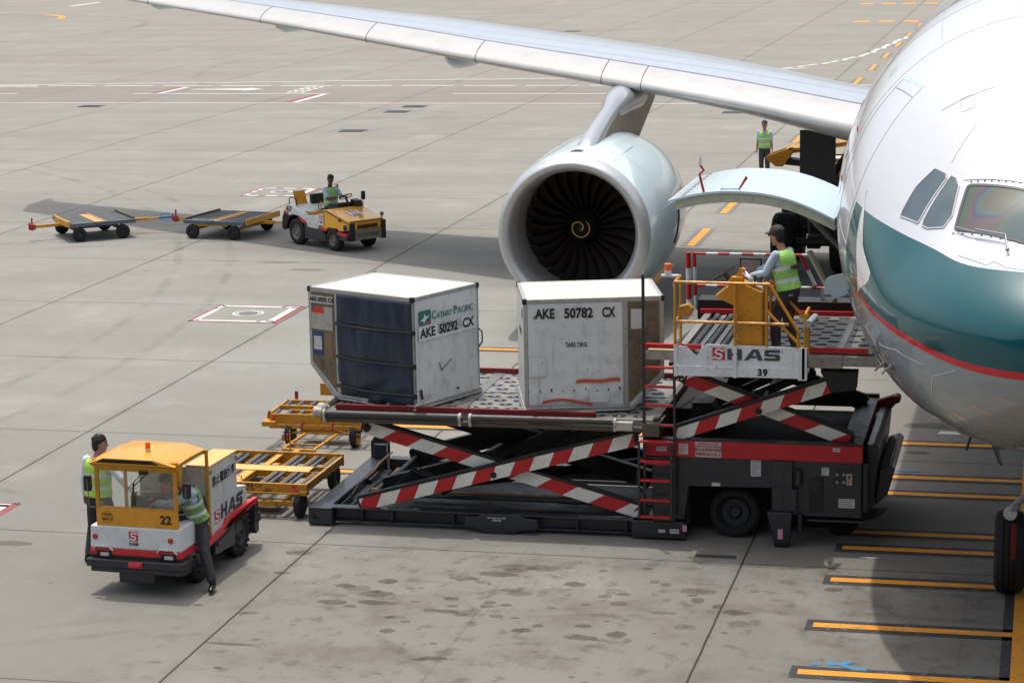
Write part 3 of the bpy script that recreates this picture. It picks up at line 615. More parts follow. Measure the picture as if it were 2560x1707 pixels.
for poly, gl, nm in ((W1, GLSS, "cockpit_window"), (W2, GLSS, "cockpit_window"), (W3, GLS, "windscreen_pane"), (_m(W1), GLSS, "cockpit_window"), (_m(W2), GLSS, "cockpit_window"), (_m(W3), GLS, "windscreen_pane")):
    o = surf_patch(nm, rounded(poly, .06), gl, .006, plane)
    surf_line("window_frame", rounded(poly, .06), FRM2 if gl is GLSS else FRM, .016 if gl is GLSS else .032, .012, o, closed=True)
    if gl is GLS and poly is W3:
        surf_line("retainer_strip", [(2.33, 60.2), (2.10, 81), (2.05, 89)], SEAMD, .006, .005, o)
        m = MB()
        for k in range(12): p = S(2.28 - .028 * k * .75, 62.5 + k * 2.2); m.ball(p + Sn(2.2, 70) * .004, .011, 6, 4)
        for k in range(8): p = S(1.74 - .072 * k, 52.5 + k * 3.2); m.ball(p + Sn(1.7, 60) * .004, .012, 6, 4)
        m.build("screw_row", SEAMD, o)
wp = MB(); q0, q1, q2, q3 = [S(x, a) + Sn(x, a) * .05 for x, a in ((1.76, 54.5), (1.42, 65), (1.30, 70.2), (1.08, 69.5))]
wp.tube([q0, S(1.6, 58.5) + Sn(1.6, 58) * .06, q2], .010, 8); wp.tube([S(1.55, 60.6) + Sn(1.5, 60) * .09, q2 + Vector((0, 0, .04)), q3], .012, 8); wp.ball(q3, .022, 10, 7)
wp.build("wiper", plain("wiper_metal", rgb(146, 146, 148), .4, .4), plane)
surf_patch("white_swoosh", [(3.33, 23.6), (3.22, 20.5), (3.06, 12), (2.9, 6), (2.80, 2.5), (2.80, -4.0), (2.62, 0.6), (2.47, 3.9), (2.37, 7.5), (2.37, 10.8), (2.5, 11.5), (2.65, 12.), (2.8, 13.3), (3.11, 20.1)], paint("swoosh_white", rgb(214, 212, 212), .25, .1, 0, coat=.7, bump=0), .003, plane)
# passenger door outline and service marks
surf_line("door_seam", rounded([(4.72, 42.1), (4.78, 46), (4.05, 51), (4.0, 47.3), (3.78, 35), (3.64, 23.6), (3.58, 17), (3.6, 7.7), (3.5, 3.5), (4.4, 3.5), (4.52, 18.5), (4.68, 30)], .12, 3), SEAM, .009, .003, plane, closed=True)
surf_line("door_sill_seam", [(4.75, 42.1), (4.03, 47.5)], SEAMD, .008, .003, plane)
surf_patch("door_blue_band", [(4.76, 45.2), (4.80, 46.6), (4.08, 51.9), (4.05, 50.6)], plain("band_blue", rgb(196, 222, 238), .4), .003, plane)
for a, b in (((3.3, 24.3), (3.06, 13.5)), ((3.06, 13.5), (2.95, 2))): surf_line("skin_seam", [a, b], SEAM, .008, .003, plane)
surf_line("skin_seam", [(3.4, 72), (3.38, 56)], SEAM, .006, .003, plane); surf_line("skin_seam", [(2.95, 66), (2.6, 57)], SEAM, .005, .003, plane)
surf_line("skin_seam", [(.62, 84), (.85, 66), (1.0, 62), (.98, 58), (1.35, 50)], SEAMD, .006, .003, plane)
surf_line("skin_seam", [(1.35, -38), (1.0, -25), (.62, -22)], plain("light_seam", rgb(196, 208, 212), .4), .012, .004, plane)
surf_line("skin_seam", [(2.1, -14), (1.6, -12), (1.05, -18)], plain("light_seam", rgb(196, 208, 212), .4), .012, .004, plane)
for (x, a) in ((5.2, 16), (6.1, 9)):
    o = surf_patch("static_port", [(x, a), (x + .10, a), (x + .10, a + 2.6), (x, a + 2.6)], STL2, .004, plane)
for k, (x, a) in enumerate(((6.5, 26), (5.2, 25), (5.0, 12))):
    m = MB(); M = plane_M(S(x, a), S(x - .3, a) - S(x, a), S(x, a + 3) - S(x, a))
    text("\u8b66\u544a" if k == 0 else "CAUTION", .10 if k == 0 else .05, INKR, plane, M, "warning_lettering", .0)
for (x, a) in ((1.9, -22), (2.25, -24)): pm = MB(); p = S(x, a); n = Sn(x, a); pm.tube([p, p + n * .10, p + n * .12 + Vector((0, -.12, 0))], .012, 8); pm.ball(p + n * .01, .04, 8, 5, (1, 1.4, 1)); pm.build("pitot_probe", STL2, plane)
for x in (4.9, 6.2, 7.6, 9.0, 10.6): surf_line("skin_seam", [(x, 8), (x, 86)], SEAM, .005, .0025, plane)
for a in (58, 24): surf_line("skin_seam", [(4.9, a), (15, a)], SEAM, .005, .0025, plane)
for x0, a0, dx_, da_ in ((2.0, -30, .22, 5), (3.2, 62, .2, 4), (3.0, -20, .3, 6), (5.4, 40, .16, 3)): surf_line("access_panel", [(x0, a0), (x0 + dx_, a0), (x0 + dx_, a0 + da_), (x0, a0 + da_)], SEAM, .005, .0025, plane, closed=True)
# ---- cargo door, propped open over the loader
DOORM = gloss("door_skin", rgb(196, 218, 228), .25, 0, .6, .1); DOORG = paint("door_inner_primer", rgb(178, 184, 164), .5, .3, .1)
dp = [(-5.10, 4.72), (-4.95, 4.765), (-4.66, 4.83), (-4.30, 4.865), (-3.92, 4.85), (-3.55, 4.79), (-3.2, 4.67), (-2.84, 4.50)]
Y0d, Y1d = 30.75 - PY, 33.35 - PY
def dcurve(off, n=22):
    xs = [p[0] for p in dp]; zs = [p[1] for p in dp]; out = []
    for k in range(n + 1): x = xs[0] + (xs[-1] - xs[0]) * k / n; out.append((x - PX, pch(x, xs, zs) - off))
    return out
m = MB(); C_ = dcurve(0); m.ring([[(x, Y0d, z) for x, z in C_] + [(x, Y0d, z - .03) for x, z in C_[::-1]], [(x, Y1d, z) for x, z in C_] + [(x, Y1d, z - .03) for x, z in C_[::-1]]])
cd = m.build("cargo_door", DOORM, plane, bevel=0, smooth=30)
m = MB(); CI = dcurve(.031)[1:]; CJ = dcurve(.15)[1:]
for ya, yb in ((Y0d + .03, Y0d + .07), (Y1d - .07, Y1d - .03), (Y0d + .6, Y0d + .64), (Y0d + 1.25, Y0d + 1.29), (Y0d + 1.9, Y0d + 1.94)):
    m.ring([[(x, y, z) for x, z in CI] + [(x, y, z) for x, z in CJ[::-1]] for y in (ya, yb)])
m.ring([[(x, y, z) for x, z in CJ] + [(x, y, z - .012) for x, z in CJ[::-1]] for y in (Y0d + .03, Y1d - .03)])
dfr = m.build("door_frame", DOORG, cd, smooth=30)
m = MB()
for k in range(2, 21, 2):
    x, z = CI[k][0], (CI[k][1] + CJ[k][1]) / 2; m.lathe([(0, .030), (-.006, .036), (-.006, .026), (0, .022)], 'y', 12, (x, Y0d + .029, z))
m.build("rivet_plug", DOORG, dfr)
m = MB()   # red handles standing up from their recesses
def dz(x): return pch(x, [p[0] for p in dp], [p[1] for p in dp])
hx = -4.62; m.tube([(hx - PX, Y0d + .10, dz(hx)), (hx - .05 - PX, Y0d + .12, dz(hx) + .19), (hx - .06 - PX, Y0d + .12, dz(hx) + .24), (hx - PX, Y0d + .12, dz(hx) + .29), (hx - .05 - PX, Y0d + .12, dz(hx) + .36)], .017, 6)
m.build("door_handle", plain("handle_red", rgb(160, 32, 34), .4), cd); m = MB(); m.tube([(-4.16 - PX, Y0d + .2, 4.85), (-4.06 - PX, Y0d + .23, 5.01)], [.012, .022], 6); m.ball((-4.06 - PX, Y0d + .23, 5.015), .022, 8, 5)
m.build("door_handle", plain("handle_red", rgb(160, 32, 34), .4), cd)
m = MB(); m.cyl((hx - .05 - PX, Y0d + .12, dz(hx) + .36), (hx - .05 - PX, Y0d + .12, dz(hx) + .47), .022, 10); m.cyl((hx - .05 - PX, Y0d + .12, dz(hx) + .47), (hx - .05 - PX, Y0d + .12, dz(hx) + .50), .012, 8); m.build("marker_cap", WHT, cd)
m = MB()
for k in range(9):
    t_ = k / 8; x0_, y_ = -4.97 + .02 * t_, Y0d + .12 + t_ * 2.3; z_ = dz(x0_) + .002
    m.add([(x0_ - PX, y_, z_ + .001), (x0_ + .09 - PX, y_ + .03, dz(x0_ + .09) + .004), (x0_ + .08 - PX, y_ + .15, dz(x0_ + .08) + .004)], [(0, 1, 2)])
m.build("hatch_arrow", plain("hatch_arrow_red", rgb(120, 30, 44), .5), cd, fix=False, smooth=0)
m = MB(); m.box(-4.40 - PX, -4.14 - PX, Y0d + .16, Y0d + .24, 4.845, 4.871); m.build("handle_recess", plain("recess_grey", rgb(128, 132, 124), .6), cd)
for y in (Y0d + .5, Y1d - .5): m = MB(); m.cyl((-2.95 - PX, y, 4.15), (-3.5 - PX, y, 4.72), .025, 10); m.cyl((-2.78 - PX, y, 4.0), (-3.2 - PX, y, 4.45), .038, 10); m.build("door_strut", STL2, cd)
# dark hold opening behind the door, drawn as a recess surround on the flank
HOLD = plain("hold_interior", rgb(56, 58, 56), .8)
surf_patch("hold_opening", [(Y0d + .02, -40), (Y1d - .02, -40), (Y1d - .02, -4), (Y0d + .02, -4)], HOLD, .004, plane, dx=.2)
# small service panel hanging open beside the hold
fl = MB(); fl.prism(rounded([(-3.01 - PX, 3.33), (-2.66 - PX, 3.43), (-2.62 - PX, 3.75), (-2.99 - PX, 3.66)], .25, 4), 31.0 - PY, 31.035 - PY, 'y'); sp = fl.build("service_panel", DOORM, plane, bevel=.004)
fl = MB(); fl.box(-3.0 - PX, -2.9 - PX, 30.99 - PY, 31.0 - PY, 3.40, 3.425); fl.build("latch", STL2, sp)
fl = MB(); fl.tube([(-3.38 - PX, 32.8 - PY, 3.72), (-2.96 - PX, 32.2 - PY, 3.12)], .045, 8); fl.build("power_arm", paint("arm_beige", rgb(176, 168, 144), .5, .4, .3), plane)
# ---- wing
def wing_geo(X):
    """returns LE y, LE z, chord, thickness ratio, incidence at lateral station |X|"""
    c_ = lambda tb: pch(X, [p[0] for p in tb], [p[1] for p in tb])
    yle = 44.5 + .605 * X; yte = c_([(0, 56.7), (2.8, 56.7), (9.4, 57.5), (14.75, 58.8), (25, 62.6), (30.1, 64.9)])
    return yle, c_([(0, 3.5), (3.8, 3.96), (6.3, 4.33), (9.36, 4.67), (12.7, 4.99), (15.8, 5.32), (19, 5.66), (23, 6.04), (30.1, 6.7)]), yte - yle, c_([(0, .12), (3.8, .11), (6.3, .096), (9.4, .088), (16, .09), (30.1, .088)]), c_([(0, 3.4), (3.8, 2.3), (6.3, .4), (9.4, -1.8), (12.7, -3.4), (16, -4.2), (30.1, -4.2)])
def foil(X, s):
    """s in [-1,1]: -1 lower TE, 0 nose, 1 upper TE"""
    yl, zl, c, th, inc = wing_geo(X); x = abs(s)**1.7
    yt = 5 * th * (.2969 * sqrt(max(x, 0)) - .1260 * x - .3516 * x * x + .2843 * x**3 - .1036 * x**4); cm = .018 * sin(pi * x**.9)
    z = cm + (yt if s >= 0 else -yt * .92); r = radians(inc)
    return Vector((-X - PX, yl - PY + c * (x * cos(r) + z * sin(r)), zl + c * (-x * sin(r) + z * cos(r))))
def wing_mat():
    t = NT("wing_skin"); o = t.obj(); n = t.noise(o, 1.2, 4); n2 = t.noise(t.obj((3, .5, 1)), 2, 4)
    c = t.mix(t.sm(n2, .4, .75, 0, .25), rgb(170, 178, 190), rgb(136, 144, 156)); t.l(c, t.b.inputs['Base Color'])
    t.b.inputs['Roughness'].default_value = .3; t.b.inputs['Metallic'].default_value = .15; t.b.inputs['Coat Weight'].default_value = .4; t.b.inputs['Coat Roughness'].default_value = .1; return t.m
def slat_mat():
    t = NT("slat_metal"); o = t.obj(); n = t.noise(o, 2.2, 4); c = t.mix(t.sm(n, .4, .75, 0, .3), rgb(190, 188, 184), rgb(160, 157, 150)); t.l(c, t.b.inputs['Base Color'])
    t.b.inputs['Roughness'].default_value = .34; t.b.inputs['Metallic'].default_value = .25; t.b.inputs['Coat Weight'].default_value = .3; return t.m
WM, SM_ = wing_mat(), slat_mat()
NS = 72; st = [0, 1.5, 2.6] + [3 + .55 * k for k in range(50)]; st = [x for x in st if x < 30.1] + [30.1]
def sl_s(X): return (1.05 / wing_geo(X)[2])**(1 / 1.7)
def sdist(X):
    a = sl_s(X); up = [a * k / 14 for k in range(15)] + [a + (1 - a) * k / 22 for k in range(1, 23)]
    lo = [-.7 * a * k / 10 for k in range(11)] + [-.7 * a - (1 - .7 * a) * k / 14 for k in range(1, 15)]
    return [*lo[::-1][:-1], *up]
m = MB(); rings = [[foil(X, s) for s in sdist(X)] for X in st]; m.ring(rings, closed=True, cap=True)
n_ = len(rings[0]); m.mi = [0] * len(m.f)
for i in range(len(rings) - 1):
    for j in range(n_):
        if 14 <= j < 38: m.mi[i * n_ + j] = 1
wing = m.build("wing", [WM, SM_], plane, smooth=30)
def wing_rib(X, s0=-.62, s1=1.0, wd=.03, mat=SEAMD, X2=None, name="slat_gap"):
    a = sl_s(X); m = MB(); vs = []
    N = 26
    for k in range(N + 1):
        s = a * (s0 + (s1 - s0) * k / N); p = foil(X, s); q = foil(X, s + .004); d = (q - p).normalized(); nn = d.cross(Vector((1, 0, 0))).normalized()
        if nn.dot(p - (foil(X, .6) + foil(X, -.6)) / 2) < 0: nn = -nn
        p = p + nn * .004; vs += [p + Vector((-wd / 2, -wd * .29, 0)), p + Vector((wd / 2, wd * .29, 0))]
    m.add(vs, [(2 * k, 2 * k + 1, 2 * k + 3, 2 * k + 2) for k in range(N)]); return m.build(name, mat, wing, smooth=60)
GAPM = plain("gap_dark", rgb(98, 98, 100), .6)
for X in (8.85, 9.85, 13.25, 16.5, 19.95, 24.0, 27.0): wing_rib(X, mat=GAPM, wd=.028)
m = MB(); vs = []
for X in st[2:]:
    a = sl_s(X); p = foil(X, a) + Vector((0, 0, .006)); q = foil(X, a + .012) + Vector((0, 0, .006)); vs += [p, q]
m.add(vs, [(2 * k, 2 * k + 1, 2 * k + 3, 2 * k + 2) for k in range(len(vs) // 2 - 1)]); m.build("slat_edge", plain("slat_edge_grey", rgb(120, 124, 134), .5), wing)
m = MB()
for k, s_ in enumerate((.42, .55)):
    vs = []
    for X in st[2:]:
        p = foil(X, s_) + Vector((0, 0, .005)); vs += [p, foil(X, s_ + .003) + Vector((0, 0, .005))]
    m.add(vs, [(2 * k, 2 * k + 1, 2 * k + 3, 2 * k + 2) for k in range(len(vs) // 2 - 1)])
m.build("skin_seam", SEAM, wing)
m = MB(); tl, tt = foil(30.1, 0), foil(30.1, 1)
m.add([tl, tt, tt + Vector((-.55, .9, 1.5)), tl + Vector((-.55, 1.6, 1.5)), tl + Vector((0, 0, -.06)), tt + Vector((0, 0, -.06)), tt + Vector((-.62, .9, 1.5)), tl + Vector((-.62, 1.6, 1.5))], [(0, 1, 2, 3), (7, 6, 5, 4), (0, 4, 5, 1), (1, 5, 6, 2), (2, 6, 7, 3), (3, 7, 4, 0)])
m.build("winglet", WHT, wing)
for X, L_, rr, fz in ((6.3, 5.0, .34, 4.15), (14.4, 4.4, .36, 4.92), (19.8, 3.6, .26, 5.55), (24.3, 3.0, .22, 6.0)):
    p = Vector((-X - PX, wing_geo(X)[0] + wing_geo(X)[2] * .45 - PY, fz + .1)); m = MB(); m.lathe([(-L_ * .5, .01), (-L_ * .46, rr * .35), (-L_ * .3, rr * .85), (0, rr), (L_ * .25, rr * .85), (L_ * .5, .02)], 'y', 20, (p.x, p.y + .9, p.z - rr * .25)); m.build("flap_track_fairing", DOORM, wing)
# belly fairing at the wing root
m = MB(); m.lathe([(-6.5, .05), (-6, .9), (-4.5, 1.9), (-2, 2.45), (0, 2.6), (4, 2.6), (7, 2.0), (9, .2)], 'y', 40, (0, 51.0 - PY, 4.05)); m.build("belly_fairing", paint("belly_grey", rgb(176, 182, 186), .3, .2, 0, coat=.4), plane)
# ---- engine and pylon
EX, EY, EZ = -9.36 - PX, 44.62 - PY, 2.12
NACM = gloss("nacelle_skin", rgb(206, 226, 232), .22, 0, .8, .12); LIPM = plain("lip_polished", rgb(196, 198, 198), .42, .6)
nac = MB().lathe([(.30, 1.565), (.34, 1.572), (.6, 1.605), (1.2, 1.64), (2.5, 1.69), (3.5, 1.70), (4.4, 1.64), (5.2, 1.50), (5.9, 1.36), (6.3, 1.27), (6.25, 1.2), (4, 1.2)], 'y', 96, (EX, EY, EZ)).build("engine_nacelle", NACM, plane, smooth=60)
MB().lathe([(.30, 1.567), (.16, 1.54), (.06, 1.50), (.01, 1.455), (-.01, 1.42), (.0, 1.385), (.03, 1.345), (.09, 1.305), (.18, 1.275), (.30, 1.255)], 'y', 96, (EX, EY, EZ)).build("intake_lip", LIPM, nac, smooth=80)
MB().lathe([(.30, 1.255), (.31, 1.25), (.7, 1.235), (1.15, 1.235), (2.0, 1.24)], 'y', 80, (EX, EY, EZ)).build("intake_duct", paint("intake_liner", rgb(136, 134, 130), .45, .3, 0), nac, smooth=80)
MB().lathe([(1.9, 1.25), (1.9, .02)], 'y', 48, (EX, EY, EZ)).build("stator_wall", plain("engine_black", rgb(12, 12, 12), .8), nac)
m = MB()
for k in range(26):
    th0 = 2 * pi * k / 26; rg = []
    for j in range(8):
        r = .36 + (1.215 - .36) * j / 7; tw = radians(24 + 40 * j / 7); ch = .17 + .10 * j / 7; aa = th0 + .10 * sin(j / 7 * pi) 
        ct = Vector((r * cos(aa), 0, r * sin(aa))); tn = Vector((-sin(aa), 0, cos(aa))); d = tn * sin(tw) + Vector((0, 1, 0)) * cos(tw); nrm = d.cross(Vector((cos(aa), 0, sin(aa))))
        rg.append([Vector((EX, EY + 1.30, EZ)) + ct + d * (ch * u) + nrm * v for u, v in ((-.5, 0), (0, .010), (.5, 0), (0, -.006))])
    m.ring(rg)
m.build("fan_blades", plain("fan_titanium", rgb(56, 49, 44), .45, .4), nac, smooth=50)
spn = MB().lathe([(.80, .004), (.83, .05), (.90, .12), (1.0, .20), (1.12, .28), (1.22, .33), (1.32, .36), (1.5, .365)], 'y', 40, (EX, EY, EZ)).build("spinner", plain("spinner_black", rgb(20, 20, 21), .35), nac, smooth=80)
m = MB(); pts = []
for k in range(60):
    a = -.6 + k / 59 * 2 * pi * 1.25; r = .03 + .15 * min(1, k / 26.); pts.append((EX + r * cos(a), EY + .80 + .03 + (r - .05) * 1.05 + .005 * (r > .1), EZ + r * sin(a)))
m.tube(pts, [.016 if 2 < k < 57 else .006 for k in range(60)], 6); m.build("spinner_spiral", plain("spiral_ochre", rgb(190, 140, 66), .5), nac)
m = MB(); M = Matrix.Translation((EX, EY, EZ)); a = radians(90)
m.box(EX - .12, EX + .12, EY + .62, EY + .92, EZ + 1.60, EZ + 1.618); m.build("vent_frame", STL2, nac); m = MB(); m.box(EX - .07, EX + .07, EY + .70, EY + .82, EZ + 1.61, EZ + 1.628); m.build("vent_slot", plain("engine_black", (0, 0, 0)), nac)
m = MB(); m.lathe([(2.9, 1.69), (2.93, 1.706), (3.07, 1.706), (3.1, 1.69)], 'y', 24, (EX, EY, EZ), a0=radians(-20), a1=radians(5)); m.build("exhaust_slot", plain("engine_black", (0, 0, 0)), nac)
surf = []
def arc_strip(y, name="cowl_seam", r=None, wd=.012):
    prof = [(.30, 1.565), (1.2, 1.64), (2.5, 1.69), (3.5, 1.70), (4.4, 1.64)]; rr = pch(y, [p[0] for p in prof], [p[1] for p in prof]) + .002
    MB().lathe([(y, rr), (y + wd, rr)], 'y', 96, (EX, EY, EZ)).build(name, SEAM, nac)
for y in (1.45, 3.75): arc_strip(y)
m = MB()
for a in (-38, 12, 62, 118): m.lathe([(.45, 1.6), (.45, 1.6)], 'y', 2, (0, 0, 0)) if False else m.bar((EX + 1.605 * cos(radians(a)), EY + .62, EZ + 1.605 * sin(radians(a))), (EX + 1.70 * cos(radians(a)), EY + 2.6, EZ + 1.70 * sin(radians(a))), .012, .012)
m.build('cowl_latch_line', SEAM, nac)
# pylon: leading-edge duct bulge in front, flat-sided beam behind
PYL = gloss("pylon_metal", rgb(176, 180, 184), .28, .45, .2, .3); PYLS = paint("pylon_side", rgb(112, 100, 90), .4, .4, 0, metal=.3, bump=0, streak=False)
m = MB(); rg = []
for t_, y, zc, hw, hh in ((0, 1.2, 1.48, .20, .10), (.15, 1.6, 1.55, .22, .22), (.3, 2.6, 1.74, .21, .25), (.4, 3.5, 1.90, .20, .25), (.5, 4.1, 2.0, .20, .25), (.6, 4.45, 2.10, .24, .27), (.7, 4.9, 2.16, .31, .29), (.8, 5.4, 2.20, .37, .31), (1, 6.4, 2.22, .44, .34)):
    rg.append([Vector((EX + .02 + hw * cos(2 * pi * k / 20), EY + y, EZ + zc + hh * sin(2 * pi * k / 20))) for k in range(20)])
m.ring(rg); py = m.build("pylon", PYL, plane, smooth=70)
m = MB(); m.prism([(EY + 1.5, EZ + 1.40), (EY + 6.2, EZ + 1.12), (EY + 8.6, EZ + 1.9), (EY + 9.8, EZ + 2.4), (EY + 6.4, EZ + 2.5), (EY + 4.8, EZ + 2.2), (EY + 2.4, EZ + 1.75)], EX - .19, EX + .23, 'x'); m.build("pylon_beam", PYLS, py, bevel=.05, seg=3)
m = MB().lathe([(5.0, 1.15), (6.6, .82), (7.6, .62), (7.6, .5), (6, .5)], 'y', 40, (EX, EY, EZ)); m.build("exhaust_nozzle", plain("nozzle_metal", rgb(120, 112, 104), .35, .8), nac)
# ---- the far wing, engine and pylon mirror the near ones
for o_ in (wing, nac, py): c_ = copy_tree(o_, plane); c_.scale = (-1, 1, 1); c_.location.x = -2 * PX
# ---- landing gear
GEARM = plain("gear_grey", rgb(150, 152, 152), .4, .2); GEARD = plain("gear_dark", rgb(46, 46, 46), .6)
ng = thing_part = bpy.data.objects.new("nose_gear", None); COL.objects.link(ng); ng.parent = plane; ng.location = (0 - PX, 28.92 - PY, 0)
wheel(ng, (-.42, 0, .53), .525, .38, 'x', RIMD, .5, "tyre"); wheel(ng, (.42, 0, .53), .525, .38, 'x', RIMD, .5, "tyre")
m = MB(); m.cyl((0, .05, .53), (0, .25, 2.6), .10, 16); m.cyl((0, .0, .9), (0, .22, 1.9), .14, 16); m.cyl((-.3, 0, .53), (.3, 0, .53), .07, 12); m.tube([(0, -.1, 1.35), (0, .9, 2.4)], .06, 8)
m.tube([(-.08, -.14, .7), (-.12, -.28, .95), (-.05, -.14, 1.25)], .03, 6); m.tube([(-.16, 0, 1.9), (-.22, -.1, 1.6), (-.14, -.02, 1.3)], .018, 6); m.tube([(.15, 0, 1.9), (.2, -.12, 1.5), (.14, -.02, 1.2)], .018, 6)
m.box(-.2, .2, -.12, .16, 1.28, 1.40); m.build("gear_leg", GEARM, ng)
m = MB(); m.cyl((-.10, -.15, 1.42), (-.36, -.22, 1.20), .045, 12); m.cyl((-.36, -.22, 1.20), (-.40, -.30, 1.12), .05, 12); m.build("taxi_light", GEARM, ng)
m = MB(); m.cyl((-.415, -.26, 1.10), (-.425, -.31, 1.10), .085, 18); m.build("light_lens", plain("lens_pale", rgb(190, 192, 190), .2), ng)
m = MB(); m.box(-.40, -.34, -.56, -.55, .62, 1.08, M=Matrix.Rotation(radians(3), 4, 'X')); m.build("warning_ribbon", plain("ribbon_red", rgb(120, 24, 24), .8), ng)
for sg in (-1, 1):
    m = MB(); m.prism([(-1.9, 2.56), (-1.45, 2.50), (-1.35, 2.30), (-1.42, 1.98), (-1.62, 2.06), (-1.85, 2.3)], -.015, .015, 'x', M=Matrix.Translation((sg * .66, 0, 0)) @ Matrix.Translation((0, -1.6, 2.5)) @ Matrix.Rotation(radians(sg * 16), 4, 'Y') @ Matrix.Translation((0, 1.6, -2.5)) @ Matrix.Rotation(radians(0), 4, 'Z')); m.build("gear_door", plain("gear_door_dark", rgb(92, 94, 92), .5), ng, bevel=.004)
m = MB(); m.tube([(-.85, -1.9, 2.55), (-.92, -1.95, 2.3)], .015, 6); m.build("drain_mast", GEARD, ng)
mg0 = None
for sx_ in (-1, 1):
    mg = bpy.data.objects.new("main_gear", None); COL.objects.link(mg); mg.parent = plane; mg.location = (sx_ * 5.42 - PX, 54.4 - PY, 0)
    for wx in (-.68, .68):
        for wy in (-.99, .99): wheel(mg, (wx, wy, .70), .70, .52, 'x', RIMD, .5, "tyre")
    m = MB(); m.cyl((0, 0, .8), (0, .2, 3.6), .2, 16); m.cyl((0, 0, .8), (0, .1, 2.2), .26, 16); m.bar((0, -1, .7), (0, 1, .7), .3, .3)
    for wy in (-.99, .99): m.cyl((-.6, wy, .7), (.6, wy, .7), .09, 10); 
    for k in range(6): m.tube([(.1 * k - .25, -.9, .9), (.12 * k - .3, -1.0, 1.2), (.08 * k - .2, -.4, 1.6)], .03, 6)
    m.tube([(0, -.2, 1.6), (sx_ * -1.3, -.2, 3.6)], .09, 8); m.build("gear_leg", GEARD, mg)
    m = MB(); m.box(-.30, .52, -1.25, -1.15, 1.45, 3.35); m.box(.05, .5, -.95, -.9, 1.2, 3.4); m.build("leg_door", plain("gear_door_shadow_grey", rgb(84, 84, 84), .6), mg, bevel=.01)
# ------------------------------------------------------------------ cargo loader (world-aligned; origin at its near left corner)
LX, LY = -10.30, 30.50
ld = thing("cargo_loader", "dark grey scissor-lift cargo loader with red and white striped arms raised against the airliner", "cargo loader", (LX, LY, 0))
def X(x): return x - LX
def Yl(y): return y - LY
YN, YF = 0.0, 3.12
# ground frame
m = MB(); m.box(0, .28, .02, YF - .02, .03, .26); m.box(.28, .42, .3, YF - .3, .03, .12)
m.box(.10, .30, YF - .22, YF + .02, .05, .50); m.prism([(.02, .24), (.30, .24), (.30, .52), (.22, .60), (.08, .60), (.02, .5)], YF - .12, YF, 'y')
for yy in (.5, 1.9): m.box(.3, .34, yy, yy + .5, .12, .20)
m.build("end_beam", GRY, ld, bevel=.012)
m = MB(); m.box(-.02, .34, -.03, .20, .02, .27); m.box(.34, 5.46, .06, .20, .05, .075); m.box(.34, 5.46, .02, .20, .245, .27); m.box(.34, 5.46, .13, .17, .075, .245)
for xx in (.75, 1.2, 2.1, 3.9, 4.6): m.box(xx, xx + .03, .03, .14, .075, .245)
m.box(4.7, 5.46, .0, .16, .03, .27)
m.build("side_beam", GRY, ld, bevel=.008)
m = MB(); m.prism([(2.30, .10), (2.32, .23), (2.5, .24), (2.56, .29), (3.10, .29), (3.2, .24), (3.36, .23), (3.38, .09), (3.12, .06), (3.0, .0), (2.62, .0), (2.5, .06)], -.06, .0, 'y'); gp = m.build("guard_plate", GRY, ld, bevel=.006)
for k, (s_, zz) in enumerate((("DANGER NO STEP", .235), ("\u5371\u96aa\u52ff\u8e0f", .200))): text(s_, .032, LWHT, gp, plane_M((2.78, -.062, zz), (1, 0, 0), (0, 0, 1)), "warning_lettering", .0)
m = MB(); m.box(.34, 5.3, YF - .20, YF, .05, .27); m.box(4.9, 5.35, .2, YF, .05, .3); m.build("side_beam", GRY, ld, bevel=.01)
m = MB(); m.bar((.5, 1.45, .16), (5.2, 1.3, .18), .07, .05); m.build("hydraulic_line", TAN, ld)
m = MB(); m.cyl((.9, 1.2, .17), (5.1, 1.15, .2), .035, 12); m.cyl((3.4, 1.17, .19), (4.8, 1.15, .2), .05, 12); m.build("lift_cylinder", STL2, ld)
m = MB(); m.box(1.2, 5.3, .5, YF - .5, .03, .055); m.build("floor_pan", BLK, ld)
m = MB(); m.box(.5, .62, .25, YF - .3, .07, .16); m.tube([(.45, .6, .3), (.36, 1.2, .3), (.40, 1.8, .33), (.3, 2.6, .3), (.34, 3.1, .33)], .016, 6); m.build("hose_tray", paint("rusty_hose", rgb(96, 72, 54), .7, .5, .3), ld)
m = MB()
for p in ((.06, -.034, .14), ): m.cyl(p, (p[0], p[1] + .01, p[2]), .04, 14)
m.box(.07, .14, -.034, -.03, .09, .14); m.build("lamp", MIR, ld)
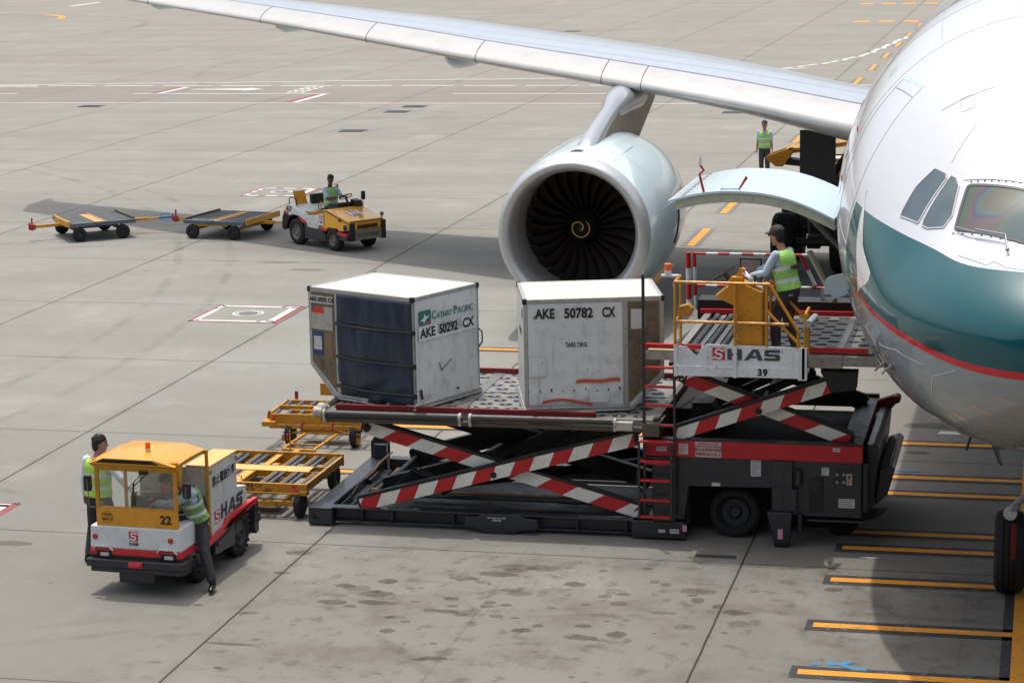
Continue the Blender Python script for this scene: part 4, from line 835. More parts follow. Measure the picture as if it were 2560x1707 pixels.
# scissor arms
def striped(name, p0, p1, h, y0, y1, n, parent, flip=False, body=BLK, slant=.45, phase=0):
    """arm between two end points in x-z, painted near face with alternating slanted blocks"""
    p0, p1 = Vector((p0[0], 0, p0[1])), Vector((p1[0], 0, p1[1])); d = (p1 - p0); L = d.length; d.normalize(); up = Vector((-d.z, 0, d.x))
    P = lambda u, v: (p0 + d * u + up * v)
    m = MB(); m.prism([(P(u, v).x, P(u, v).z) for u, v in ((-.03, -h / 2), (L + .03, -h / 2), (L + .06, h / 2), (L, h / 2 + .045), (0, h / 2 + .045), (-.03, h / 2))], y0, y1, 'y')
    arm = m.build(name, body, parent, bevel=.008)
    if n == 0: return arm
    fs = {0: MB(), 1: MB()}; k = 0; w = L / n; sl = slant * h * (-1 if flip else 1) * 1.6
    edges = [-w + w * i for i in range(int(n) + 4)]
    for i in range(len(edges) - 1):
        a, b = edges[i], edges[i + 1]
        q = [(a - sl / 2, -h / 2), (b - sl / 2, -h / 2), (b + sl / 2, h / 2), (a + sl / 2, h / 2)]
        def clip(poly, s, lim):
            out = []
            for j in range(len(poly)):
                c, e = poly[j], poly[(j + 1) % len(poly)]; ic, ie = (c[0] - lim) * s >= 0, (e[0] - lim) * s >= 0
                if ic: out.append(c)
                if ic != ie: t = (lim - c[0]) / (e[0] - c[0]); out.append((lim, c[1] + (e[1] - c[1]) * t))
            return out
        q = clip(clip(q, 1, .004), -1, L - .004)
        if len(q) > 2: fs[(i + phase) % 2].prism([(P(u, v * .97).x, P(u, v * .97).z) for u, v in q], y0 - .004, y0 + .001, 'y')
    fs[0].build("white_stripe", ORW, arm, smooth=0); fs[1].build("red_stripe", RED, arm, smooth=0)
    return arm
# main platform scissor: near pair and far pair
a1 = striped("scissor_arm", (X(-9.56), .31), (X(-5.56), 1.41), .185, .06, .16, 14.2, ld, slant=.47)
m = MB(); m.cyl((X(-7.58), .05, .83), (X(-7.58), .04, .83), .045, 16); m.build("pivot_pin", BLK, a1)
striped("scissor_arm", (X(-9.52), 1.43), (X(-5.53), .34), .185, .19, .29, 10.6, ld, slant=.62, phase=1)
striped("scissor_arm", (X(-9.55), .30), (X(-5.58), 1.40), .24, YF - .30, YF - .2, 0, ld)
striped("scissor_arm", (X(-9.50), 1.43), (X(-5.55), .34), .24, YF - .44, YF - .34, 0, ld)
striped("scissor_arm", (X(-9.45), .32), (X(-5.7), 1.36), .22, 1.0, 1.15, 0, ld); striped("scissor_arm", (X(-9.4), 1.36), (X(-5.7), .34), .22, 1.9, 2.05, 0, ld)
m = MB(); m.cyl((X(-7.58), .1, .83), (X(-7.58), YF - .2, .85), .07, 14); m.cyl((X(-9.5), .1, .32), (X(-9.5), YF - .2, .32), .05, 12); m.cyl((X(-9.45), .1, 1.42), (X(-9.45), YF - .2, 1.42), .05, 12)
m.bar((X(-6.7), .9, 1.35), (X(-8.4), 1.2, .45), .24, .18); m.bar((X(-6.7), 2.2, 1.35), (X(-8.4), 2.0, .45), .24, .18); m.bar((X(-8.9), 1.5, 1.40), (X(-6.9), 1.5, .95), .16, .2); m.bar((X(-8.9), .35, .5), (X(-5.7), YF - .4, .46), .12, .12)
m.cyl((X(-8.6), 1.0, .3), (X(-7.0), 1.0, 1.15), .06, 12); m.cyl((X(-8.6), 2.4, .3), (X(-7.0), 2.4, 1.15), .06, 12); m.build("cross_brace", BLK, ld, bevel=.01)
# main deck
DZ = 1.70; D0, D1, E0, E1 = X(-10.02), X(-5.30), -.02, 2.85
def deck_mat():
    t = NT("perforated_deck"); o = t.obj(); n = t.noise(o, 2.2, 5, .65); n2 = t.noise(o, 14, 5, .7)
    c = t.mix(t.sm(n, .35, .7, 0, .55), rgb(136, 132, 126), rgb(90, 86, 82)); c = t.mix(t.sm(n2, .5, .75, 0, .5), c, rgb(66, 60, 56))
    t.l(c, t.b.inputs['Base Color']); t.b.inputs['Roughness'].default_value = .5; t.b.inputs['Metallic'].default_value = .2; return t.m
DECK = deck_mat()
m = MB(); m.box(D0, D1, E0 + .06, E1, DZ - .16, DZ); dk = m.build("main_deck", DECK, ld, bevel=.006)
m = MB()
for xx in (X(-8.2), X(-6.75), X(-9.6)): m.box(xx, xx + .16, E0 + .08, E1 - .02, DZ, DZ + .012)
m.box(D0 + .02, D1 - .02, 1.46, 1.54, DZ, DZ + .010); m.build("deck_strip", STL2, dk)
hole = plain("deck_hole", rgb(20, 20, 22), .8)
def castors(parent, x0, x1, y0, y1, z, dx, dy, rr, skip=(), mat=BLUE):
    hm, wm = MB(), MB(); nx = int((x1 - x0) / dx); ny = int((y1 - y0) / dy); cnt = 0
    for i in range(nx + 1):
        for j in range(ny + 1):
            x, y = x0 + i * dx + (.5 * dx if j % 2 else 0), y0 + j * dy
            if x > x1 or any(a < x < b for a, b in skip): continue
            hm.cyl((0, 0, z + .001), (0, 0, z + .003), rr * 1.1, 14, M=Matrix.Translation((x, y, 0)) @ Matrix.Diagonal((1.45, 1.05, 1, 1)))
            wm.lathe([(-.03, .012), (-.03, rr * .5), (-.02, rr * .62), (.02, rr * .62), (.03, rr * .5), (.03, .012)], 'x', 12, (x, y, z - rr * .42), M=Matrix.Translation((x, y, 0)) @ Matrix.Rotation(radians(((i * 7 + j * 5) % 5) * 9 - 15), 4, 'Z') @ Matrix.Translation((-x, -y, 0)))
    h_ = hm.build("deck_opening", hole, parent); h_['kind'] = 'stuff'; w_ = wm.build("castor_wheel", mat, parent); w_['kind'] = 'stuff'
castors(dk, D0 + .16, D1 - .15, .22, E1 - .12, DZ, .29, .25, .062, skip=((X(-8.24), X(-8.0)), (X(-6.8), X(-6.55)), (X(-9.66), X(-9.42))))
m = MB(); m.box(X(-9.87), X(-6.10), E0 + .06, E0 + .12, DZ + .0, DZ + .085); m.box(X(-8.45), D1, E1 - .05, E1, DZ, DZ + .08); m.box(D0 + .02, D0 + .07, .9, E1 - .1, DZ + .01, DZ + .10); m.build("guide_rail", DRED, dk, bevel=.006)
m = MB(); m.box(D0 - .04, X(-5.25), E0 - .06, E0 + .06, DZ - .15, DZ - .085); m.box(X(-5.42), X(-5.18), E0 - .1, E0 + .5, DZ - .2, DZ - .02); m.box(X(-5.30), X(-5.22), E0 + .1, E1, DZ - .18, DZ + .02); m.build("deck_edge_beam", paint("edge_brown_steel", rgb(88, 80, 72), .5, .5, .3, metal=.3), dk, bevel=.006)
m = MB(); m.cyl((X(-9.98), E0 - .07, DZ - .025), (X(-8.02), E0 - .07, DZ - .02), .052, 16); m.cyl((X(-7.84), E0 - .07, DZ - .02), (X(-5.82), E0 - .07, DZ - .01), .052, 16); m.cyl((D0 - .03, E0 + .2, DZ), (D0 - .03, 1.7, DZ), .052, 16); m.build("edge_roller", ROLD, dk)
m = MB()
for xx in (-8.01, -7.86, -10.0, -5.80): m.cyl((X(xx) - .02, E0 - .07, DZ - .025), (X(xx) + .02, E0 - .07, DZ - .025), .068, 12); m.box(X(xx) - .02, X(xx) + .02, E0 - .12, E0 - .02, DZ - .14, DZ - .02)
m.cyl((X(-10.16), E0 - .08, DZ), (X(-10.04), E0 - .06, DZ - .01), .07, 12); m.ball((X(-10.07), E0 + .02, DZ + .03), .085, 9, 6); m.ball((X(-10.12), E0 - .02, DZ - .0), .07, 7, 5); m.cyl((D0 - .03, E0 + .12, DZ), (D0 - .03, E0 + .17, DZ), .066, 12); m.box(X(-5.80), X(-5.55), E0 - .13, E0 - .03, DZ - .12, DZ + .0)
m.build("roller_bracket", paint("bracket_pale", rgb(176, 170, 160), .6, .6, .6, chipcol=(.06, .04, .03)), dk, bevel=.006)
m = MB(); m.box(D0 + .04, D0 + .05, .3, E1 - .2, DZ + .001, DZ + .014); m.box(D0 + .12, D0 + .15, .3, E1 - .2, DZ + .001, DZ + .014); m.build("deck_groove", BLK, dk)
# chassis under the bridge
m = MB(); m.prism([(X(-5.0), 1.21), (X(-5.0), .30), (X(-4.86), .30), (X(-4.80), .78), (X(-3.62), .80), (X(-3.60), .52), (X(-3.38), .50), (X(-3.38), .42), (X(-2.43), .42), (X(-2.43), 1.21)], .04, YF - .1, 'y'); ch = m.build("chassis", GRY, ld, bevel=.012)
m = MB(); m.box(X(-5.42), X(-2.42), 0.0, .14, 1.205, 1.435); m.box(X(-2.62), X(-2.44), .14, 2.95, 1.25, 1.42); m.box(X(-5.42), X(-5.26), .14, YF, 1.20, 1.42); bf = m.build("bridge_frame", RED, ld, bevel=.006)
m = MB(); m.box(X(-5.42), X(-2.42), .0, .16, 1.437, 1.452); m.box(X(-2.63), X(-2.42), .0, 2.98, 1.437, 1.462); m.box(X(-5.42), X(-2.42), YF - .1, YF, 1.30, 1.5); m.box(X(-5.40), X(-5.12), 2.6, YF, 1.4, 1.60); m.box(X(-2.72), X(-2.62), .2, YF, 1.35, 1.445); m.build("frame_cap", DGR, ld, bevel=.006)
m = MB(); m.box(X(-4.84), X(-2.6), .55, .62, .12, 1.1); m.box(X(-4.86), X(-4.80), .1, .6, .2, 1.1); m.box(X(-5.25), X(-2.64), .18, YF - .1, 1.16, 1.24); m.box(X(-5.2), X(-4.9), 1.2, 3.0, 1.22, 1.62); m.cyl((X(-4.9), 1.4, 1.5), (X(-4.3), 2.0, 1.75), .07, 10); m.cyl((X(-4.7), .9, 1.35), (X(-3.7), 1.3, 1.75), .06, 10); m.box(X(-4.9), X(-4.5), .8, 2.2, 1.3, 1.44); m.build("well_floor", plain("well_shade_black", rgb(9, 9, 10), .85), ld, bevel=.01)  # near-black colour stands in for the shade under the bridge deck
m = MB(); m.box(X(-3.64), X(-3.36), -.05, .06, .82, 1.20); m.box(X(-3.64), X(-3.30), -.05, .02, .5, .82); m.prism([(X(-3.70), .50), (X(-3.36), .50), (X(-3.39), .06), (X(-3.60), .06)], -.12, .05, 'y'); m.cyl((X(-3.5), -.02, .5), (X(-3.5), -.02, 1.05), .035, 10); m.cyl((X(-3.28), .0, .86), (X(-3.28), .0, 1.08), .05, 12); m.cyl((X(-3.26), .0, .2), (X(-3.26), .0, .46), .04, 12); m.box(X(-3.60), X(-3.42), -.08, .1, 0.0, .06); m.build("stabiliser_leg", GRY, ld, bevel=.008)
m = MB(); m.prism([(X(-3.2), .42), (X(-2.42), .40), (X(-2.30), .50), (X(-2.22), 1.34), (X(-2.28), 1.39), (X(-2.40), 1.38), (X(-2.43), .5)], .35, 2.85, 'y'); m.prism([(X(-2.3), .45), (X(-2.12), .62), (X(-2.02), .98), (X(-2.08), 1.04), (X(-2.24), .98)], .6, 2.6, 'y'); m.build("end_housing", GRY, ld, bevel=.02)
m = MB(); m.prism([(X(-3.17), .0), (X(-2.38), .0), (X(-2.18), .3), (X(-2.10), .75), (X(-3.17), .75)], .36, .385, 'z'); m.build("step_plate", GRY, ld, bevel=.006)
m = MB(); m.box(X(-2.42), X(-2.36), .06, .34, .50, 1.18); m.build("corner_panel", DGR, ld, bevel=.008)
m = MB(); m.box(X(-3.14), X(-2.95), .020, .04, .50, .98); m.build("hose_cabinet", BLK, ch, bevel=.004)
m = MB(); m.cyl((X(-3.06), .015, .86), (X(-3.06), .022, .86), .07, 16); m.tube([(X(-3.1), .012, .75), (X(-3.02), .012, .8), (X(-3.08), .012, .9)], .008, 6); m.build("hose_coil", DGR, ch)
pn = MB(); pn.box(X(-2.80), X(-2.54), .028, .04, .87, 1.10); pn = pn.build("control_panel", DGR, ch, bevel=.003)
m = MB()
for (a, b) in ((-2.76, 1.03), (-2.67, 1.03), (-2.76, .925), (-2.67, .925)): m.cyl((X(a), .012, b), (X(a), .03, b), .020, 12)
m.build("gauge", STL, pn)
m = MB(); m.box(X(-2.635), X(-2.555), .022, .030, .965, 1.045); m.box(X(-2.635), X(-2.555), .022, .030, .885, .96); bx = m.build("switch_plate", paint("plate_beige", rgb(168, 158, 138), .5, .3, .2), pn)
m = MB(); m.cyl((X(-2.595), .014, 1.00), (X(-2.595), .024, 1.00), .018, 12); m.build("switch_knob", BLK, pn)
m = MB(); m.cyl((X(-2.61), .014, .93), (X(-2.61), .024, .93), .014, 10); m.build("stop_button", LRED, pn)
LBL = paint("label_white", rgb(190, 192, 190), .5, .3, .2); LBLP = paint("label_pink", rgb(206, 150, 170), .5, .2, .2)
def label(x0, x1, z0, z1, y=-.004, parent=ld, lines=0, red=False, mat=None):
    m = MB(); m.box(X(x0), X(x1), y, y + .004, z0, z1); o = m.build("notice_label", mat or LBL, parent, smooth=0)
    if lines:
        q = MB(); h_ = (z1 - z0) / (lines + 1)
        for k in range(lines):
            zz = z1 - h_ * (k + .8); q.box(X(x0) + .012, X(x1) - .012 - .02 * (k % 3), y - .0015, y, zz - h_ * .2, zz + h_ * .12)
        q.build("printed_line", plain("print_red", rgb(176, 84, 92), .6) if red else plain("print_grey", rgb(120, 124, 130), .6), o, smooth=0)
    return o
label(-5.24, -5.10, 1.28, 1.345, lines=2); label(-4.93, -4.80, 1.245, 1.395, lines=6, red=True)
pl = label(-4.70, -4.34, 1.215, 1.425)
for s_, zz, sz in (("STANDING ON A RAISED", 1.402, .026), ("PLATFORM WITH LOAD IS PROHIBITED", 1.366, .022), ("\u7576\u5927\u53f0\u6709\u6607\u8ca8\u9ad8\u6a5f", 1.316, .050), ("\u56b4\u7981\u7ad9\u7acb\u5927\u53f0\u4e0a", 1.254, .050)): text(s_, sz, plain("print_red", (0, 0, 0)), pl, plane_M((X(-4.52), -.004, zz), (1, 0, 0), (0, 0, 1)), "notice_lettering", .002)
label(-3.94, -3.80, .96, 1.19, y=.034, lines=7, parent=ch); label(-4.48, -4.36, .80, .85, y=.034, parent=ch); label(-2.97, -2.87, 1.01, 1.12, y=.03, parent=ch, lines=3); label(-2.74, -2.52, .565, .69, y=.034, parent=ch, lines=4); label(-2.82, -2.72, 1.355, 1.405, lines=1)
label(-4.88, -4.82, .15, .24, y=-.034, mat=LBLP); label(-3.55, -3.48, .13, .27, y=-.125, mat=LBLP); label(-5.06, -4.93, .115, .18, y=-.034, lines=1); label(-5.22, -5.12, .12, .17, y=-.034); label(-8.8, -8.7, .272, .276, y=.10)
text("HYDRAULIC", .03, LGREY, ch, plane_M((X(-4.42), .038, .895), (1, 0, 0), (0, 0, 1)), "lettering", .0)
m = MB()
for k in range(3): m.tube([(X(-9.3) + .06 * k, .5, .35), (X(-8.9) + .05 * k, .45, .75 + .03 * k), (X(-8.3), .42, .55), (X(-7.6), .40, .80), (X(-7.1), .42, 1.15), (X(-6.6), .5, 1.30), (X(-6.2) + .05 * k, .6, 1.5)], .013, 6)
m.tube([(X(-5.3), .2, 1.3), (X(-5.5), .1, 1.1), (X(-5.55), .12, .8), (X(-5.4), .15, .5), (X(-5.6), .2, .35)], .016, 6); m.build("hydraulic_hose", BLK, ld)
m = MB()
for k in range(24): m.cyl((.5 + k * .2, .012, .258), (.5 + k * .2, .022, .258), .010, 6)
for xx in (2.40, 2.46, 3.16, 3.24): m.cyl((xx, -.066, .12), (xx, -.058, .12), .010, 6); m.cyl((xx, -.066, .20), (xx, -.058, .20), .010, 6)
m.build("bolt_row", BLK, ld)
m = MB(); m.box(X(-5.30), X(-4.98), -.02, .3, .28, 1.2); m.build("mast_post", GRY, ld, bevel=.01)
m = MB(); m.prism([(X(-2.44), 1.28), (X(-2.32), 1.24), (X(-2.14), 1.44), (X(-2.20), 1.54), (X(-2.44), 1.46)], 2.78, 2.92, 'y'); m.cyl((X(-2.15), 2.74, 1.49), (X(-2.15), 2.96, 1.49), .06, 14); m.build("hose_hook", DRED, ld, bevel=.01)
wheel(ld, (X(-4.20), .42, .36), .36, .30, 'y', RIMD, .6); wheel(ld, (X(-4.20), YF - .3, .37), .37, .30, 'y', RIMD, .6); wheel(ld, (X(-2.75), .7, .26), .26, .22, 'y', RIMD, .6); wheel(ld, (X(-2.75), YF - .8, .26), .26, .22, 'y', RIMD, .6)
# bridge scissor
a3 = striped("scissor_arm", (X(-4.98), 1.50), (X(-2.70), 2.30), .175, .06, .16, 7.8, ld, slant=.5, phase=1)
m = MB(); m.cyl((X(-3.83), .05, 1.87), (X(-3.83), .035, 1.87), .045, 16); m.build("pivot_pin", BLK, a3)
striped("scissor_arm", (X(-4.85), 2.26), (X(-2.62), 1.46), .175, .19, .29, 6.4, ld, slant=.66)
striped("scissor_arm", (X(-4.98), 1.50), (X(-2.70), 2.30), .2, YF - .4, YF - .3, 0, ld); striped("scissor_arm", (X(-4.85), 2.26), (X(-2.62), 1.46), .2, YF - .6, YF - .5, 0, ld)
m = MB(); m.cyl((X(-3.83), .1, 1.87), (X(-3.83), YF - .3, 1.87), .06, 12); m.bar((X(-4.5), 1.3, 1.6), (X(-3.2), 1.3, 2.2), .12, .12); m.bar((X(-4.5), 2.3, 1.6), (X(-3.2), 2.3, 2.2), .12, .12); m.prism([(X(-2.85), 2.15), (X(-2.52), 2.2), (X(-2.50), 2.45), (X(-3.0), 2.45)], .05, .3, 'y'); m.box(X(-4.9), X(-4.6), 1.0, 2.8, 1.5, 1.75); m.build("bridge_brace", BLK, ld, bevel=.008)
m = MB()
for k in range(3): m.tube([(X(-4.95) + .05 * k, .2, 2.45), (X(-5.0) + .05 * k, .2, 2.25), (X(-4.86) + .05 * k, .2, 2.2), (X(-4.6), .2, 2.35)], .012, 6)
m.tube([(X(-3.0), .2, 2.48), (X(-2.9), .15, 2.3), (X(-3.1), .2, 2.2)], .02, 6); m.build("cable", BLK, ld)
# bridge deck (roller section on the left, castor section to the door)
BZ = 2.70; B0, B1 = X(-4.98), X(-2.30)
m = MB(); m.box(X(-4.05), B1, .10, 2.80, BZ - .10, BZ); m.box(B0, X(-4.05), .10, 2.80, BZ - .16, BZ - .07); bd = m.build("bridge_deck", DECK, ld, bevel=.004)
castors(bd, X(-3.92), B1 - .08, .22, 2.7, BZ, .29, .22, .056, skip=((X(-2.83), X(-2.70)),), mat=DGR)
m = MB(); m.box(X(-2.80), X(-2.72), .12, 2.78, BZ, BZ + .008); m.box(B0, B0 + .10, .1, 2.8, BZ - .07, BZ); m.box(X(-4.06), X(-3.98), .1, 2.8, BZ - .02, BZ + .006); m.build("deck_strip", STL, bd)
m = MB()
for k in range(4): xx = X(-4.78) + k * .20; m.cyl((xx, .12, BZ - .035), (xx, 2.78, BZ - .035), .048, 14)
m.build("drive_roller", ROLL, bd)
m = MB()
for k in range(4): xx = X(-4.68) + k * .20; m.box(xx - .035, xx + .035, .12, 2.78, BZ - .035, BZ - .012)
m.build("tread_strip", STL, bd)
m = MB(); m.box(X(-3.16), X(-2.36), .06, .10, BZ + .0, BZ + .075); m.box(X(-5.05), X(-2.50), 2.80, 2.85, BZ + .0, BZ + .07); m.box(X(-5.38), X(-4.62), .0, .06, BZ + .02, BZ + .085); m.build("guide_rail", RED, bd, bevel=.005)
m = MB(); m.box(X(-3.16), X(-2.70), .02, .10, BZ - .20, BZ - .02); m.box(X(-2.70), X(-2.12), .03, .09, BZ - .17, BZ - .03); m.box(X(-5.38), X(-4.90), .0, .30, BZ - .14, BZ - .03); m.box(X(-3.16), X(-2.3), 2.75, 2.85, BZ - .2, BZ - .02); m.build("bridge_edge_beam", STL, bd, bevel=.005)
m = MB(); m.box(X(-5.36), X(-4.98), .02, .28, BZ - .028, BZ - .01); m.build("grating_step", paint("step_grating", rgb(170, 160, 124), .6, .5, .3), bd)
m = MB(); m.box(X(-2.30), X(-2.18), .3, 2.6, BZ - .12, BZ - .01); m.build("bridge_bumper", BLK, bd, bevel=.02)
m = MB(); m.bar((X(-5.32), .6, BZ - .25), (X(-4.98), 2.7, BZ - .12), .06, .05); m.bar((X(-5.12), .5, BZ - .3), (X(-4.9), 2.6, BZ - .1), .05, .05); m.build("deck_link", DGR, bd)
# operator platform
OY = -.50
WPAN = paint("panel_white", rgb(218, 221, 222), .35, .3, .35, chipcol=(.12, .09, .07)); 
m = MB(); m.prism([(X(-4.86), 2.60), (X(-4.86), 2.86), (X(-4.74), 2.86), (X(-4.60), 2.72), (X(-4.52), 2.86), (X(-4.45), 2.895), (X(-3.22), 2.875), (X(-3.22), 2.60)], OY + .01, OY + .03, 'y'); m.box(X(-4.90), X(-3.22), OY - .02, OY + .02, 2.46, 2.60); m.box(X(-4.90), X(-3.14), OY + .03, .0, 2.46, 2.50); op = m.build("operator_platform", WPAN, ld, bevel=.004)
m = MB()
for xx in (-4.905, -4.10, -3.19): m.box(X(xx), X(xx) + .045, OY - .03, OY + .0, 2.45, 2.88)
m.box(X(-3.24), X(-3.12), OY - .03, OY + .05, 2.44, 2.88); m.build("panel_post", WPAN, op, bevel=.004)
Mh = plane_M((X(-4.38), OY + .010, 2.685), (1, 0, 0), (0, 0, 1))
Mh = Matrix.Translation((0, 0, 0)) @ Mh
lgM = plane_M((X(-4.385), OY + .010 - 0, 2.685), (1, 0, 0), (0, 0, 1))
emblem(.165, op, lgM); wdt = bigtext("HAS", .150, LGREY, op, plane_M((X(-4.185), OY + .010, 2.690), (1.0, 0, 0), (0, 0, 1)) @ Matrix.Diagonal((1.27, 1, 1, 1)))
text("39", .125, INK, op, plane_M((X(-3.71), OY - .021, 2.53), (1, 0, 0), (0, 0, 1)), "fleet_number", .006, sx=.95, space=1.2)
# yellow railings
RZ = 3.735; r_t = .020
m = MB()
def T(a, b, r=r_t): m.cyl(a, b, r, 10)
y0_, y1_ = OY, OY + .48
def P3(x, y, z): return (X(x), y, z)
for a, b in ((P3(-4.89, y0_, 2.86), P3(-4.89, y0_, RZ)), (P3(-4.89, y0_, RZ), P3(-3.62, y0_, RZ - .01)), (P3(-3.62, y0_, RZ - .01), P3(-3.24, y0_, 3.10)), (P3(-3.24, y0_, 3.10), P3(-3.24, y0_, 2.86)),
             (P3(-4.89, y0_, 3.20), P3(-3.36, y0_, 3.19)), (P3(-4.08, y0_, 2.88), P3(-4.08, y0_, RZ)), (P3(-4.89, y1_, 2.7), P3(-4.89, y1_, RZ)), (P3(-4.89, y0_, RZ), P3(-4.89, y1_, RZ)), (P3(-4.89, y0_, 3.2), P3(-4.89, y1_, 3.2)),
             (P3(-3.66, y0_ + .02, 2.88), P3(-3.66, y0_ + .02, RZ + .02)), (P3(-3.66, y1_, RZ - .04), P3(-3.20, y1_, 3.19)), (P3(-3.20, y1_, 3.19), P3(-3.12, y0_ + .02, 3.32)), (P3(-3.15, y0_ + .02, 2.87), P3(-3.15, y0_ + .02, 3.32)), (P3(-3.15, y1_, 2.7), P3(-3.15, y1_, 3.34)), (P3(-3.66, y0_ + .02, 3.36), P3(-3.18, y0_ + .02, 2.87)), (P3(-3.15, y0_, 3.32), P3(-3.15, y1_, 3.33)), (P3(-3.66, y1_, 2.9), P3(-3.66, y1_, RZ - .04))): T(a, b)
m.build("handrail", YEL, op)
m = MB(); m.cyl(P3(-3.10, y0_ - .06, 3.21), P3(-3.04, y0_ + .26, 3.25), .05, 16); m.build("document_tube", plain("tube_grey", rgb(150, 156, 162), .4), op)
m = MB(); m.prism([(X(-4.36), 3.53), (X(-4.14), 3.71), (X(-4.02), 3.73), (X(-3.73), 3.60), (X(-3.72), 2.55), (X(-4.06), 2.55), (X(-4.07), 3.40)], y0_ + .07, y0_ + .42, 'y'); co = m.build("control_console", YEL, op, bevel=.006)
m = MB(); m.prism([(X(-4.13), 3.72), (X(-4.03), 3.92), (X(-3.96), 3.90), (X(-4.0), 3.74)], y0_ + .12, y0_ + .22, 'y'); m.prism([(X(-4.20), 3.73), (X(-4.14), 3.80), (X(-3.98), 3.80), (X(-3.98), 3.72)], y0_ + .08, y0_ + .22, 'y'); m.build("control_box", YEL, co, bevel=.004)
m = MB(); m.cyl((X(-4.02), y0_ + .16, 3.915), (X(-4.02), y0_ + .16, 3.94), .016, 8); m.cyl((X(-3.85), y0_ + .2, 3.66), (X(-3.84), y0_ + .2, 3.78), .01, 8); m.ball((X(-3.84), y0_ + .2, 3.79), .022, 8, 6); m.cyl((X(-3.78), y0_ + .3, 3.64), (X(-3.76), y0_ + .3, 3.75), .01, 8); m.ball((X(-3.76), y0_ + .3, 3.76), .022, 8, 6); m.build("control_lever", BLK, co)
m = MB()
for k in range(7): a = -.02 + .03 * k; m.cyl((X(-4.33) + .028 * k, y0_ + .10 + .05 * (k % 2), 3.565 + .022 * k), (X(-4.335) + .028 * k, y0_ + .10 + .05 * (k % 2), 3.578 + .022 * k), .012, 8)
m.build("button", plain("button_pale", rgb(190, 176, 170), .4), co)
m = MB(); m.add([(X(-4.0), y0_ + .1, 3.86), (X(-3.88), y0_ + .12, 3.74), (X(-3.86), y0_ + .3, 3.74), (X(-3.98), y0_ + .28, 3.86)], [(0, 1, 2, 3)]); m.add([(X(-3.92), y0_ + .1, 3.74), (X(-3.74), y0_ + .11, 3.655), (X(-3.74), y0_ + .32, 3.655), (X(-3.92), y0_ + .3, 3.74)], [(0, 1, 2, 3)])
sh_ = m.build("paper_sheet", plain("paper", rgb(226, 228, 232), .7), co, fix=False); so = sh_.modifiers.new("solid", 'SOLIDIFY'); so.thickness = .002
def torus(c, R, r, M, n=28, k=8):
    rg = []
    for i in range(n + 1):
        a = 2 * pi * i / n; rg.append([M @ Vector(((R + r * cos(2 * pi * j / k)) * cos(a), (R + r * cos(2 * pi * j / k)) * sin(a), r * sin(2 * pi * j / k))) + Vector(c) for j in range(k)])
    return rg
m = MB(); Mw = Matrix.Rotation(radians(-33), 3, 'Y'); cc = (X(-4.27), y0_ + .28, 3.82); m.ring(torus(cc, .17, .014, Mw), cap=False)
for a in (0, 120, 240): m.cyl(cc, Vector(cc) + Mw @ Vector((.165 * cos(radians(a)), .165 * sin(radians(a)), 0)), .010, 6)
m.cyl(cc, Vector(cc) - Mw @ Vector((-.02, 0, .18)), .03, 8); m.build("steering_wheel", BLK, op)
m = MB(); m.prism(rounded([(X(-4.86), 3.24), (X(-4.70), 3.27), (X(-4.66), 3.36), (X(-4.72), 3.42), (X(-4.86), 3.38)], .1, 2), y0_ + .08, y0_ + .22, 'y'); m.build("lamp_housing", YEL2, op, bevel=.01)
m = MB(); m.cyl((X(-5.03), y0_ + .3, 3.78), (X(-5.03), y0_ + .3, 3.84), .048, 16); m.box(X(-5.12), X(-4.88), y0_ + .26, y0_ + .34, 3.755, 3.78); bb = m.build("beacon_base", WHT, op); m = MB(); m.cyl((X(-5.03), y0_ + .3, 3.84), (X(-5.03), y0_ + .3, 3.93), .046, 16); m.build("beacon_lens", AMB, bb)
# far guard rail, red and white bands
def banded(p0, p1, r, n, start=0, parent=None, nm="guard_rail"):
    p0, p1 = Vector(p0), Vector(p1); a, b = MB(), MB()
    for k in range(n):
        q0, q1 = p0.lerp(p1, k / n), p0.lerp(p1, (k + 1) / n); (a if (k + start) % 2 == 0 else b).cyl(q0, q1, r, 12)
    o = b.build(nm, WHT, parent); a.build("red_band", RED, o)
ry = 3.1
banded(P3(-5.26, ry, 2.62), P3(-5.27, ry, 3.565), .040, 4, 1, ld); banded(P3(-5.16, ry, 2.7), P3(-5.18, ry, 3.565), .028, 4, 1, ld)
banded(P3(-5.18, ry, 3.55), P3(-3.40, ry, 3.55), .020, 10, 0, ld); banded(P3(-5.18, ry, 3.07), P3(-3.08, ry, 3.06), .022, 12, 0, ld)
banded(P3(-3.60, ry, 3.55), P3(-3.38, ry, 3.1), .026, 2, 0, ld)
m = MB(); m.box(X(-3.30), X(-3.20), ry - .02, ry + .02, 2.75, 3.06); m.build("rail_post", WHT, ld)
m = MB(); m.box(X(-5.10), X(-2.45), 2.86, ry + .14, 2.60, 2.90); m.build("far_kick_plate", BLK, ld, bevel=.01)
m = MB(); m.box(X(-4.49), X(-4.16), ry - .05, ry - .03, 3.19, 3.495); fr_ = m.build("notice_frame", DGR, ld)
label(-4.465, -4.185, 3.21, 3.47, y=ry - .056, lines=7, red=True, parent=fr_)
banded(P3(-4.14, ry, 3.06), P3(-4.14, ry, 3.54), .022, 3, 1, ld)
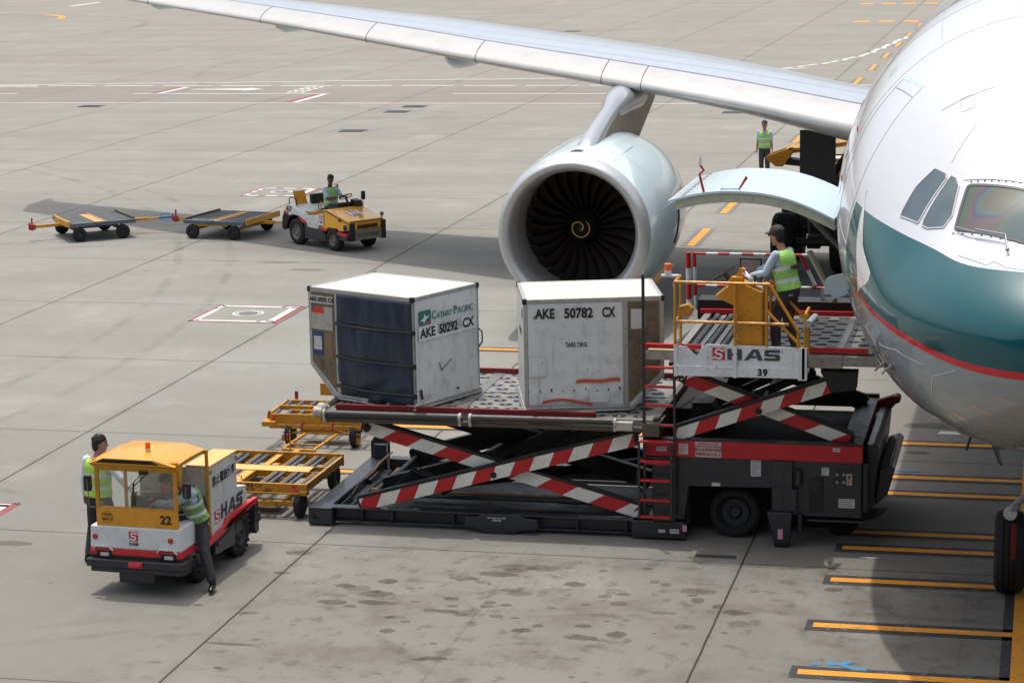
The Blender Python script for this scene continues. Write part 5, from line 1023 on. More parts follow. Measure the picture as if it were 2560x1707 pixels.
# ladder
m = MB(); m.box(X(-5.415), X(-5.375), -.10, -.06, .35, 3.76); m.box(X(-4.99), X(-4.955), -.10, -.06, .35, 2.5); m.box(X(-5.47), X(-5.44), -.20, -.16, .35, 1.45); m.box(X(-5.02), X(-4.99), -.20, -.16, .35, 1.45); la = m.build("ladder", GRY, ld, bevel=.004)
m = MB()
for z in (2.47, 2.20, 1.94, 1.66, 1.42, 1.12): m.box(X(-5.38), X(-4.98), -.11, -.05, z - .014, z + .014)
for z in (1.45, 1.17, .90, .62, .38): m.box(X(-5.44), X(-5.02), -.21, -.15, z - .014, z + .014)
m.build("rung", RED, la, bevel=.003)
# ------------------------------------------------------------------ the two freight containers
def container(name, label_, ox, oy, ang, flip, curtain):
    """local frame: x along the long face from the flat end (0) to the overhang (2.0), y = depth, z up; flip mirrors the overhang"""
    t = thing(name, label_, "freight container", (ox, oy, DZ + .02), ang, "air freight containers on the loader deck"); s = -1 if flip else 1
    W, H, D, B = 1.96, 1.60, 1.50, 1.45
    prof = [(0, 0), (B, 0), (W, .50), (W, H), (0, H)]
    panel = paint("panel_sheet", rgb(212, 215, 214), .38, .40, .4, metal=.1, chipcol=(.08, .07, .06), grime=(.11, .10, .09), scale=.55, bump=.05); topm = paint("panel_top", rgb(204, 199, 187), .5, .3, .1, scale=.6)
    m = MB(); m.prism([(s * u, v) for u, v in prof], .012, D - .012, 'y'); body = m.build("body", [panel], t)
    m = MB(); m.box(*sorted((s * .02, s * (W - .02))), .02, D - .02, H, H + .006); m.build("roof", topm, t)
    m = MB(); e = .035
    def bx(x0, x1, y0, y1, z0, z1): m.box(*sorted((s * x0, s * x1)), y0, y1, z0, z1)
    for y0 in (0, D - .05): bx(0, W, y0, y0 + .05, H - .05, H + .012); bx(0, .055, y0 - .001, y0 + .051, .09, H - .05); bx(W - .05, W + .004, y0 - .001, y0 + .051, .48, H - .05)
    for x0 in (0, W - .05): bx(x0 - .002, x0 + .052, .05, D - .05, H - .05, H + .012)
    for y0 in (-.004, D - .046): m.prism([(s * B, .0), (s * (B + .06), .0), (s * (W + .004), .47), (s * (W + .004), .53), (s * (W - .04), .53)], y0, y0 + .05, 'y')
    m.build("edge_frame", ALU, t, bevel=.004)
    m = MB(); bx(-.02, B + .02, -.02, D + .02, 0, .075); bx(-.03, B + .03, -.03, D + .03, 0, .02); m.build("base_skirt", ALU, t, bevel=.008)
    m = MB()
    for x0 in (0, W):
        for y0 in (0, D): bx(x0 - .035 if x0 else -.012, x0 + .012 if x0 else .05, y0 - .012 if y0 == 0 else y0 - .045, y0 + .045 if y0 == 0 else y0 + .012, H - .055, H + .02)
    m.build("corner_cap", BLK, t, bevel=.005)
    m = MB()   # overhang side sheet on the long face, bare and dirty
    q = [(B * .985 if not curtain else B, .09), (B + .03, .12), (W - .06, .52), (W - .06, H - .06), (B * .985 if not curtain else B, H - .06)]
    m.prism([(s * u, v) for u, v in q], -.003, .012, 'y'); sd2 = m.build("side_sheet", ALUD, t)
    m = MB(); bx(B - .07, B + .005, -.006, .02, .08, H - .05); bx(B - .07, B - .05, -.010, .02, .08, H - .05); m.build("stile", ALU, t, bevel=.003)
    return t, s, panel, body
a1_ = atan2(1.40, .62)
c1, s1, pan1, bd1 = container("freight_container", "white container with a dark blue curtain side and green logo on the loader deck", -8.70, 30.56, a1_ - pi / 2, True, True)
c2, s2, pan2, bd2 = container("freight_container", "dented white container with orange tape on the loader deck beside the ladder", -7.12, 30.62, radians(16.3), False, False)
# container 1: curtain on the long face, logo on the flat end (x = 0 plane faces +x of the picture)
def curtain_mat():
    t = NT("curtain_blue"); o = t.obj((1, 1, 1)); n = t.noise(t.obj((1.6, 1.6, .9)), 1.8, 5, .6, .3); n2 = t.noise(o, 9, 5, .65)
    c = t.mix(t.sm(n, .3, .7, 0, .8), rgb(22, 42, 68), rgb(20, 27, 40)); c = t.mix(t.sm(n2, .5, .8, 0, .4), c, rgb(50, 64, 86)); t.l(c, t.b.inputs['Base Color'])
    t.b.inputs['Roughness'].default_value = .30; bp = t.n("ShaderNodeBump"); bp.inputs['Strength'].default_value = .5; bp.inputs['Distance'].default_value = .03; t.l(n, bp.inputs['Height']); t.l(bp.outputs[0], t.b.inputs['Normal']); return t.m
CUR = curtain_mat(); nx, nz = 40, 36; vs = []; B_ = 1.45; rr = random.Random(5)
from mathutils import noise as mn
for j in range(nz + 1):
    z = .05 + 1.50 * j / nz
    for i in range(nx + 1):
        u = i / nx; x = -(.02 + (B_ - .06) * u); bulge = .035 * sin(pi * u) * sin(pi * min(1, (z + .1) / 1.7))
        lo_ = max(0, 1 - z / .8); w_ = .020 * mn.noise(Vector((x * 5.5, z * .9, 1.0))) * (1 - lo_ * .6) + .060 * lo_ * mn.noise(Vector((x * 1.6 - z * 2.4, z * 3.4 - x * 1.4, 4.))) + .012 * mn.noise(Vector((x * 9, z * 4, 7.)))
        w_ *= 1.5; strap = sum(exp(-((z - q) / .05)**2) for q in (.22, .62, 1.10)); tail = .03 * sin(u * 2.4) * (1 if j == 0 else 0)
        vs.append((x, -.010 - max(0, bulge * (1 - .7 * min(1, strap))) + w_ * (1 - .6 * min(1, strap)) * .7, z - tail))
m = MB(); m.add(vs, [(j * (nx + 1) + i, j * (nx + 1) + i + 1, (j + 1) * (nx + 1) + i + 1, (j + 1) * (nx + 1) + i) for j in range(nz) for i in range(nx)])
cur = m.build("curtain", CUR, c1, smooth=180, fix=False); so = cur.modifiers.new("solid", 'SOLIDIFY'); so.thickness = .006
m = MB()
for z in (.19, .62, 1.10): m.tube([(-.0, -.02, z + .02), (-.35, -.038, z + .012), (-.8, -.046, z), (-1.2, -.036, z + .012), (-1.44, -.015, z + .02)], .024, 6); m.box(-.03, .05, -.03, -.006, z - .02, z + .05)
for v in range(len(m.v)): pass
m.build("strap", BLK, c1, bevel=.003)
Me = plane_M((.0, .75, .8), (0, 1, 0), (0, 0, 1))
def em(y, z): return plane_M((.012, y, z), (0, 1, 0), (0, 0, 1))
mq = MB(); mq.box(0, .26, 0, .20, 0, .002, M=em(.12, 1.20)); lg = mq.build("logo", LGRN, c1, smooth=0)
mq = MB(); M_ = em(.12, 1.20); mq.prism([(0.02, .06), (.10, .10), (.12, .16), (.15, .11), (.24, .12), (.15, .07), (.10, .02), (.09, .055)], .0022, .004, 'z', M=M_); mq.build("logo_wing", LWHT, lg, smooth=0)
mq = MB(); mq.prism([(.10, .0), (.26, .0), (.26, .035)], .0024, .004, 'z', M=M_); mq.build("logo_corner", INKR, lg, smooth=0)
for ch_, sz_, y_, w_, dz_ in (("C", .165, .41, .10, 0), ("ATHAY", .125, .52, .345, -.016), ("P", .165, .91, .08, 0), ("ACIFIC", .125, 1.0, .355, -.016)): text(ch_, sz_, LGRN, c1, em(y_, 1.30 + dz_), "lettering", .001, 'LEFT', width=w_)
mq = MB(); mq.box(0, 1.33, -.05, .16, 0, .0015, M=em(.10, 1.02)); mq.build("backing_strip", paint("backing_pale", rgb(212, 214, 212), .5, .35, .2), c1, smooth=0)
for s_, y_, w_ in (("AKE", .13, .34), ("50292", .56, .42), ("CX", 1.10, .26)): text(s_, .185, INK, c1, em(y_, 1.075) @ Matrix.Translation((0, 0, .004)), "serial_lettering", .006, 'LEFT', width=w_)
mq = MB(); mq.box(.42, .98, .0, .15, .0, .0018, M=em(.10, 1.02)); mq.build("smudge", paint("smudge_grey", rgb(160, 160, 160), .7, .8, 1.4, chipcol=(.55, .56, .56)), c1, smooth=0)
mq = MB()
for a, b in (((.55, .60), (.60, .48)), ((.60, .48), (.78, .58)), ((.78, .58), (.83, .61))): mq.bar((.0145, a[0], a[1]), (.0145, b[0], b[1]), .006, .010)
mq.bar((.0145, .12, .28), (.0145, .15, .14), .006, .05); mq.bar((.0145, .95, .16), (.0145, .99, .15), .006, .03); mq.build("scuff", DGR, c1)
text("AKE 50292 CX", .088, INK, c1, plane_M((-1.70, -.005, 1.44), (1, 0, 0), (0, 0, 1)), "serial_lettering", .003, sx=.82)
mq = MB(); mq.box(-1.93, -1.49, -.005, -.003, 1.385, 1.495); mq.build("serial_plate", LBL, c1)
mq = MB(); mq.box(-1.86, -1.66, -.008, -.003, 1.24, 1.33); mq.build("sticker", plain("sticker_red", rgb(206, 52, 40), .5), c1); mq = MB(); mq.box(-1.90, -1.50, -.0065, -.003, 1.0, 1.24); mq.box(-1.66, -1.50, -.0075, -.003, 1.16, 1.34); mq.build("document_pouch", paint("pouch_grey", rgb(168, 166, 158), .5, .5, .3), c1)
mq = MB(); mq.box(-1.90, -1.70, -.008, -.003, .62, .97); mq.build("sticker", plain("sticker_blue", rgb(40, 62, 110), .4), c1); mq = MB(); mq.box(-1.87, -1.72, -.010, -.003, .70, .90); mq.build("sticker_print", LBL, c1); mq = MB(); mq.box(-1.66, -1.52, -.008, -.003, .58, .96); mq.build("tag_board", paint("board_brown", rgb(132, 106, 76), .7, .4, .3), c1)
mq = MB(); mq.tube([(-1.97, .3, 1.0), (-2.0, .3, .9), (-2.0, .3, .75), (-1.97, .3, .66)], .014, 6); mq.build("grab_strap", BLK, c1); mq = MB(); mq.tube([(.02, 1.46, .95), (.055, 1.5, .9), (.055, 1.5, .75), (.02, 1.46, .68)], .012, 6); mq.build("grab_strap", BLK, c1)
mq = MB(); mq.tube([(-1.98, .2, .70), (-2.02, .2, .62), (-2.06, .2, .55)], .012, 5); mq.tube([(-1.98, .2, .70), (-2.0, .2, .58)], .01, 5); mq.build("cord_end", plain("cord_white", rgb(200, 196, 184), .8), c1)
# container 2
for s_, x_, w_ in (("AKE", .16, .275), ("50782", .57, .40), ("CX", 1.10, .185)): text(s_, .19, INK, c2, plane_M((x_, -.003, 1.40), (1, 0, 0), (0, 0, 1)), "serial_lettering", .006, 'LEFT', width=w_)
text("TARE 73KG", .088, INK, c2, plane_M((.58, -.001, .955), (1, 0, 0), (0, 0, 1)), "tare_lettering", .0015, 'LEFT', width=.30)
nx, nz = 44, 40; vs = []
for j in range(nz + 1):
    z = .09 + (1.545 - .09) * j / nz
    for i in range(nx + 1):
        x = .06 + (1.38 - .06) * i / nx; ed = min(1, min(x - .06, 1.38 - x, z - .09, 1.545 - z) / .1); low = max(0, 1 - z / .75)
        w_ = .004 * mn.noise(Vector((x * 3, z * 3, 9.))) + low * .030 * mn.noise(Vector((x * 4.2, z * 5, 2.))) + low * .012 * mn.noise(Vector((x * 10, z * 9, 5.)))
        if z > .9: w_ *= .15
        vs.append((x, .002 - abs(w_) * ed if z < .9 else .004 + w_ * ed * .3, z))
m = MB(); m.add(vs, [(j * (nx + 1) + i, j * (nx + 1) + i + 1, (j + 1) * (nx + 1) + i + 1, (j + 1) * (nx + 1) + i) for j in range(nz) for i in range(nx)]); m.build("face_sheet", pan2, c2, smooth=180, fix=False)
ORT = plain("tape_orange", rgb(196, 84, 56), .4)
for (ua, ub, f_, hh) in ((.72, 1.34, lambda q: .435 + .008 * sin(q * 9) + .012 * q, .024), (.24, .94, lambda q: .15 + .035 * sin(q * 4.5), .019)):
    m = MB(); m.ring([[Vector((ua + (ub - ua) * k / 24, -.026 - e, f_(k / 24) + w_)) for e, w_ in ((0, -hh), (.002, -hh), (.002, hh), (0, hh))] for k in range(25)]); m.build("orange_tape", ORT, c2)
m = MB(); m.box(.06, .30, -.022, -.016, .52, .80); m.box(.06, .26, -.024, -.018, .12, .26); m.box(.90, 1.18, -.024, -.018, .13, .28); pt = m.build("patch_plate", pan2, c2, bevel=.002)
m = MB(); m.box(1.50, 1.70, -.008, -.003, 1.16, 1.44); m.build("sticker", LBL, c2); m = MB(); m.box(1.72, 1.78, -.008, -.003, .9, 1.0); m.box(1.46, 1.52, -.01, .0, .93, .97); m.build("latch", STL2, c2)
m = MB()
for k in range(26): m.cyl((1.40, -.008, .12 + k * .055), (1.40, -.014, .12 + k * .055), .006, 6)
for k in range(24): m.cyl((.04 + k * .06, -.022, .045), (.04 + k * .06, -.028, .045), .007, 6)
m.build("rivet", STL2, c2)
text("50782 CX", .10, INK, c2, plane_M((-.003, .70, 1.06), (0, -1, 0), (0, 0, 1)), "serial_lettering", .004)
mq = MB(); mq.box(-.006, -.003, .2, .38, 1.30, 1.44); mq.build("logo", LGRN, c2)
m = MB()
for k in range(9): m.cyl((.05 + .16 * k, -.003, .30 + .02 * (k % 3)), (.06 + .16 * k, -.0035, .3), .012, 6)
m.build("dent_mark", DGR, c2)
# ------------------------------------------------------------------ cab tractor 22
t22 = thing("tow_tractor", "yellow and white cab tow tractor numbered 22 with an amber beacon on its roof", "tow tractor", (-11.45, 26.80, 0), radians(-3.1), "airport tow tractors")
m = MB(); m.prism([(-.69, .60), (.60, .60), (.58, .905), (-.67, .905)], .10, .20, 'y'); m.prism([(-.70, .47), (.61, .47), (.60, .60), (-.69, .60)], .11, .21, 'y')
m = MB(); m.prism([(-.69, .605), (.60, .605), (.58, .905), (-.67, .905)], .10, .62, 'y'); body = m.build("front_body", WHT, t22, bevel=.018, seg=3)
m = MB(); m.prism([(-.70, .515), (.61, .515), (.60, .605), (-.69, .605)], .095, .62, 'y'); m.build("red_band", TRED, t22, bevel=.008)
m = MB(); m.box(-.69, .60, .10, .60, .455, .515); m.build("lower_band", GRY, t22, bevel=.004)
m = MB(); m.prism([(-.71, .0), (.62, .0), (.68, .05), (.68, .34), (.60, .34), (.58, .14), (-.70, .14)], .375, .48, 'z'); m.prism([(-.66, .02), (.60, .02), (.66, .08), (.66, .3), (-.66, .3)], .305, .375, 'z'); m.box(-.28, .22, .06, .5, .17, .31); m.build("bumper", GRY, t22, bevel=.012)
m = MB(); m.box(-.10, .10, -.035, .0, .395, .47); m.box(-.08, .08, -.05, -.02, .40, .455); m.build("tow_block", TRED, t22, bevel=.01)
for x0 in (-.60, .31):
    m = MB(); m.box(x0, x0 + .22, .088, .12, .49, .575); hb = m.build("headlight_housing", MIR, t22, bevel=.004)
    m = MB(); m.box(x0 + .055, x0 + .18, .080, .092, .50, .55); m.build("headlight", plain("headlight_glass", rgb(190, 196, 200), .12, .6), hb, bevel=.006)
    m = MB(); m.prism([(x0 - .04, .595), (x0 - .01, .645), (x0 + .19, .645), (x0 + .24, .59), (x0 + .24, .575), (x0 + .18, .63), (x0, .63), (x0 - .04, .575)], .070, .10, 'y'); m.build("lamp_hood", WHT, hb, bevel=.003)
for x0 in (-.61, .46): m = MB(); m.lathe([(0, .001), (.0, .03), (.006, .038), (.03, .038)], 'y', 18, (x0, .085, .755)); m.build("indicator_lamp", LRED, t22)
lm = emblem(.125, t22, plane_M((-.125, .098, .725), (1, 0, 0), (0, 0, 1))); bigtext("HAS", .042, LGREY, t22, plane_M((-.125, .098, .665), (1, 0, 0), (0, 0, 1)) @ Matrix.Diagonal((.80, 1, 1, 1)))
# cab shell
m = MB(); m.box(-.585, .575, .115, .14, .905, 1.145); fp = m.build("front_panel", YELCAB, t22, bevel=.006)
text("22", .155, INK, fp, plane_M((.40, .113, 1.02), (1, 0, 0), (0, 0, 1)), "fleet_number", .004, sx=1.05)
m = MB(); n = 28
for k in range(n):
    a, b = 2 * pi * k / n, 2 * pi * (k + 1) / n; m.prism([(-.425 + .078 * cos(a), 1.022 + .078 * sin(a)), (-.425 + .078 * cos(b), 1.022 + .078 * sin(b)), (-.425 + .074 * cos(b), 1.022 + .074 * sin(b)), (-.425 + .074 * cos(a), 1.022 + .074 * sin(a))], .112, .115, 'y')
m.build("plate_ring", DGR, fp, smooth=0); text("HAS", .06, DGR, fp, plane_M((-.425, .113, 1.055), (1, 0, 0), (0, 0, 1)), "plate_lettering", .0); text("90219", .054, DGR, fp, plane_M((-.425, .113, .995), (1, 0, 0), (0, 0, 1)), "plate_lettering", .0)
m = MB()
for x0, x1 in ((-.585, -.53), (.52, .575)): m.box(x0, x1, .115, .15, 1.145, 1.80)
m.box(-.53, .52, .118, .15, 1.645, 1.72); m.box(-.53, .52, .118, .15, 1.145, 1.165); m.box(-.60, .60, .09, .14, 1.70, 1.80); m.cyl((-.61, .075, 1.735), (.58, .075, 1.715), .018, 10)
for x0 in (-.575, .575): m.bar((x0, .14, 1.74), (x0, 1.0, 1.74), .03, .04)
m.box(.59, .63, .98, 1.02, .62, 1.76); m.box(-.60, -.56, .98, 1.02, .62, 1.76); m.bar((-.56, 1.0, 1.72), (.6, 1.0, 1.72), .03, .04); m.prism([(.14, 1.70), (.32, 1.74), (.24, 1.45)], .56, .585, 'x')
m.build("cab_frame", paint("frame_rusty_yellow", rgb(200, 140, 24), .5, .4, .7, chipcol=(.12, .05, .02)), t22, bevel=.006)
m = MB(); m.box(-.53, .52, .128, .134, 1.165, 1.645)
gm = NT("clear_glass"); 
_gb = gm.t.nodes.new("ShaderNodeBsdfTransparent"); _gg = gm.t.nodes.new("ShaderNodeBsdfGlossy"); _gx = gm.t.nodes.new("ShaderNodeMixShader"); _gb.inputs[0].default_value = (.88, .91, .90, 1); _gg.inputs['Roughness'].default_value = .03; _gx.inputs[0].default_value = .10
gm.l(_gb.outputs[0], _gx.inputs[1]); gm.l(_gg.outputs[0], _gx.inputs[2]); gm.l(_gx.outputs[0], [q for q in gm.t.nodes if q.type == 'OUTPUT_MATERIAL'][0].inputs[0])
m.build("windscreen", gm.m, t22, smooth=0)
m = MB(); rf = [(-.62, 1.765), (-.52, 1.80), (-.40, 1.845), (.30, 1.845), (.48, 1.80), (.60, 1.765), (.60, 1.75), (-.62, 1.75)]
rg = []
for y, dz_, sc in ((.03, -.012, 1.0), (.10, 0, 1.0), (.5, .014, 1.0), (.95, .004, 1.0), (1.05, -.02, 1.0)): rg.append([Vector((u * sc, y, v + (dz_ if v > 1.76 else 0))) for u, v in rf])
m.ring(rg); ro = m.build("roof", YELCAB, t22, bevel=.012, smooth=50)
m = MB(); m.prism([(-.50, 1.775), (-.42, 1.82), (.27, 1.82), (.38, 1.775)], .022, .032, 'y'); m.build("roof_vent", plain("vent_black", rgb(20, 18, 16), .8), ro)
m = MB(); m.cyl((.06, .40, 1.855), (.06, .40, 1.895), .036, 16); bb = m.build("beacon_base", plain("beacon_white", rgb(220, 214, 200), .4), ro); m = MB(); m.lathe([(0, .034), (.07, .034), (.082, .026), (.084, .001)], 'z', 18, (.06, .40, 1.895)); m.build("beacon_lens", plain("amber_lens", (0, 0, 0)), bb)
m = MB(); m.bar((.16, .10, 1.63), (-.06, .09, 1.42), .01, .012); m.bar((.10, .10, 1.64), (-.10, .09, 1.42), .008, .01); m.bar((-.02, .095, 1.50), (-.05, .095, 1.18), .012, .02); m.box(.06, .18, .09, .12, 1.62, 1.66); m.build("wiper", BLK, t22)
for x0, z0, sd_ in ((.735, 1.44, 1), (-.66, 1.47, -1)):
    m = MB(); m.prism(rounded([(x0 - .055, z0 - .10), (x0 + .055, z0 - .10), (x0 + .055, z0 + .11), (x0 - .055, z0 + .11)], .2, 3), .05, .09, 'y'); mr = m.build("mirror", MIR, t22, bevel=.008); m = MB(); m.cyl((x0, .045, z0 + .06), (x0 - .02 * sd_, .045, z0 - .30), .007, 8); m.cyl((x0 - .02 * sd_, .045, z0 - .30), (sd_ * .575, .12, z0 - .33), .008, 8); m.build("mirror_arm", STL2, mr)
# floor, dash, wheel, seat
m = MB(); m.box(-.62, .58, .3, 1.05, .46, .52); m.prism([(.16, .55), (.16, 1.02), (.30, 1.05), (.34, .95), (.26, .55)], -.55, .25, 'x'); m.build("cab_floor", DGR, t22, bevel=.01)
m = MB(); Mw = Matrix.Rotation(radians(28), 3, 'X'); cc = (.10, .52, 1.09); m.ring(torus(cc, .155, .012, Mw), cap=False); m.cyl(cc, Vector(cc) - Mw @ Vector((0, 0, .3)), .02, 8)
for a in (30, 150, 270): m.cyl(cc, Vector(cc) + Mw @ Vector((.15 * cos(radians(a)), .15 * sin(radians(a)), 0)), .008, 6)
m.build("steering_wheel", BLK, t22)
m = MB(); m.prism([(.86, .66), (.90, .80), (.92, 1.12), (.99, 1.14), (1.01, .66)], .28, .58, 'x'); m.box(.24, .58, .55, .95, .66, .74); m.box(-.5, -.1, .55, .98, .66, .74); m.box(-.5, -.1, .93, 1.0, .74, 1.1); m.build("seat", plain("seat_vinyl", rgb(40, 38, 40), .5), t22, bevel=.03, seg=3)
m = MB(); m.tube([(-.44, 1.0, 1.0), (-.42, .98, 1.13), (-.1, .98, 1.15), (-.0, 1.0, 1.02)], .012, 6); m.build("seat_rail", STL2, t22)
m = MB(); m.box(-.03, .12, .93, 1.02, 1.12, 1.24); m.ball((.06, .93, 1.25), .035, 8, 6); m.build("red_pouch", plain("pouch_red", rgb(190, 30, 54), .6), t22, bevel=.01)
# engine box and side body
SIDE = paint("box_white", rgb(206, 209, 208), .45, .4, .4, chipcol=(.12, .08, .06)); BACKW = paint("bulkhead_cream", rgb(186, 182, 172), .6, .35, .2)
m = MB(); m.box(-.40, .30, 1.045, 1.10, .66, 1.50); m.box(-.50, .62, 1.04, 1.07, .55, .92); m.build("bulkhead", BACKW, t22, bevel=.006)
m = MB(); m.box(.29, .615, 1.06, 1.95, .70, 1.50); bx_ = m.build("engine_box", SIDE, t22, bevel=.006)
m = MB(); m.box(.28, .625, 1.05, 1.96, 1.50, 1.525); m.build("box_lid", paint("lid_worn_yellow", rgb(214, 176, 104), .6, .4, .8, chipcol=(.42, .40, .36), scale=.6), bx_, bevel=.004)
m = MB(); m.box(.60, .635, 1.06, 1.11, 1.40, 1.46); m.box(.60, .635, 1.89, 1.95, 1.40, 1.47); m.build("latch", ALU, bx_, bevel=.004)
m = MB(); m.prism([(1.06, .56), (1.60, .60), (2.27, .72), (2.27, .955), (1.94, 1.02), (1.06, 1.06)], .20, .612, 'x'); sb = m.build("side_body", WHT, t22, bevel=.008)
m = MB(); m.box(-.60, .21, 1.12, 2.25, .62, .92); m.build("rear_deck", BACKW, t22, bevel=.01)
Msd = plane_M((.619, 1.14, 1.30), (0, 1, 0), (0, 0, 1)); text("\u7981\u6b62\u64fa\u653e\u884c\u674e", .150, INK, bx_, plane_M((.616, 1.13, 1.27), (0, 1, .03), (0, -.03, 1)), "warning_lettering", .0008, 'LEFT', width=.76)
Ms = lambda y, z: plane_M((.615, y, z), (0, 1, .02), (0, -.02, 1))
emblem(.17, sb, Ms(1.16, .70)); bigtext("HAS", .19, LGREY, sb, Ms(1.36, .72) @ Matrix(((1.04, .16, 0, 0), (0, 1, 0, 0), (0, 0, 1, 0), (0, 0, 0, 1))))
m = MB(); m.prism([(.62, .50), (.64, .44), (1.46, .54), (1.52, .62), (2.50, .64), (2.52, .70), (1.50, .70), (1.42, .62), (1.3, .60)], .56, .66, 'x'); m.prism([(1.40, .58), (1.62, .58), (1.70, .72), (2.53, .725), (2.53, .66), (1.60, .64)], .60, .665, 'x'); m.build("red_sill", TRED, t22, bevel=.008)
m = MB(); m.box(-.60, .56, .62, 2.5, .34, .56); m.prism([(1.05, .30), (1.08, .52), (1.74, .62), (1.72, .27)], .30, .655, 'x'); m.prism([(1.10, .40), (1.13, .46), (1.60, .54), (1.62, .43)], .655, .675, 'x'); m.box(-.60, -.55, .62, 2.5, .34, .7); m.build("side_tank", GRY, t22, bevel=.012)
m = MB(); m.prism([(2.44, .30), (2.50, .66), (2.60, .66), (2.60, .22), (2.50, .2)], -.60, .64, 'x'); m.box(.40, .62, 2.60, 2.72, .33, .46); m.build("rear_bumper", GRY, t22, bevel=.01)
wheel(t22, (.48, 2.08, .325), .325, .22, 'y' if False else 'x', RIMD, .58); wheel(t22, (-.48, 2.08, .325), .325, .22, 'x', RIMD, .58); wheel(t22, (.46, .84, .28), .28, .2, 'x', RIMD, .58); wheel(t22, (-.46, .84, .28), .28, .2, 'x', RIMD, .58)
m = MB()
for sx_ in (.595,):
    for k in range(22):
        a = 2 * pi * k / 22; c_ = (sx_ - .02, 2.08 + .315 * cos(a), .325 + .315 * sin(a)); m.box(-.035, .015, -.016, .016, -.03, .016, M=Matrix.Translation(c_) @ Matrix.Rotation(a - pi / 2, 4, 'X'))
m.build("tyre_lug", RUB, t22)
m = MB(); m.tube([(.60, 1.02, .66), (.61, .95, .82), (.60, .80, .86), (.60, .72, .70)], .012, 8); m.build("grab_rail", WHT, t22)
# ------------------------------------------------------------------ open tractor 67 (x forward, y towards the far side)
t67 = thing("tow_tractor", "open yellow and white tow tractor numbered 67 pulling two flat dollies", "tow tractor", (-19.11, 56.30, 0), radians(-37), "airport tow tractors")
wheel(t67, (0, .12, .345), .345, .24, 'y', RIM, .60); wheel(t67, (0, 1.10, .345), .345, .24, 'y', RIM, .60); wheel(t67, (1.62, .10, .285), .285, .20, 'y', RIM, .55); wheel(t67, (1.62, 1.12, .285), .285, .20, 'y', RIM, .55)
m = MB(); m.prism([(.36, .20), (1.30, .20), (1.28, .38), (1.12, .50), (1.05, .62), (.36, .70)], .02, 1.2, 'y'); m.prism([(1.86, .30), (2.22, .30), (2.22, .50), (1.86, .52), (1.92, .42)], .02, 1.2, 'y'); m.box(-.3, 2.2, .3, .95, .28, .50); m.build("lower_body", GRY, t67, bevel=.02, seg=3)
m = MB(); m.prism([(-.62, .38), (-.54, .34), (-.42, .40), (-.36, .58), (-.20, .74), (-.5, .80), (-.60, .68)], -.01, 1.22, 'y'); m.build("rear_fender", BLK, t67, bevel=.02, seg=3)
m = MB(); m.prism([(-.54, .80), (-.42, 1.02), (-.15, 1.02), (.38, .84), (.52, .60), (.36, .68), (.16, .76), (-.12, .78), (-.36, .70)], .0, 1.22, 'y'); tb_ = m.build("tail_body", WHT, t67, bevel=.02, seg=3)
m = MB(); m.prism([(.45, .80), (1.05, .84), (1.06, .62), (.98, .50), (.52, .52)], .005, .05, 'y'); m.box(.4, 1.0, .05, 1.2, .5, .80); m.build("battery_box", paint("box_scuffed", rgb(204, 206, 202), .5, .4, .8), t67, bevel=.008)
m = MB(); m.prism([(-.56, .74), (-.50, .86), (-.30, .80), (-.34, .70)], -.008, .0, 'y'); m.prism([(.12, .76), (.46, .68), (.45, .58), (.24, .64)], -.008, .0, 'y'); m.prism([(1.06, .60), (1.36, .54), (1.35, .47), (1.08, .52)], -.008, .0, 'y'); m.prism([(1.86, .52), (2.24, .49), (2.24, .42), (1.86, .44)], -.008, .02, 'y'); m.box(2.22, 2.235, .02, .27, .42, .50); m.build("red_trim", TRED, t67, bevel=.003)
text("67", .20, INK, tb_, plane_M((-.27, -.006, .905), (1, 0, -.12), (.12, 0, 1)), "fleet_number", .005, width=.23)
HP = [(1.06, .98), (1.34, 1.035), (2.26, .80), (2.24, .56), (1.92, .53), (1.80, .58), (1.40, .58), (1.30, .48), (1.06, .60)]
m = MB(); rg = []
for y, ins in ((.02, .03), (.10, 0), (1.10, 0), (1.20, .03)): rg.append([Vector((u, y, v - (ins if v > .75 else 0))) for u, v in HP])
m.ring(rg); hd = m.build("hood", paint("hood_yellow", rgb(240, 172, 34), .32, .22, .3, coat=.4, chipcol=(.12, .05, .02)), t67, bevel=.02, seg=3)
m = MB(); m.prism([(1.05, .96), (1.38, 1.02), (2.28, .785), (2.28, .765), (1.38, .985), (1.05, .93)], -.006, .03, 'y'); m.box(2.25, 2.275, .12, 1.12, .77, .80); m.build("hood_lip", paint("lip_rust", rgb(110, 80, 40), .6, .4, .4), hd)
Mh_ = plane_M((1.72, .50, .945), (.97, 0, -.247), (0, 1, 0)); mq = MB(); mq.box(0, .36, 0, .36, 0, .002, M=plane_M((1.60, .42, .975), (.968, 0, -.25), (0, 1, 0))); lg = mq.build("logo_backing", LWHT, hd, smooth=0)
emblem(.20, lg, plane_M((1.80, .50, .928), (0, 1, 0), (-.968, 0, .25))); text("HAS", .10, LGREY, lg, plane_M((1.90, .60, .905), (0, 1, 0), (-.968, 0, .25)), "lettering", .006, sx=1.3); text("AIRSIDE", .045, LGREY, lg, plane_M((2.06, .62, .862), (0, 1, 0), (-.968, 0, .25)), "lettering", .0)
emblem(.13, t67, plane_M((1.10, -.006, .76), (1, 0, 0), (0, 0, 1))); mq = MB(); mq.box(1.08, 1.26, -.005, .0, .62, .92); mq.build("logo_backing", LWHT, t67, smooth=0); text("HAS", .05, LGREY, t67, plane_M((1.165, -.008, .70), (1, 0, 0), (0, 0, 1)), "lettering", .004, sx=1.2)
m = MB(); m.box(2.235, 2.25, .34, .98, .59, .72); gr = m.build("grille", paint("grille_brown", rgb(92, 60, 24), .7, .5, .5), t67)
m = MB()
for k in range(14): m.box(2.248, 2.256, .36 + k * .045, .375 + k * .045, .60, .71)
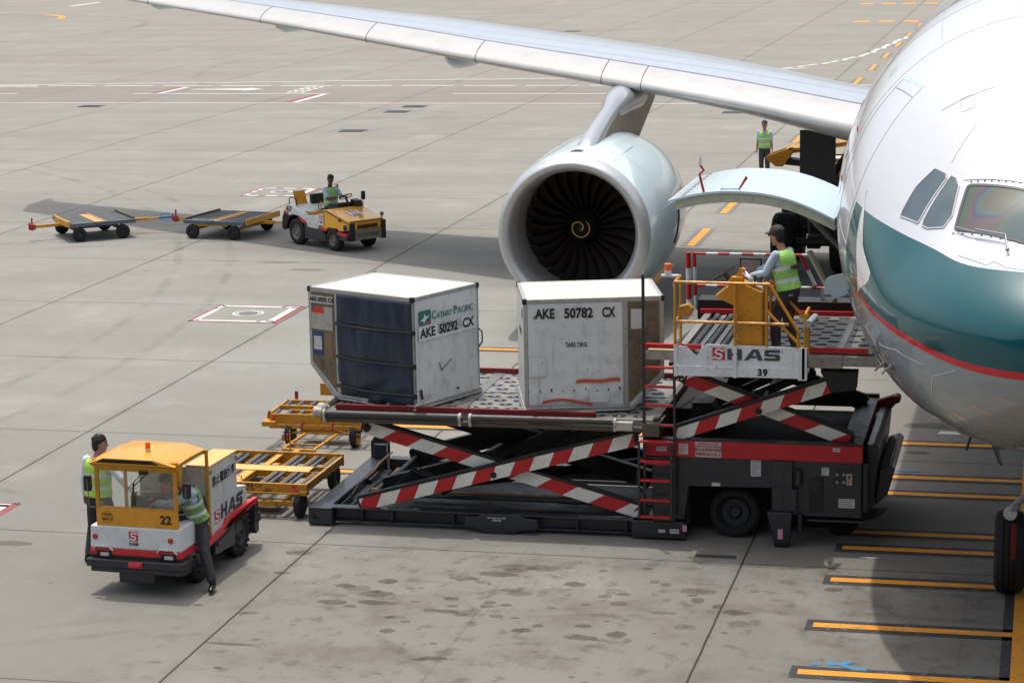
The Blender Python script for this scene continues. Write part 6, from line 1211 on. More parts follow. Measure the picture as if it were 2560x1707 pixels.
m.build("grille_bar", BLK, gr)
m = MB(); m.box(2.24, 2.28, .27, 1.08, .31, .57); pl_ = m.build("push_plate", paint("plate_scuffed", rgb(142, 136, 124), .5, .6, .8, metal=.4), t67, bevel=.006)
m = MB()
for j in range(5):
    for k in range(19): m.box(2.278, 2.286, .34 + k * .035 + (.017 if j % 2 else 0), .36 + k * .035 + (.017 if j % 2 else 0), .385 + j * .022, .392 + j * .022)
m.build("tread_pattern", DGR, pl_); m = MB(); m.box(2.12, 2.26, .10, .27, .29, .75); m.box(2.12, 2.30, 1.08, 1.21, .28, .76); m.build("corner_post", DGR, t67, bevel=.01)
m = MB(); m.box(2.10, 2.225, .012, .10, .57, .70); m.box(2.16, 2.24, .01, .12, .56, .71); hl = m.build("headlight_housing", MIR, t67, bevel=.006); m = MB(); m.lathe([(0, .001), (0, .04), (-.02, .045)], 'x', 14, (2.246, .07, .635)); m.build("headlight", plain("headlight_glass", (0, 0, 0)), hl)
m = MB(); m.cyl((1.98, .0, .78), (1.98, .0, .88), .02, 10); m.ball((1.98, -.01, .84), .05, 10, 7); m.ball((2.2, 1.16, .90), .055, 10, 7); m.cyl((2.2, 1.16, .80), (2.2, 1.16, .88), .018, 8); m.build("work_lamp", paint("lamp_amber_dirty", rgb(120, 84, 40), .4, .4, .3), t67)
m = MB(); rg = []
for u, v, th in ((-.26, 1.36, .03), (-.23, 1.25, .04), (-.14, 1.0, .05), (-.04, .89, .06), (.10, .86, .06), (.42, .87, .05), (.46, .84, .03)):
    rg.append([Vector((u, .12, v + th / 2)), Vector((u, .20, v)), Vector((u, .42, v)), Vector((u, .50, v + th / 2)), Vector((u + .03, .42, v - th)), Vector((u + .03, .20, v - th))])
m.ring(rg); m.build("seat", YEL, t67, smooth=60, bevel=.006)
m = MB(); m.box(-.1, .5, .6, 1.08, .80, .90); m.box(-.2, -.08, .6, 1.08, .85, 1.25); m.box(1.0, 1.2, .5, 1.15, .8, 1.12); m.prism([(1.16, 1.0), (1.12, 1.2), (1.34, 1.17), (1.42, 1.02)], .95, 1.18, 'y'); m.build("driver_seat", BLK, t67, bevel=.02)
m = MB(); m.tube([(-.40, .10, 1.0), (-.40, .10, 1.16), (-.34, .10, 1.20), (-.1, .10, 1.19), (-.06, .10, 1.12), (-.06, .10, .95)], .014, 8); m.tube([(.42, .45, .9), (.42, .45, 1.24)], .010, 6); m.build("seat_rail", DGR, t67)
m = MB(); Mw = Matrix.Rotation(radians(-28), 3, 'Y'); cc = (1.12, .82, 1.27); m.ring(torus(cc, .17, .013, Mw), cap=False); m.cyl(cc, Vector(cc) + Mw @ Vector((0, 0, -.28)), .03, 8)
for a in (0, 120, 240): m.cyl(cc, Vector(cc) + Mw @ Vector((.165 * cos(radians(a)), .165 * sin(radians(a)), 0)), .009, 6)
m.build("steering_wheel", BLK, t67)
m = MB(); m.tube([(1.02, .10, .95), (1.04, .10, 1.22)], .012, 8); m.tube([(1.45, 1.12, 1.0), (1.47, 1.12, 1.22)], .009, 6); mst = m.build("marker_rod", YEL, t67); m = MB(); m.prism(rounded([(1.42, 1.20), (1.52, 1.20), (1.52, 1.42), (1.43, 1.42)], .2, 3), 1.08, 1.16, 'y'); m.build("mirror", MIR, t67, bevel=.01)
m = MB(); m.cyl((.33, 1.12, .9), (.33, 1.12, 1.38), .012, 8); m.cyl((.33, 1.12, 1.38), (.33, 1.12, 1.42), .03, 12); bb = m.build("beacon_pole", DGR, t67); m = MB(); m.cyl((.33, 1.12, 1.42), (.33, 1.12, 1.50), .038, 14); m.build("beacon_lens", plain("amber_lens", (0, 0, 0)), bb)
m = MB(); m.bar((-.6, .6, .4), (-.95, .6, .38), .05, .05); m.build("tow_hitch", YEL2, t67)
# ------------------------------------------------------------------ flat dollies (x = length with the draw bar, y = depth)
BOARD = paint("board_tan", rgb(196, 152, 98), .7, .4, .2, grime=(.1, .06, .03)); SLAT = paint("slat_grey", rgb(112, 116, 118), .55, .4, .2)
def flat_dolly(label_, loc, rz, L, Wd, yellow_end, be, left_hook):
    t = thing("flat_dolly", label_, "dolly", loc, rz, "grey slatted flat dollies"); Z = .50
    m = MB(); m.box(0, L, 0, .05, Z - .10, Z); m.box(0, L, Wd - .05, Wd, Z - .10, Z); m.box(0, .05, .05, Wd - .05, Z - .08, Z - .01); m.box(L - .05, L, .05, Wd - .05, Z - .08, Z - .01); m.build("deck_frame", GRY2, t, bevel=.004)
    m = MB(); n = int((L - .1) / .105)
    for k in range(n):
        x = .07 + (L - .14) * k / (n - 1) 
        m.cyl((x, .06, Z - .035), (x, Wd * .40, Z - .035), .034, 8); m.cyl((x, Wd * .60, Z - .035), (x, Wd - .06, Z - .035), .034, 8)
    if True:
        m = MB(); n = 8
        for k in range(n):
            y = .12 + (Wd - .24) * k / (n - 1); m.cyl((.06, y, Z - .03), (L * .38, y, Z - .03), .030, 8); m.cyl((L * .56, y, Z - .03), (L - .06, y, Z - .03), .030, 8)
        pp = MB(); pp.box(.06, L - .06, .06, Wd - .06, Z - .1, Z - .075)
    m.build("roller", SLAT, t); pp.build("deck_pan", BLK, t)
    m = MB(); m.box(L * .40, L * .54, .06, Wd - .06, Z - .05, Z - .012); m.build("walk_board", BOARD, t, bevel=.003)
    m = MB(); m.box(L * .385, L * .40, .05, Wd - .05, Z - .06, Z + .004); m.box(L * .54, L * .555, .05, Wd - .05, Z - .06, Z + .004); m.build("board_rail", BOARD, t)
    m = MB(); m.box(L * .36, L * .50, -.012, .05, Z - .07, Z + .01); m.cyl((L * .4, -.02, Z - .02), (L * .46, -.02, Z - .02), .02, 8); m.build("side_latch", LBLUE if False else GRY2, t, bevel=.004)
    m = MB(); y_ = paint("dolly_ochre", rgb(204, 150, 50), .5, .5, .6, chipcol=(.1, .05, .02))
    if yellow_end == 'L': m.box(-.06, .0, .04, Wd * .80, Z - .10, Z + .06); m.ball((-.03, .12, Z + .02), .06, 8, 5); m.ball((-.03, Wd * .75, Z + .04), .06, 8, 5)
    else: m.box(L, L + .06, .04, Wd - .05, Z - .10, Z + .06)
    m.build("end_stop", y_, t, bevel=.006)
    m = MB(); xx = L - .03 if yellow_end == 'L' else .03; m.box(xx - .02, xx + .02, .1, Wd - .02, Z, Z + .05); m.build("end_rail", paint("rail_brown", rgb(96, 82, 58), .6, .4, .4), t)
    m = MB(); m.box(.1, L - .1, Wd * .45, Wd * .55, Z - .2, Z - .09); m.box(.25, .33, .15, Wd - .15, .22, .3); m.box(L - .4, L - .32, .15, Wd - .15, .22, .30); m.box(.2, L * .7, .05, .12, Z - .15, Z - .09)
    for x in (.29, L - .36):
        for y in (.18, Wd - .22): m.box(x - .03, x + .03, y - .03, y + .03, .2, Z - .08)
    m.build("under_frame", y_ if yellow_end == 'R' else BLK, t, bevel=.004)
    for x in (.24, L - .36):
        for y in (.05, Wd - .05): wheel(t, (x, y, .19), .19, .11, 'y', RIMD, .45)
    m = MB(); A_ = Vector((L - .2, Wd / 2, .36)); E_ = Vector((be[0], be[1], .42)); m.bar(A_, A_.lerp(E_, .5), .10, .08); m.bar(A_.lerp(E_, .4), E_, .05, .05); m.bar((.1, Wd / 2, .38), (-.75, Wd / 2, .38), .07, .08); m.build("draw_bar", y_, t, bevel=.005)
    m = MB(); q_ = A_.lerp(E_, .70); m.bar(q_, E_ + Vector((0, 0, .004)), .060, .060); u_ = Vector((0, 0, .11)); m.tube([A_.lerp(E_, .74), A_.lerp(E_, .74) + u_, A_.lerp(E_, .88) + u_, A_.lerp(E_, .88)], .013, 6)
    m.build("tow_handle", LBLUE if yellow_end == 'L' else y_, t)
    m = MB(); m.box(-.88, -.72, Wd / 2 - .06, Wd / 2 + .06, .30, .44); m.cyl((-.80, Wd / 2, .28), (-.80, Wd / 2, .62), .025, 8); m.cyl((-.88, Wd / 2 - .04, .33), (-.88, Wd / 2 - .04, .50), .03, 8); m.build("hitch_jaw", paint("jaw_red", rgb(170, 36, 44), .5, .4, .4), t, bevel=.006)
    return t
flat_dolly("grey slatted flat dolly with yellow draw bar, last in the train, half in sunlight", (-25.25, 55.98, 0), radians(39), 1.78, 1.88, 'L', (3.0, .35), True)
flat_dolly("grey slatted flat dolly with a yellow end stop, coupled right behind the open tractor", (-22.50, 57.05, 0), radians(-9), 1.84, 1.95, 'R', (2.9, .76), False)
# ------------------------------------------------------------------ yellow roller dollies
def roller_dolly(label_, loc, rz, L, Wd, swap=False, Z=.52, steer=True):
    """x = across, y = depth away from the camera; two banks of rollers either side of a centre board running along x"""
    t = thing("roller_dolly", label_, "dolly", loc, rz, "yellow roller dollies for freight containers")
    m = MB(); m.box(0, L, 0, .045, Z - .15, Z); m.box(0, L, -.03, .0, Z - .15, Z - .13); m.box(0, L, Wd - .045, Wd, Z - .15, Z + .03); m.box(L - .045, L, .045, Wd - .045, Z - .12, Z); m.box(0, .045, .045, Wd - .045, Z - .12, Z)
    y0, y1 = Wd * .42, Wd * .58
    for a in (y0 - .02, y1): m.box(.045, L - .045, a, a + .02, Z - .10, Z)
    n = 12
    for k in range(1, n, 2):
        x = .05 + (L - .1) * (k + .5) / n
        for a, b in ((.045, y0 - .02), (y1 + .02, Wd - .045)): m.box(x - .008, x + .008, a, b, Z - .09, Z - .005)
    m.prism([(L - .10, -.035), (L + .0, -.035), (L + .02, .06), (L - .1, .06)], Z - .16, Z - .10, 'z')
    f = m.build("frame", YEL2, t, bevel=.003)
    m = MB()
    for k in range(n):
        x = .05 + (L - .1) * (k + .5) / n + (.03 if k % 2 else -.02)
        for a, b in ((.05, y0 - .025), (y1 + .025, Wd - .05)):
            if abs(k - n * .45) < .6 : continue
            m.cyl((x, a, Z - .035), (x, b, Z - .035), .030, 10)
    m.build("roller", ROLL, t)
    m = MB(); m.box(.05, L * .88, y0, y1, Z - .025, Z - .004); m.build("centre_board", TAN, t, bevel=.003)
    m = MB(); x = L * .47; m.box(x - .04, x + .06, y1 + .02, Wd - .05, Z - .03, Z - .008); m.box(L * .36, L * .45, .05, y0 - .02, Z - .03, Z - .01); m.tube([(L * .35, .22, Z - .01), (L * .35, .22, Z + .04), (L * .44, .22, Z + .04), (L * .44, .22, Z - .01)], .012, 6); m.build("cross_board", paint("cross_tan", rgb(206, 156, 72), .6, .4, .3), t)
    m = MB(); m.box(L * .89, L - .06, y0 + .01, y1 - .01, Z - .09, Z - .05); m.build("well", BLK, t)
    for x in (.28, L - .14):
        for y in (.10, Wd - .10): wheel(t, (x, y, .205), .205, .10, 'x', RIMD, .45)
    m = MB(); m.box(.2, L - .2, .06, .12, .18, .24); m.box(.2, L - .2, Wd - .16, Wd - .10, .18, .24); m.box(.3, L - .5, .02, .09, .16, .24); m.box(-.1, L * .55, .2, .3, .30, .37); m.box(L * .3, L * .36, .1, Wd - .1, .26, .34); m.box(L - .42, L - .36, .1, Wd - .1, .20, .26)
    m.build("under_frame", YEL2, t, bevel=.004)
    m = MB(); m.box(.5, L - .5, .2, .6, .30, .315); m.box(.5, L - .55, .7, 1.1, .30, .315); m.build("belly_plate", GRY, t)
    m = MB(); m.bar((L - .24, -.04, Z - .085), (L - .10, -.04, Z - .075), .012, .014); m.build("release_lever", TRED, t); m = MB(); m.box(L - .23, L - .15, -.006, .0, Z - .055, Z - .02); m.build("reflector", INKR, t)
    return t, Z, L, Wd
y2, Z, L, Wd = roller_dolly("yellow roller dolly between the cab tractor and the loader's ground frame", (-12.36, 30.78, 0), radians(-.5), 1.93, 1.78)
for s_, x, z in (("HAS 057", .72, -.045), ("\u904b\u8ca8 C20", 1.12, -.04), ("MCTR", 1.05, -.105), ("G82", 1.34, -.10), ("\u5b89\u5168", .50, -.04)):
    text(s_, .062, plain("stencil_brown", rgb(70, 50, 20), .7), y2, plane_M((x, 0, Z + z), (1, 0, 0), (0, 0, 1)), "stencil_lettering", .0)
mq = MB(); mq.box(.66, .80, -.003, .0, Z - .08, Z - .015); mq.build("plate_patch", plain("patch_orange", rgb(240, 160, 10), .5), y2)
m = MB(); m.bar((0, .9, .34), (-1.0, .9, .34), .07, .06); m.build("draw_bar", YEL2, y2)
y1 = thing("roller_dolly", "yellow roller dolly with a folded tow frame, parked behind the loader's left corner", "dolly", (-12.50, 35.0, 0), radians(1.5), "yellow roller dollies for freight containers")
Z = .55; L, Wd = 1.75, 1.7
m = MB()
for a in (0, .62, 1.05): m.box(.0, L, a, a + .04, Z - .17 if a == 0 else Z - .08, Z)
m.box(.42, L, Wd - .03, Wd, Z - .05, Z + .16); m.box(.25, L, .40, .44, Z - .1, Z - .02); m.box(0, .04, 0, Wd - .6, Z - .1, Z); m.box(L - .04, L, 0, Wd, Z - .1, Z); m.box(.04, L - .1, -.03, .0, Z - .24, Z - .17)
m.prism([(-.02, -.25), (.20, -.25), (.20, -.16), (.08, -.16), (.08, .06), (-.02, .06)], Z - .16, Z - .08, 'z'); m.build("frame", YEL2, y1, bevel=.004)
m = MB()
for k in range(8):
    for a, b in ((.06, .38), (.68, 1.02)): m.cyl((.10 + k * .21, a, Z - .03), (.10 + k * .21, b, Z - .03), .032, 10)
m.build("roller", ROLL, y1)
for x, y in ((.36, .10), (1.46, .10), (.36, 1.5), (1.46, 1.5)): wheel(y1, (x, y, .205), .205, .11, 'x', RIMD, .45)
m = MB(); m.cyl((.26, .0, .24), (1.58, -.02, .24), .018, 8); m.box(.5, 1.3, .2, .5, .2, .3); m.bar((.6, .1, .28), (.40, -.02, .22), .02, .02); m.bar((1.1, .1, .28), (1.5, -.02, .22), .02, .02)
m.bar((.66, .0, .24), (.50, -.75, .16), .05, .03); m.bar((1.20, .0, .24), (1.02, -.8, .16), .05, .03); m.bar((.52, -.55, .18), (1.05, -.55, .18), .03, .03); m.bar((.48, -.78, .15), (1.06, -.82, .15), .06, .04); m.bar((.78, -.78, .15), (.60, -1.75, .08), .11, .05); m.box(.80, .83, -.85, -.82, .02, .16)
m.bar((.66, -.9, .12), (.66, -.9, .5), .02, .02, up=(1, 0, 0)); m.box(.24, .32, -.02, .04, .10, .2); m.box(1.5, 1.58, -.04, .02, .08, .18); m.build("tow_frame", YEL2, y1, bevel=.004)
m = MB(); m.box(.46, .72, -1.88, -1.74, .04, .08); m.cyl((.58, -1.76, .08), (.58, -1.76, .2), .03, 8); m.ball((.58, -1.76, .2), .04, 8, 5); m.cyl((.60, -.02, .3), (.60, -.02, .42), .02, 8); m.cyl((1.12, -.02, .3), (1.12, -.02, .42), .02, 8); m.box(.02, .06, -.02, .02, Z - .0, Z + .05); m.bar((.10, -.14, Z - .16), (.18, -.14, Z + .02), .03, .03); m.box(.14, .2, 1.1, 1.12, Z, Z + .14); m.cyl((.62, -.9, .32), (.62, -.9, .44), .016, 6); m.build("hitch_jaw", paint("jaw_red", (0, 0, 0)), y1, bevel=.004)
# ------------------------------------------------------------------ belt loader far behind the main gear
bl = thing("belt_loader", "yellow belt loader with a raised nose partly hidden behind the main landing gear", "belt loader", (-6.6, 60.0, 0), 0)
m = MB(); m.prism([(-.72, 1.95), (-.45, 1.72), (-.25, 1.72), (-.1, 1.95), (.0, 2.10), (.0, 2.24), (-.66, 2.0)], -.35, -.30, 'y'); m.prism([(-.72, 1.95), (-.45, 1.72), (-.25, 1.72), (-.1, 1.95), (.0, 2.10), (.0, 2.24), (-.66, 2.0)], .30, .35, 'y'); m.box(-.1, .2, -.35, .35, 2.15, 2.22); m.bar((-.2, 0, 2.1), (4.5, 0, 2.75), .6, .12); m.build("conveyor_nose", YEL2, bl, bevel=.01)
m = MB(); m.bar((-.3, 0, 1.85), (3.0, 0, 1.5), .5, .16); m.bar((-.2, -.32, 2.12), (4.2, -.32, 2.72), .02, .02); m.build("boom", BLK, bl, bevel=.01)
m = MB(); m.box(.95, 3.6, -.9, .9, .45, 1.55); m.build("chassis_body", GRY, bl, bevel=.02); m = MB(); m.box(.95, 3.6, -.92, .92, 1.55, 1.62); m.build("red_stripe", TRED, bl); m = MB(); m.box(.93, 3.6, -.94, .94, 1.62, 1.88); m.build("side_panel", WHT, bl, bevel=.01); m = MB(); m.box(.9, 4.2, -.96, -.85, 1.90, 2.0); m.box(.9, 4.2, -.96, -.85, 2.08, 2.13); m.build("guard_rail", YEL2, bl)
for x in (1.4, 3.2):
    for y in (-.8, .8): wheel(bl, (x, y, .32), .32, .2, 'y', RIMD, .5)
# ------------------------------------------------------------------ people
def ik(a, c, l1, l2, hint):
    a, c = Vector(a), Vector(c); d = c - a; L = min(d.length, (l1 + l2) * .995); d.normalize(); c = a + d * L
    x = (l1 * l1 - l2 * l2 + L * L) / (2 * L); h = sqrt(max(l1 * l1 - x * x, 0)); hv = Vector(hint); hv = (hv - d * hv.dot(d)).normalized()
    return a + d * x + hv * h, c
def capsule(mb, pts, rs, n=10):
    """closed tapered limb with rounded ends"""
    pts = [Vector(p) for p in pts]; d0 = (pts[0] - pts[1]).normalized(); d1 = (pts[-1] - pts[-2]).normalized()
    P = [pts[0] + d0 * rs[0] * .85, pts[0] + d0 * rs[0] * .5] + pts + [pts[-1] + d1 * rs[-1] * .5, pts[-1] + d1 * rs[-1] * .85]
    Rr = [rs[0] * .4, rs[0] * .82] + list(rs) + [rs[-1] * .82, rs[-1] * .4]
    mb.tube(P, Rr, n)
def loft(mb, rows, n=20, cap=True, mis=None):
    """rows: (centre, lateral unit, front unit, half width, half depth)"""
    rg = [[c + lat * (hw * cos(2 * pi * k / n)) * (1.) + fr * (hd * sin(2 * pi * k / n)) for k in range(n)] for c, lat, fr, hw, hd in rows]
    k0 = len(mb.f); mb.ring(rg, cap=cap)
    if mis:
        for i in range(len(rows) - 1):
            for j in range(n): mb.mi[k0 + i * n + j] = mis[i]
def remesh(o, vox, smooth=2):
    r = o.modifiers.new("remesh", 'REMESH'); r.mode = 'VOXEL'; r.voxel_size = vox; r.use_smooth_shade = True
    s = o.modifiers.new("smooth", 'SMOOTH'); s.factor = .5; s.iterations = smooth
def person(label_, loc, rotz, pelvis, chest, head, wr, wl, ar, al, look=(0, 1, 0), skin=None, shirt=None, vest=None, trou=None, cap=False, glove=False, sleeve=1., knee_hint=(0, 1, 0), kr=None, kl=None, er=(0, -1, -.3), el=(0, -1, -.3), front=(0, 1, 0), glasses=False, group=None, bands=True, strips=VESTS, curl=.6, hdir_r=None, hdir_l=None, backtext=None, foot=None):
    """local axes: x = right hand side, y = the way the body faces; pelvis, chest (shoulder line), head centre, wrists and ankles are given"""
    skin = skin or SKIN; shirt = shirt or SHIRT; vest = vest or VEST; trou = trou or TROU
    t = thing("person", label_, "person", loc, rotz, group)
    pelvis, chest, head = Vector(pelvis), Vector(chest), Vector(head); up = (chest - pelvis).normalized(); fr = Vector(front); fr = (fr - up * fr.dot(up)).normalized(); lat = fr.cross(up).normalized()
    look = Vector(look).normalized(); hup = (head - chest).normalized(); hup = (hup * .4 + Vector((0, 0, 1)) * .6).normalized(); lk = (look - hup * look.dot(hup)).normalized(); hl = lk.cross(hup)
    shR, shL = chest + lat * .175, chest - lat * .175; hpR, hpL = pelvis + lat * .09, pelvis - lat * .09
    eR, wR = ik(shR, wr, .285, .255, er); eL, wL = ik(shL, wl, .285, .255, el)
    kR, aR = ik(hpR, ar, .42, .41, kr or knee_hint); kL, aL = ik(hpL, al, .42, .41, kl or knee_hint)
    # ---- body, one continuous skin
    b = MB(); tor = lambda s, k: (pelvis.lerp(chest, s) + fr * (.012 * sin(pi * s)), lat, fr)
    T_ = [(-.14, .135, .10), (-.02, .160, .115), (.12, .155, .11), (.35, .140, .10), (.60, .155, .112), (.82, .170, .112), (.98, .150, .09), (1.06, .085, .065), (1.12, .055, .055)]
    loft(b, [(*tor(s, 0), hw, hd) for s, hw, hd in T_])
    nb = chest + up * .04; b.tube([nb, nb.lerp(head, .5), head - hup * .05], [.058, .054, .055], 12)
    hr = [(-.125, .030, .035, .042), (-.105, .046, .055, .030), (-.075, .058, .074, .012), (-.03, .068, .088, .0), (.02, .073, .093, -.004), (.065, .070, .088, -.01), (.10, .050, .064, -.014), (.118, .022, .03, -.016)]
    loft(b, [(head + hup * z + lk * (of + .004), hl, lk, hw, hd) for z, hw, hd, of in hr], 18)
    b.cyl(head + lk * .085 + hup * .012, head + lk * .113 - hup * .022, .010, 8, .016); b.ball(head + lk * .107 - hup * .024, .016, 8, 5); b.ball(head + lk * .088 - hup * .060, .018, 8, 5, (1.3, .8, .5))
    for s_ in (-1, 1): b.ball(head + hl * s_ * .072 - lk * .008 - hup * .008, .024, 8, 5, (.5, .8, 1.2)); b.ball(head + hl * s_ * .03 + lk * .078 + hup * .026, .018, 8, 5, (1.3, .8, .5))
    for sh, e, wv in ((shR, eR, wR), (shL, eL, wL)): capsule(b, [sh, sh.lerp(e, .5), e, e.lerp(wv, .4), wv], [.050, .047, .038, .038, .026])
    for hp, kn, an in ((hpR, kR, aR), (hpL, kL, aL)): capsule(b, [hp, hp.lerp(kn, .5), kn, kn.lerp(an, .35), an], [.082, .072, .052, .054, .036])
    hands = MB() if glove else b; hp_ = []
    for s_, e, wv, hd_ in ((1, eR, wR, hdir_r), (-1, eL, wL, hdir_l)):
        d = (Vector(hd_) if hd_ else (wv - e)).normalized(); sd_ = (lat - d * lat.dot(d)); sd_ = sd_.normalized() if sd_.length > .1 else fr; pn = d.cross(sd_).normalized()
        if pn.dot(Vector((0, 0, -1))) < 0 and abs(d.z) < .8: pn = -pn
        if abs(d.z) >= .8: sd_, pn = fr, lat * (-s_)
        loft(hands, [(wv + d * u, sd_, pn, hw, .015) for u, hw in ((-.01, .024), (.02, .033), (.06, .040), (.085, .038))], 12)
        for q, (of, ln) in enumerate(((-.029, .058), (-.010, .068), (.010, .064), (.028, .050))):
            p0 = wv + d * .078 + sd_ * of; p1 = p0 + d * ln * .45 * cos(curl * .5) + pn * ln * .45 * sin(curl * .5 + .1 * q); p2 = p1 + d * ln * .35 * cos(curl * 1.3) + pn * ln * .35 * sin(curl * 1.3); p3 = p2 + d * ln * .25 * cos(curl * 1.9) + pn * ln * .25 * sin(curl * 1.9)
            capsule(hands, [p0, p1, p2, p3], [.0095, .009, .0085, .0075], 7)
        th = 1 if sd_.dot(lat) * s_ < 0 else -1; p0 = wv + d * .022 + sd_ * .026 * th; capsule(hands, [p0, p0 + d * .028 + sd_ * .020 * th + pn * .010, p0 + d * .058 + sd_ * .018 * th + pn * .028], [.013, .011, .009], 7)
    bo = b.build("body", skin, t, smooth=180); remesh(bo, .009, 1)
    if glove: g_ = hands.build("glove", GLOVE, t, smooth=180); remesh(g_, .008, 1)
    # ---- shirt with sleeves
    m = MB(); Sx = .016
    loft(m, [(*tor(s, 0), hw + Sx, hd + Sx) for s, hw, hd in T_[:-2]] + [(*tor(1.04, 0), .095, .078), (*tor(1.09, 0), .066, .066)])
    for sh, e, wv in ((shR, eR, wR), (shL, eL, wL)):
        P_ = [sh, sh.lerp(e, .5), e, e.lerp(wv, .5), e.lerp(wv, .93)]; rs = [.064, .062, .056, .050, .040]; k = 5 if sleeve >= 1 else 3
        capsule(m, (P_ if sleeve >= 1 else [sh, sh.lerp(e, .4), sh.lerp(e, .8)]), (rs if sleeve >= 1 else [.064, .064, .060]), 12)
    so = m.build("shirt", shirt, t, smooth=180); remesh(so, .012, 2)
    # ---- trousers, belt, shoes
    m = MB(); loft(m, [(*tor(s, 0), hw, hd) for s, hw, hd in ((-.20, .12, .10), (-.10, .155, .125), (0, .180, .136), (.12, .176, .130), (.19, .168, .124))])
    for hp, kn, an in ((hpR, kR, aR), (hpL, kL, aL)): capsule(m, [hp, hp.lerp(kn, .5), kn, kn.lerp(an, .4), an + (kn - an).normalized() * .03], [.096, .092, .076, .072, .064], 14)
    tr = m.build("trousers", trou, t, smooth=180); remesh(tr, .012, 2)
    for hp, kn, an in ((hpR, kR, aR), (hpL, kL, aL)):
        m = MB(); sh_d = (an - kn).normalized(); fd = Vector(foot) if foot else fr - sh_d * fr.dot(sh_d); fd = Vector((fd.x, fd.y, 0)); fd = fd.normalized() if fd.length > .2 else Vector((fr.x, fr.y, 0)).normalized()
        capsule(m, [an + Vector((0, 0, .02)) - fd * .02, an - Vector((0, 0, .035)) - fd * .03], [.045, .046], 10); m.tube([an - Vector((0, 0, .05)) - fd * .075, an - Vector((0, 0, .045)) - fd * .03, an - Vector((0, 0, .05)) + fd * .06, an - Vector((0, 0, .06)) + fd * .14, an - Vector((0, 0, .065)) + fd * .185], [.030, .045, .043, .040, .022], 12)
        o = m.build("shoe", SHOE, t, smooth=180); remesh(o, .009, 1)
    # ---- vest
    m = MB(); V = [(.02, .186, .140, 0), (.10, .180, .138, 0), (.24, .172, .132, 1), (.32, .170, .130, 0), (.46, .172, .132, 0), (.56, .178, .136, 1), (.65, .182, .138, 0), (.84, .186, .134, 0), (.95, .176, .118, 0), (1.02, .125, .096, 0), (1.065, .088, .082, 0)]
    rows = [(*tor(s, 0), hw + .012, hd + .010) for s, hw, hd, _ in V]; n = 32; rg = []
    for i, (c, la, f_, hw, hd) in enumerate(rows):
        rg.append([c + la * (hw * cos(2 * pi * k / n)) + f_ * (hd * sin(2 * pi * k / n)) + up * (.010 * mn.noise(Vector((k * .9, i * .7, len(label_) * 1.)))) for k in range(n)])
    k0 = 0; m.ring(rg, cap=False)
    for i in range(len(V) - 1):
        for j in range(n): m.mi[i * n + j] = 1 if V[i][3] and bands else 0
    keep = [q for q in range(len(m.f)) if not ((q // n >= 7) and (q % n) in (7, 8)) and not ((q // n in (6, 7, 8)) and ((q % n) in (0, 1, 30, 31, 14, 15, 16, 17) ))]
    m.f = [m.f[q] for q in keep]; m.mi = [m.mi[q] for q in keep]
    vo = m.build("vest", [vest, strips], t, smooth=180); s2 = vo.modifiers.new("solid", 'SOLIDIFY'); s2.thickness = .008; s2.offset = 1; ss = vo.modifiers.new("sub", 'SUBSURF'); ss.levels = 1; ss.render_levels = 2
    if backtext:
        c = tor(.60, 0)[0] - fr * .165 + lat * 0; M = Matrix(((lat.x, up.x, -fr.x, c.x), (lat.y, up.y, -fr.y, c.y), (lat.z, up.z, -fr.z, c.z), (0, 0, 0, 1))); text(backtext, .075, INK, vo, M, "lettering", .004, sx=1.4)
    # ---- hair, cap, glasses
    m = MB(); rw = [(-.095, .050, .036, -.052), (-.06, .066, .058, -.046), (-.02, .077, .076, -.034), (.02, .084, .090, -.022), (.062, .086, .102, -.008), (.10, .070, .086, -.008), (.135, .038, .046, -.010)]
    loft(m, [(head + hup * z + lk * of, hl, lk, hw, hd) for z, hw, hd, of in rw], 20)
    m.v = [tuple(Vector(v) + (Vector(v) - head).normalized() * .012 * mn.noise(Vector(v) * 38)) for v in m.v]
    for q in range(26): a_ = q * 2.4; r_q = .02 + .058 * (q / 26); m.ball(head + hup * (.118 - .055 * (q / 26)**2) + hl * r_q * cos(a_) + lk * (r_q * 1.15 * sin(a_) - .01), .018 + .006 * (q % 3), 7, 5)
    ho = m.build("hair", HAIR, t, smooth=180); remesh(ho, .010, 1)
    if cap:
        m = MB(); loft(m, [(head + hup * z + lk * of, hl, lk, hw, hd) for z, hw, hd, of in ((.045, .090, .104, 0), (.075, .090, .104, 0), (.11, .080, .094, -.002), (.140, .054, .066, -.006), (.152, .02, .024, -.008))], 24); m.ball(head + hup * .155, .012, 8, 5)
        p = head + hup * .055; rg = []
        for of, hw, dz_ in ((.06, .078, .004), (.12, .074, .0), (.165, .056, -.010), (.185, .02, -.014)): rg.append([p + lk * of + hup * dz_ + hl * hw * a + hup * (b - .012 * a * a) for a, b in ((-1, .0), (-.5, .012), (0, .014), (.5, .012), (1, .0), (.5, -.0), (0, .002), (-.5, -.0))])
        m.ring(rg); m.build("cap", CAP, t, smooth=50)
    if glasses: m = MB(); m.box(-.072, .072, -.006, .010, -.016, .016, M=Matrix(((hl.x, lk.x, hup.x, (head + lk * .092 + hup * .026).x), (hl.y, lk.y, hup.y, (head + lk * .092 + hup * .026).y), (hl.z, lk.z, hup.z, (head + lk * .092 + hup * .026).z), (0, 0, 0, 1)))); m.build("sunglasses", BLK, t, bevel=.004)
    return t, head, hup
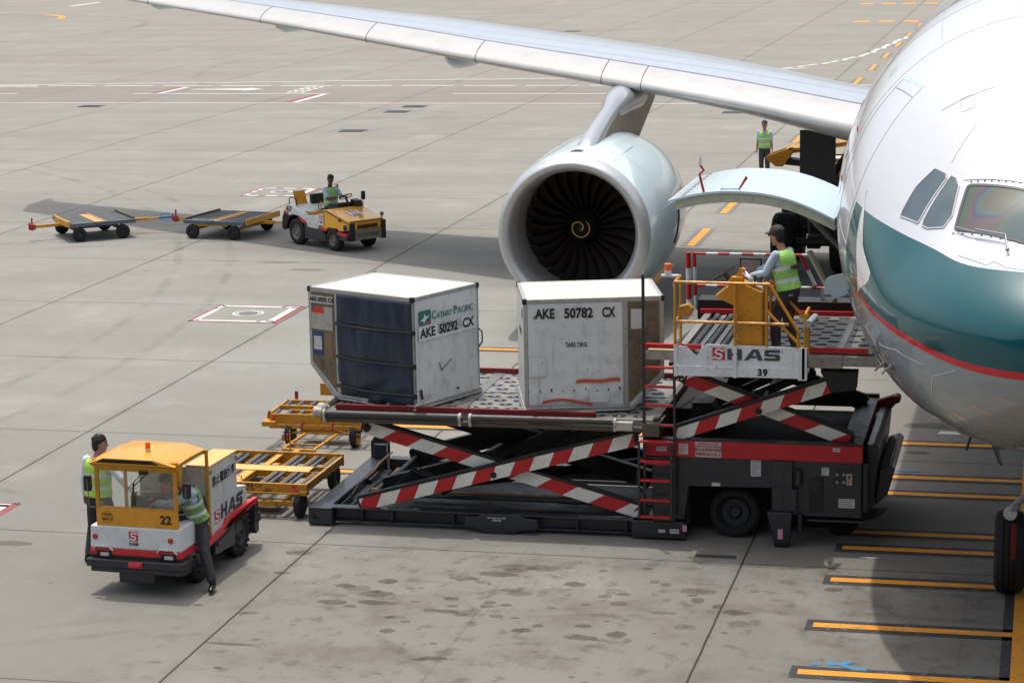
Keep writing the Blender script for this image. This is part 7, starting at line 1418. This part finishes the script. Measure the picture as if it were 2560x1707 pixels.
# operator on the raised platform, working the console (faces picture left)
person("person in a dark cap and green vest standing at the loader's yellow control console", (-3.46, 30.52, 2.70), radians(64), (0, -.05, .86), (0, .055, 1.36), (0, .14, 1.585), (.05, .50, 1.06), (-.22, .42, 1.05), (.10, -.10, .06), (-.12, .08, .06), look=(0, 1, -.25), cap=True, glove=True, glasses=True, er=(.3, -.8, -.5), el=(-.3, -.8, -.5), backtext="HAS", curl=.8)
# walking past the cab tractor, back to the camera
person("person in a white shirt and yellow-green vest walking away left of the cab tractor", (-12.60, 28.35, 0), radians(-14), (0, 0, .90), (0, .01, 1.40), (.02, .05, 1.625), (.44, .16, .98), (-.27, .04, .86), (.10, .20, .08), (-.10, -.16, .09), look=(.75, .6, -.05), shirt=SHIRTW, vest=VESTY, trou=TROUD, glasses=True, er=(.5, -.8, 0), el=(-.4, -.7, 0))
# climbing out of / into the cab tractor: body leans forward over the steering wheel, near leg on the ground
person("person in a green vest bending into the cab tractor with one foot on the ground", (-11.45, 26.80, 0), radians(-3.1), (.56, .76, .87), (.47, .68, 1.28), (.24, .54, 1.41), (.02, .66, 1.12), (.10, .50, 1.12), (.36, .66, .60), (.87, .44, .10), look=(-.75, -.8, -.35), front=(-.8, -.75, .1), er=(.6, -.2, -.8), el=(.3, -.9, -.6), kr=(-.6, -1, .3), kl=(-.3, -1, .2), vest=cloth('vest_shaded', rgb(118, 152, 92)), trou=TROUD, curl=.9, foot=(.25, -1, 0))  # darker vest green stands in for the cab roof's shade
# driver of the open tractor
person("person in a green vest driving the open yellow tractor", (-19.11, 56.30, 0), radians(-37 - 90), (-.80, .46, .97), (-.80, .46, 1.42), (-.80, .50, 1.66), (-.70, .86, 1.24), (-.93, .88, 1.26), (-.70, 1.05, .55), (-.90, 1.05, .55), look=(.55, .8, -.1), skin=SKIND, knee_hint=(0, .6, 1), trou=TROU, sleeve=.5, er=(.6, -.4, -.8), el=(-.6, -.4, -.8))
# standing far behind, under the wing
person("person in a green vest standing far behind the cargo door with hands at the sides", (-8.75, 71.2, 0), radians(176), (0, 0, .90), (0, .0, 1.40), (0, .02, 1.63), (.25, .04, .84), (-.25, .04, .84), (.10, 0, .08), (-.10, .0, .08), look=(0, 1, -.1), cap=True, sleeve=.5)
# ------------------------------------------------------------------ terminal behind the viewer and the boarding bridge on the far side (both unseen, placed to cut sky light on the apron)
tm = thing("unseen_terminal", "unseen glass and grey panel terminal behind the viewpoint, placed to cut low sky light", "building", (0, -4, 0))
CONC = paint("terminal_panel", rgb(120, 122, 122), .7, .3, 0); TGL = plain("terminal_glass", rgb(34, 44, 48), .12)
m = MB(); m.box(-110, 110, -30, -1.2, 0, 6.2); m.box(-110, 110, -30, -1.0, 6.2, 6.9); m.build("lower_storey", CONC, tm)
m = MB(); m.box(-110, 110, -30, -5, 6.9, 14); m.build("hall_wall", TGL, tm)
m = MB()
for k in range(56): m.box(-110 + k * 4, -109.8 + k * 4, -5, -4.8, 6.9, 14)
for z in (10.5, 13.8): m.box(-110, 110, -5, -4.85, z, z + .2)
m.build("mullions", CONC, tm)
m = MB(); m.box(-112, 112, -32, -3.2, 14, 15); m.build("roof", CONC, tm)
jb = thing("unseen_boarding_bridge", "grey boarding bridge reaching the airliner's far side door", "boarding bridge", (3.1, 28.4, 0))
m = MB(); m.box(.0, 3.4, -1.7, 1.7, 4.2, 7.4); m.build("cab", CONC, jb, bevel=.1); m = MB(); m.bar((2.5, -.5, 5.7), (11.5, -24, 5.9), 3.2, 3.0); m.build("tunnel", CONC, jb); m = MB(); m.cyl((5, -6, 0), (5, -6, 4.5), .35, 16); m.box(3.9, 6.1, -6.5, -5.5, .3, .9); m.build("support_leg", STL2, jb)
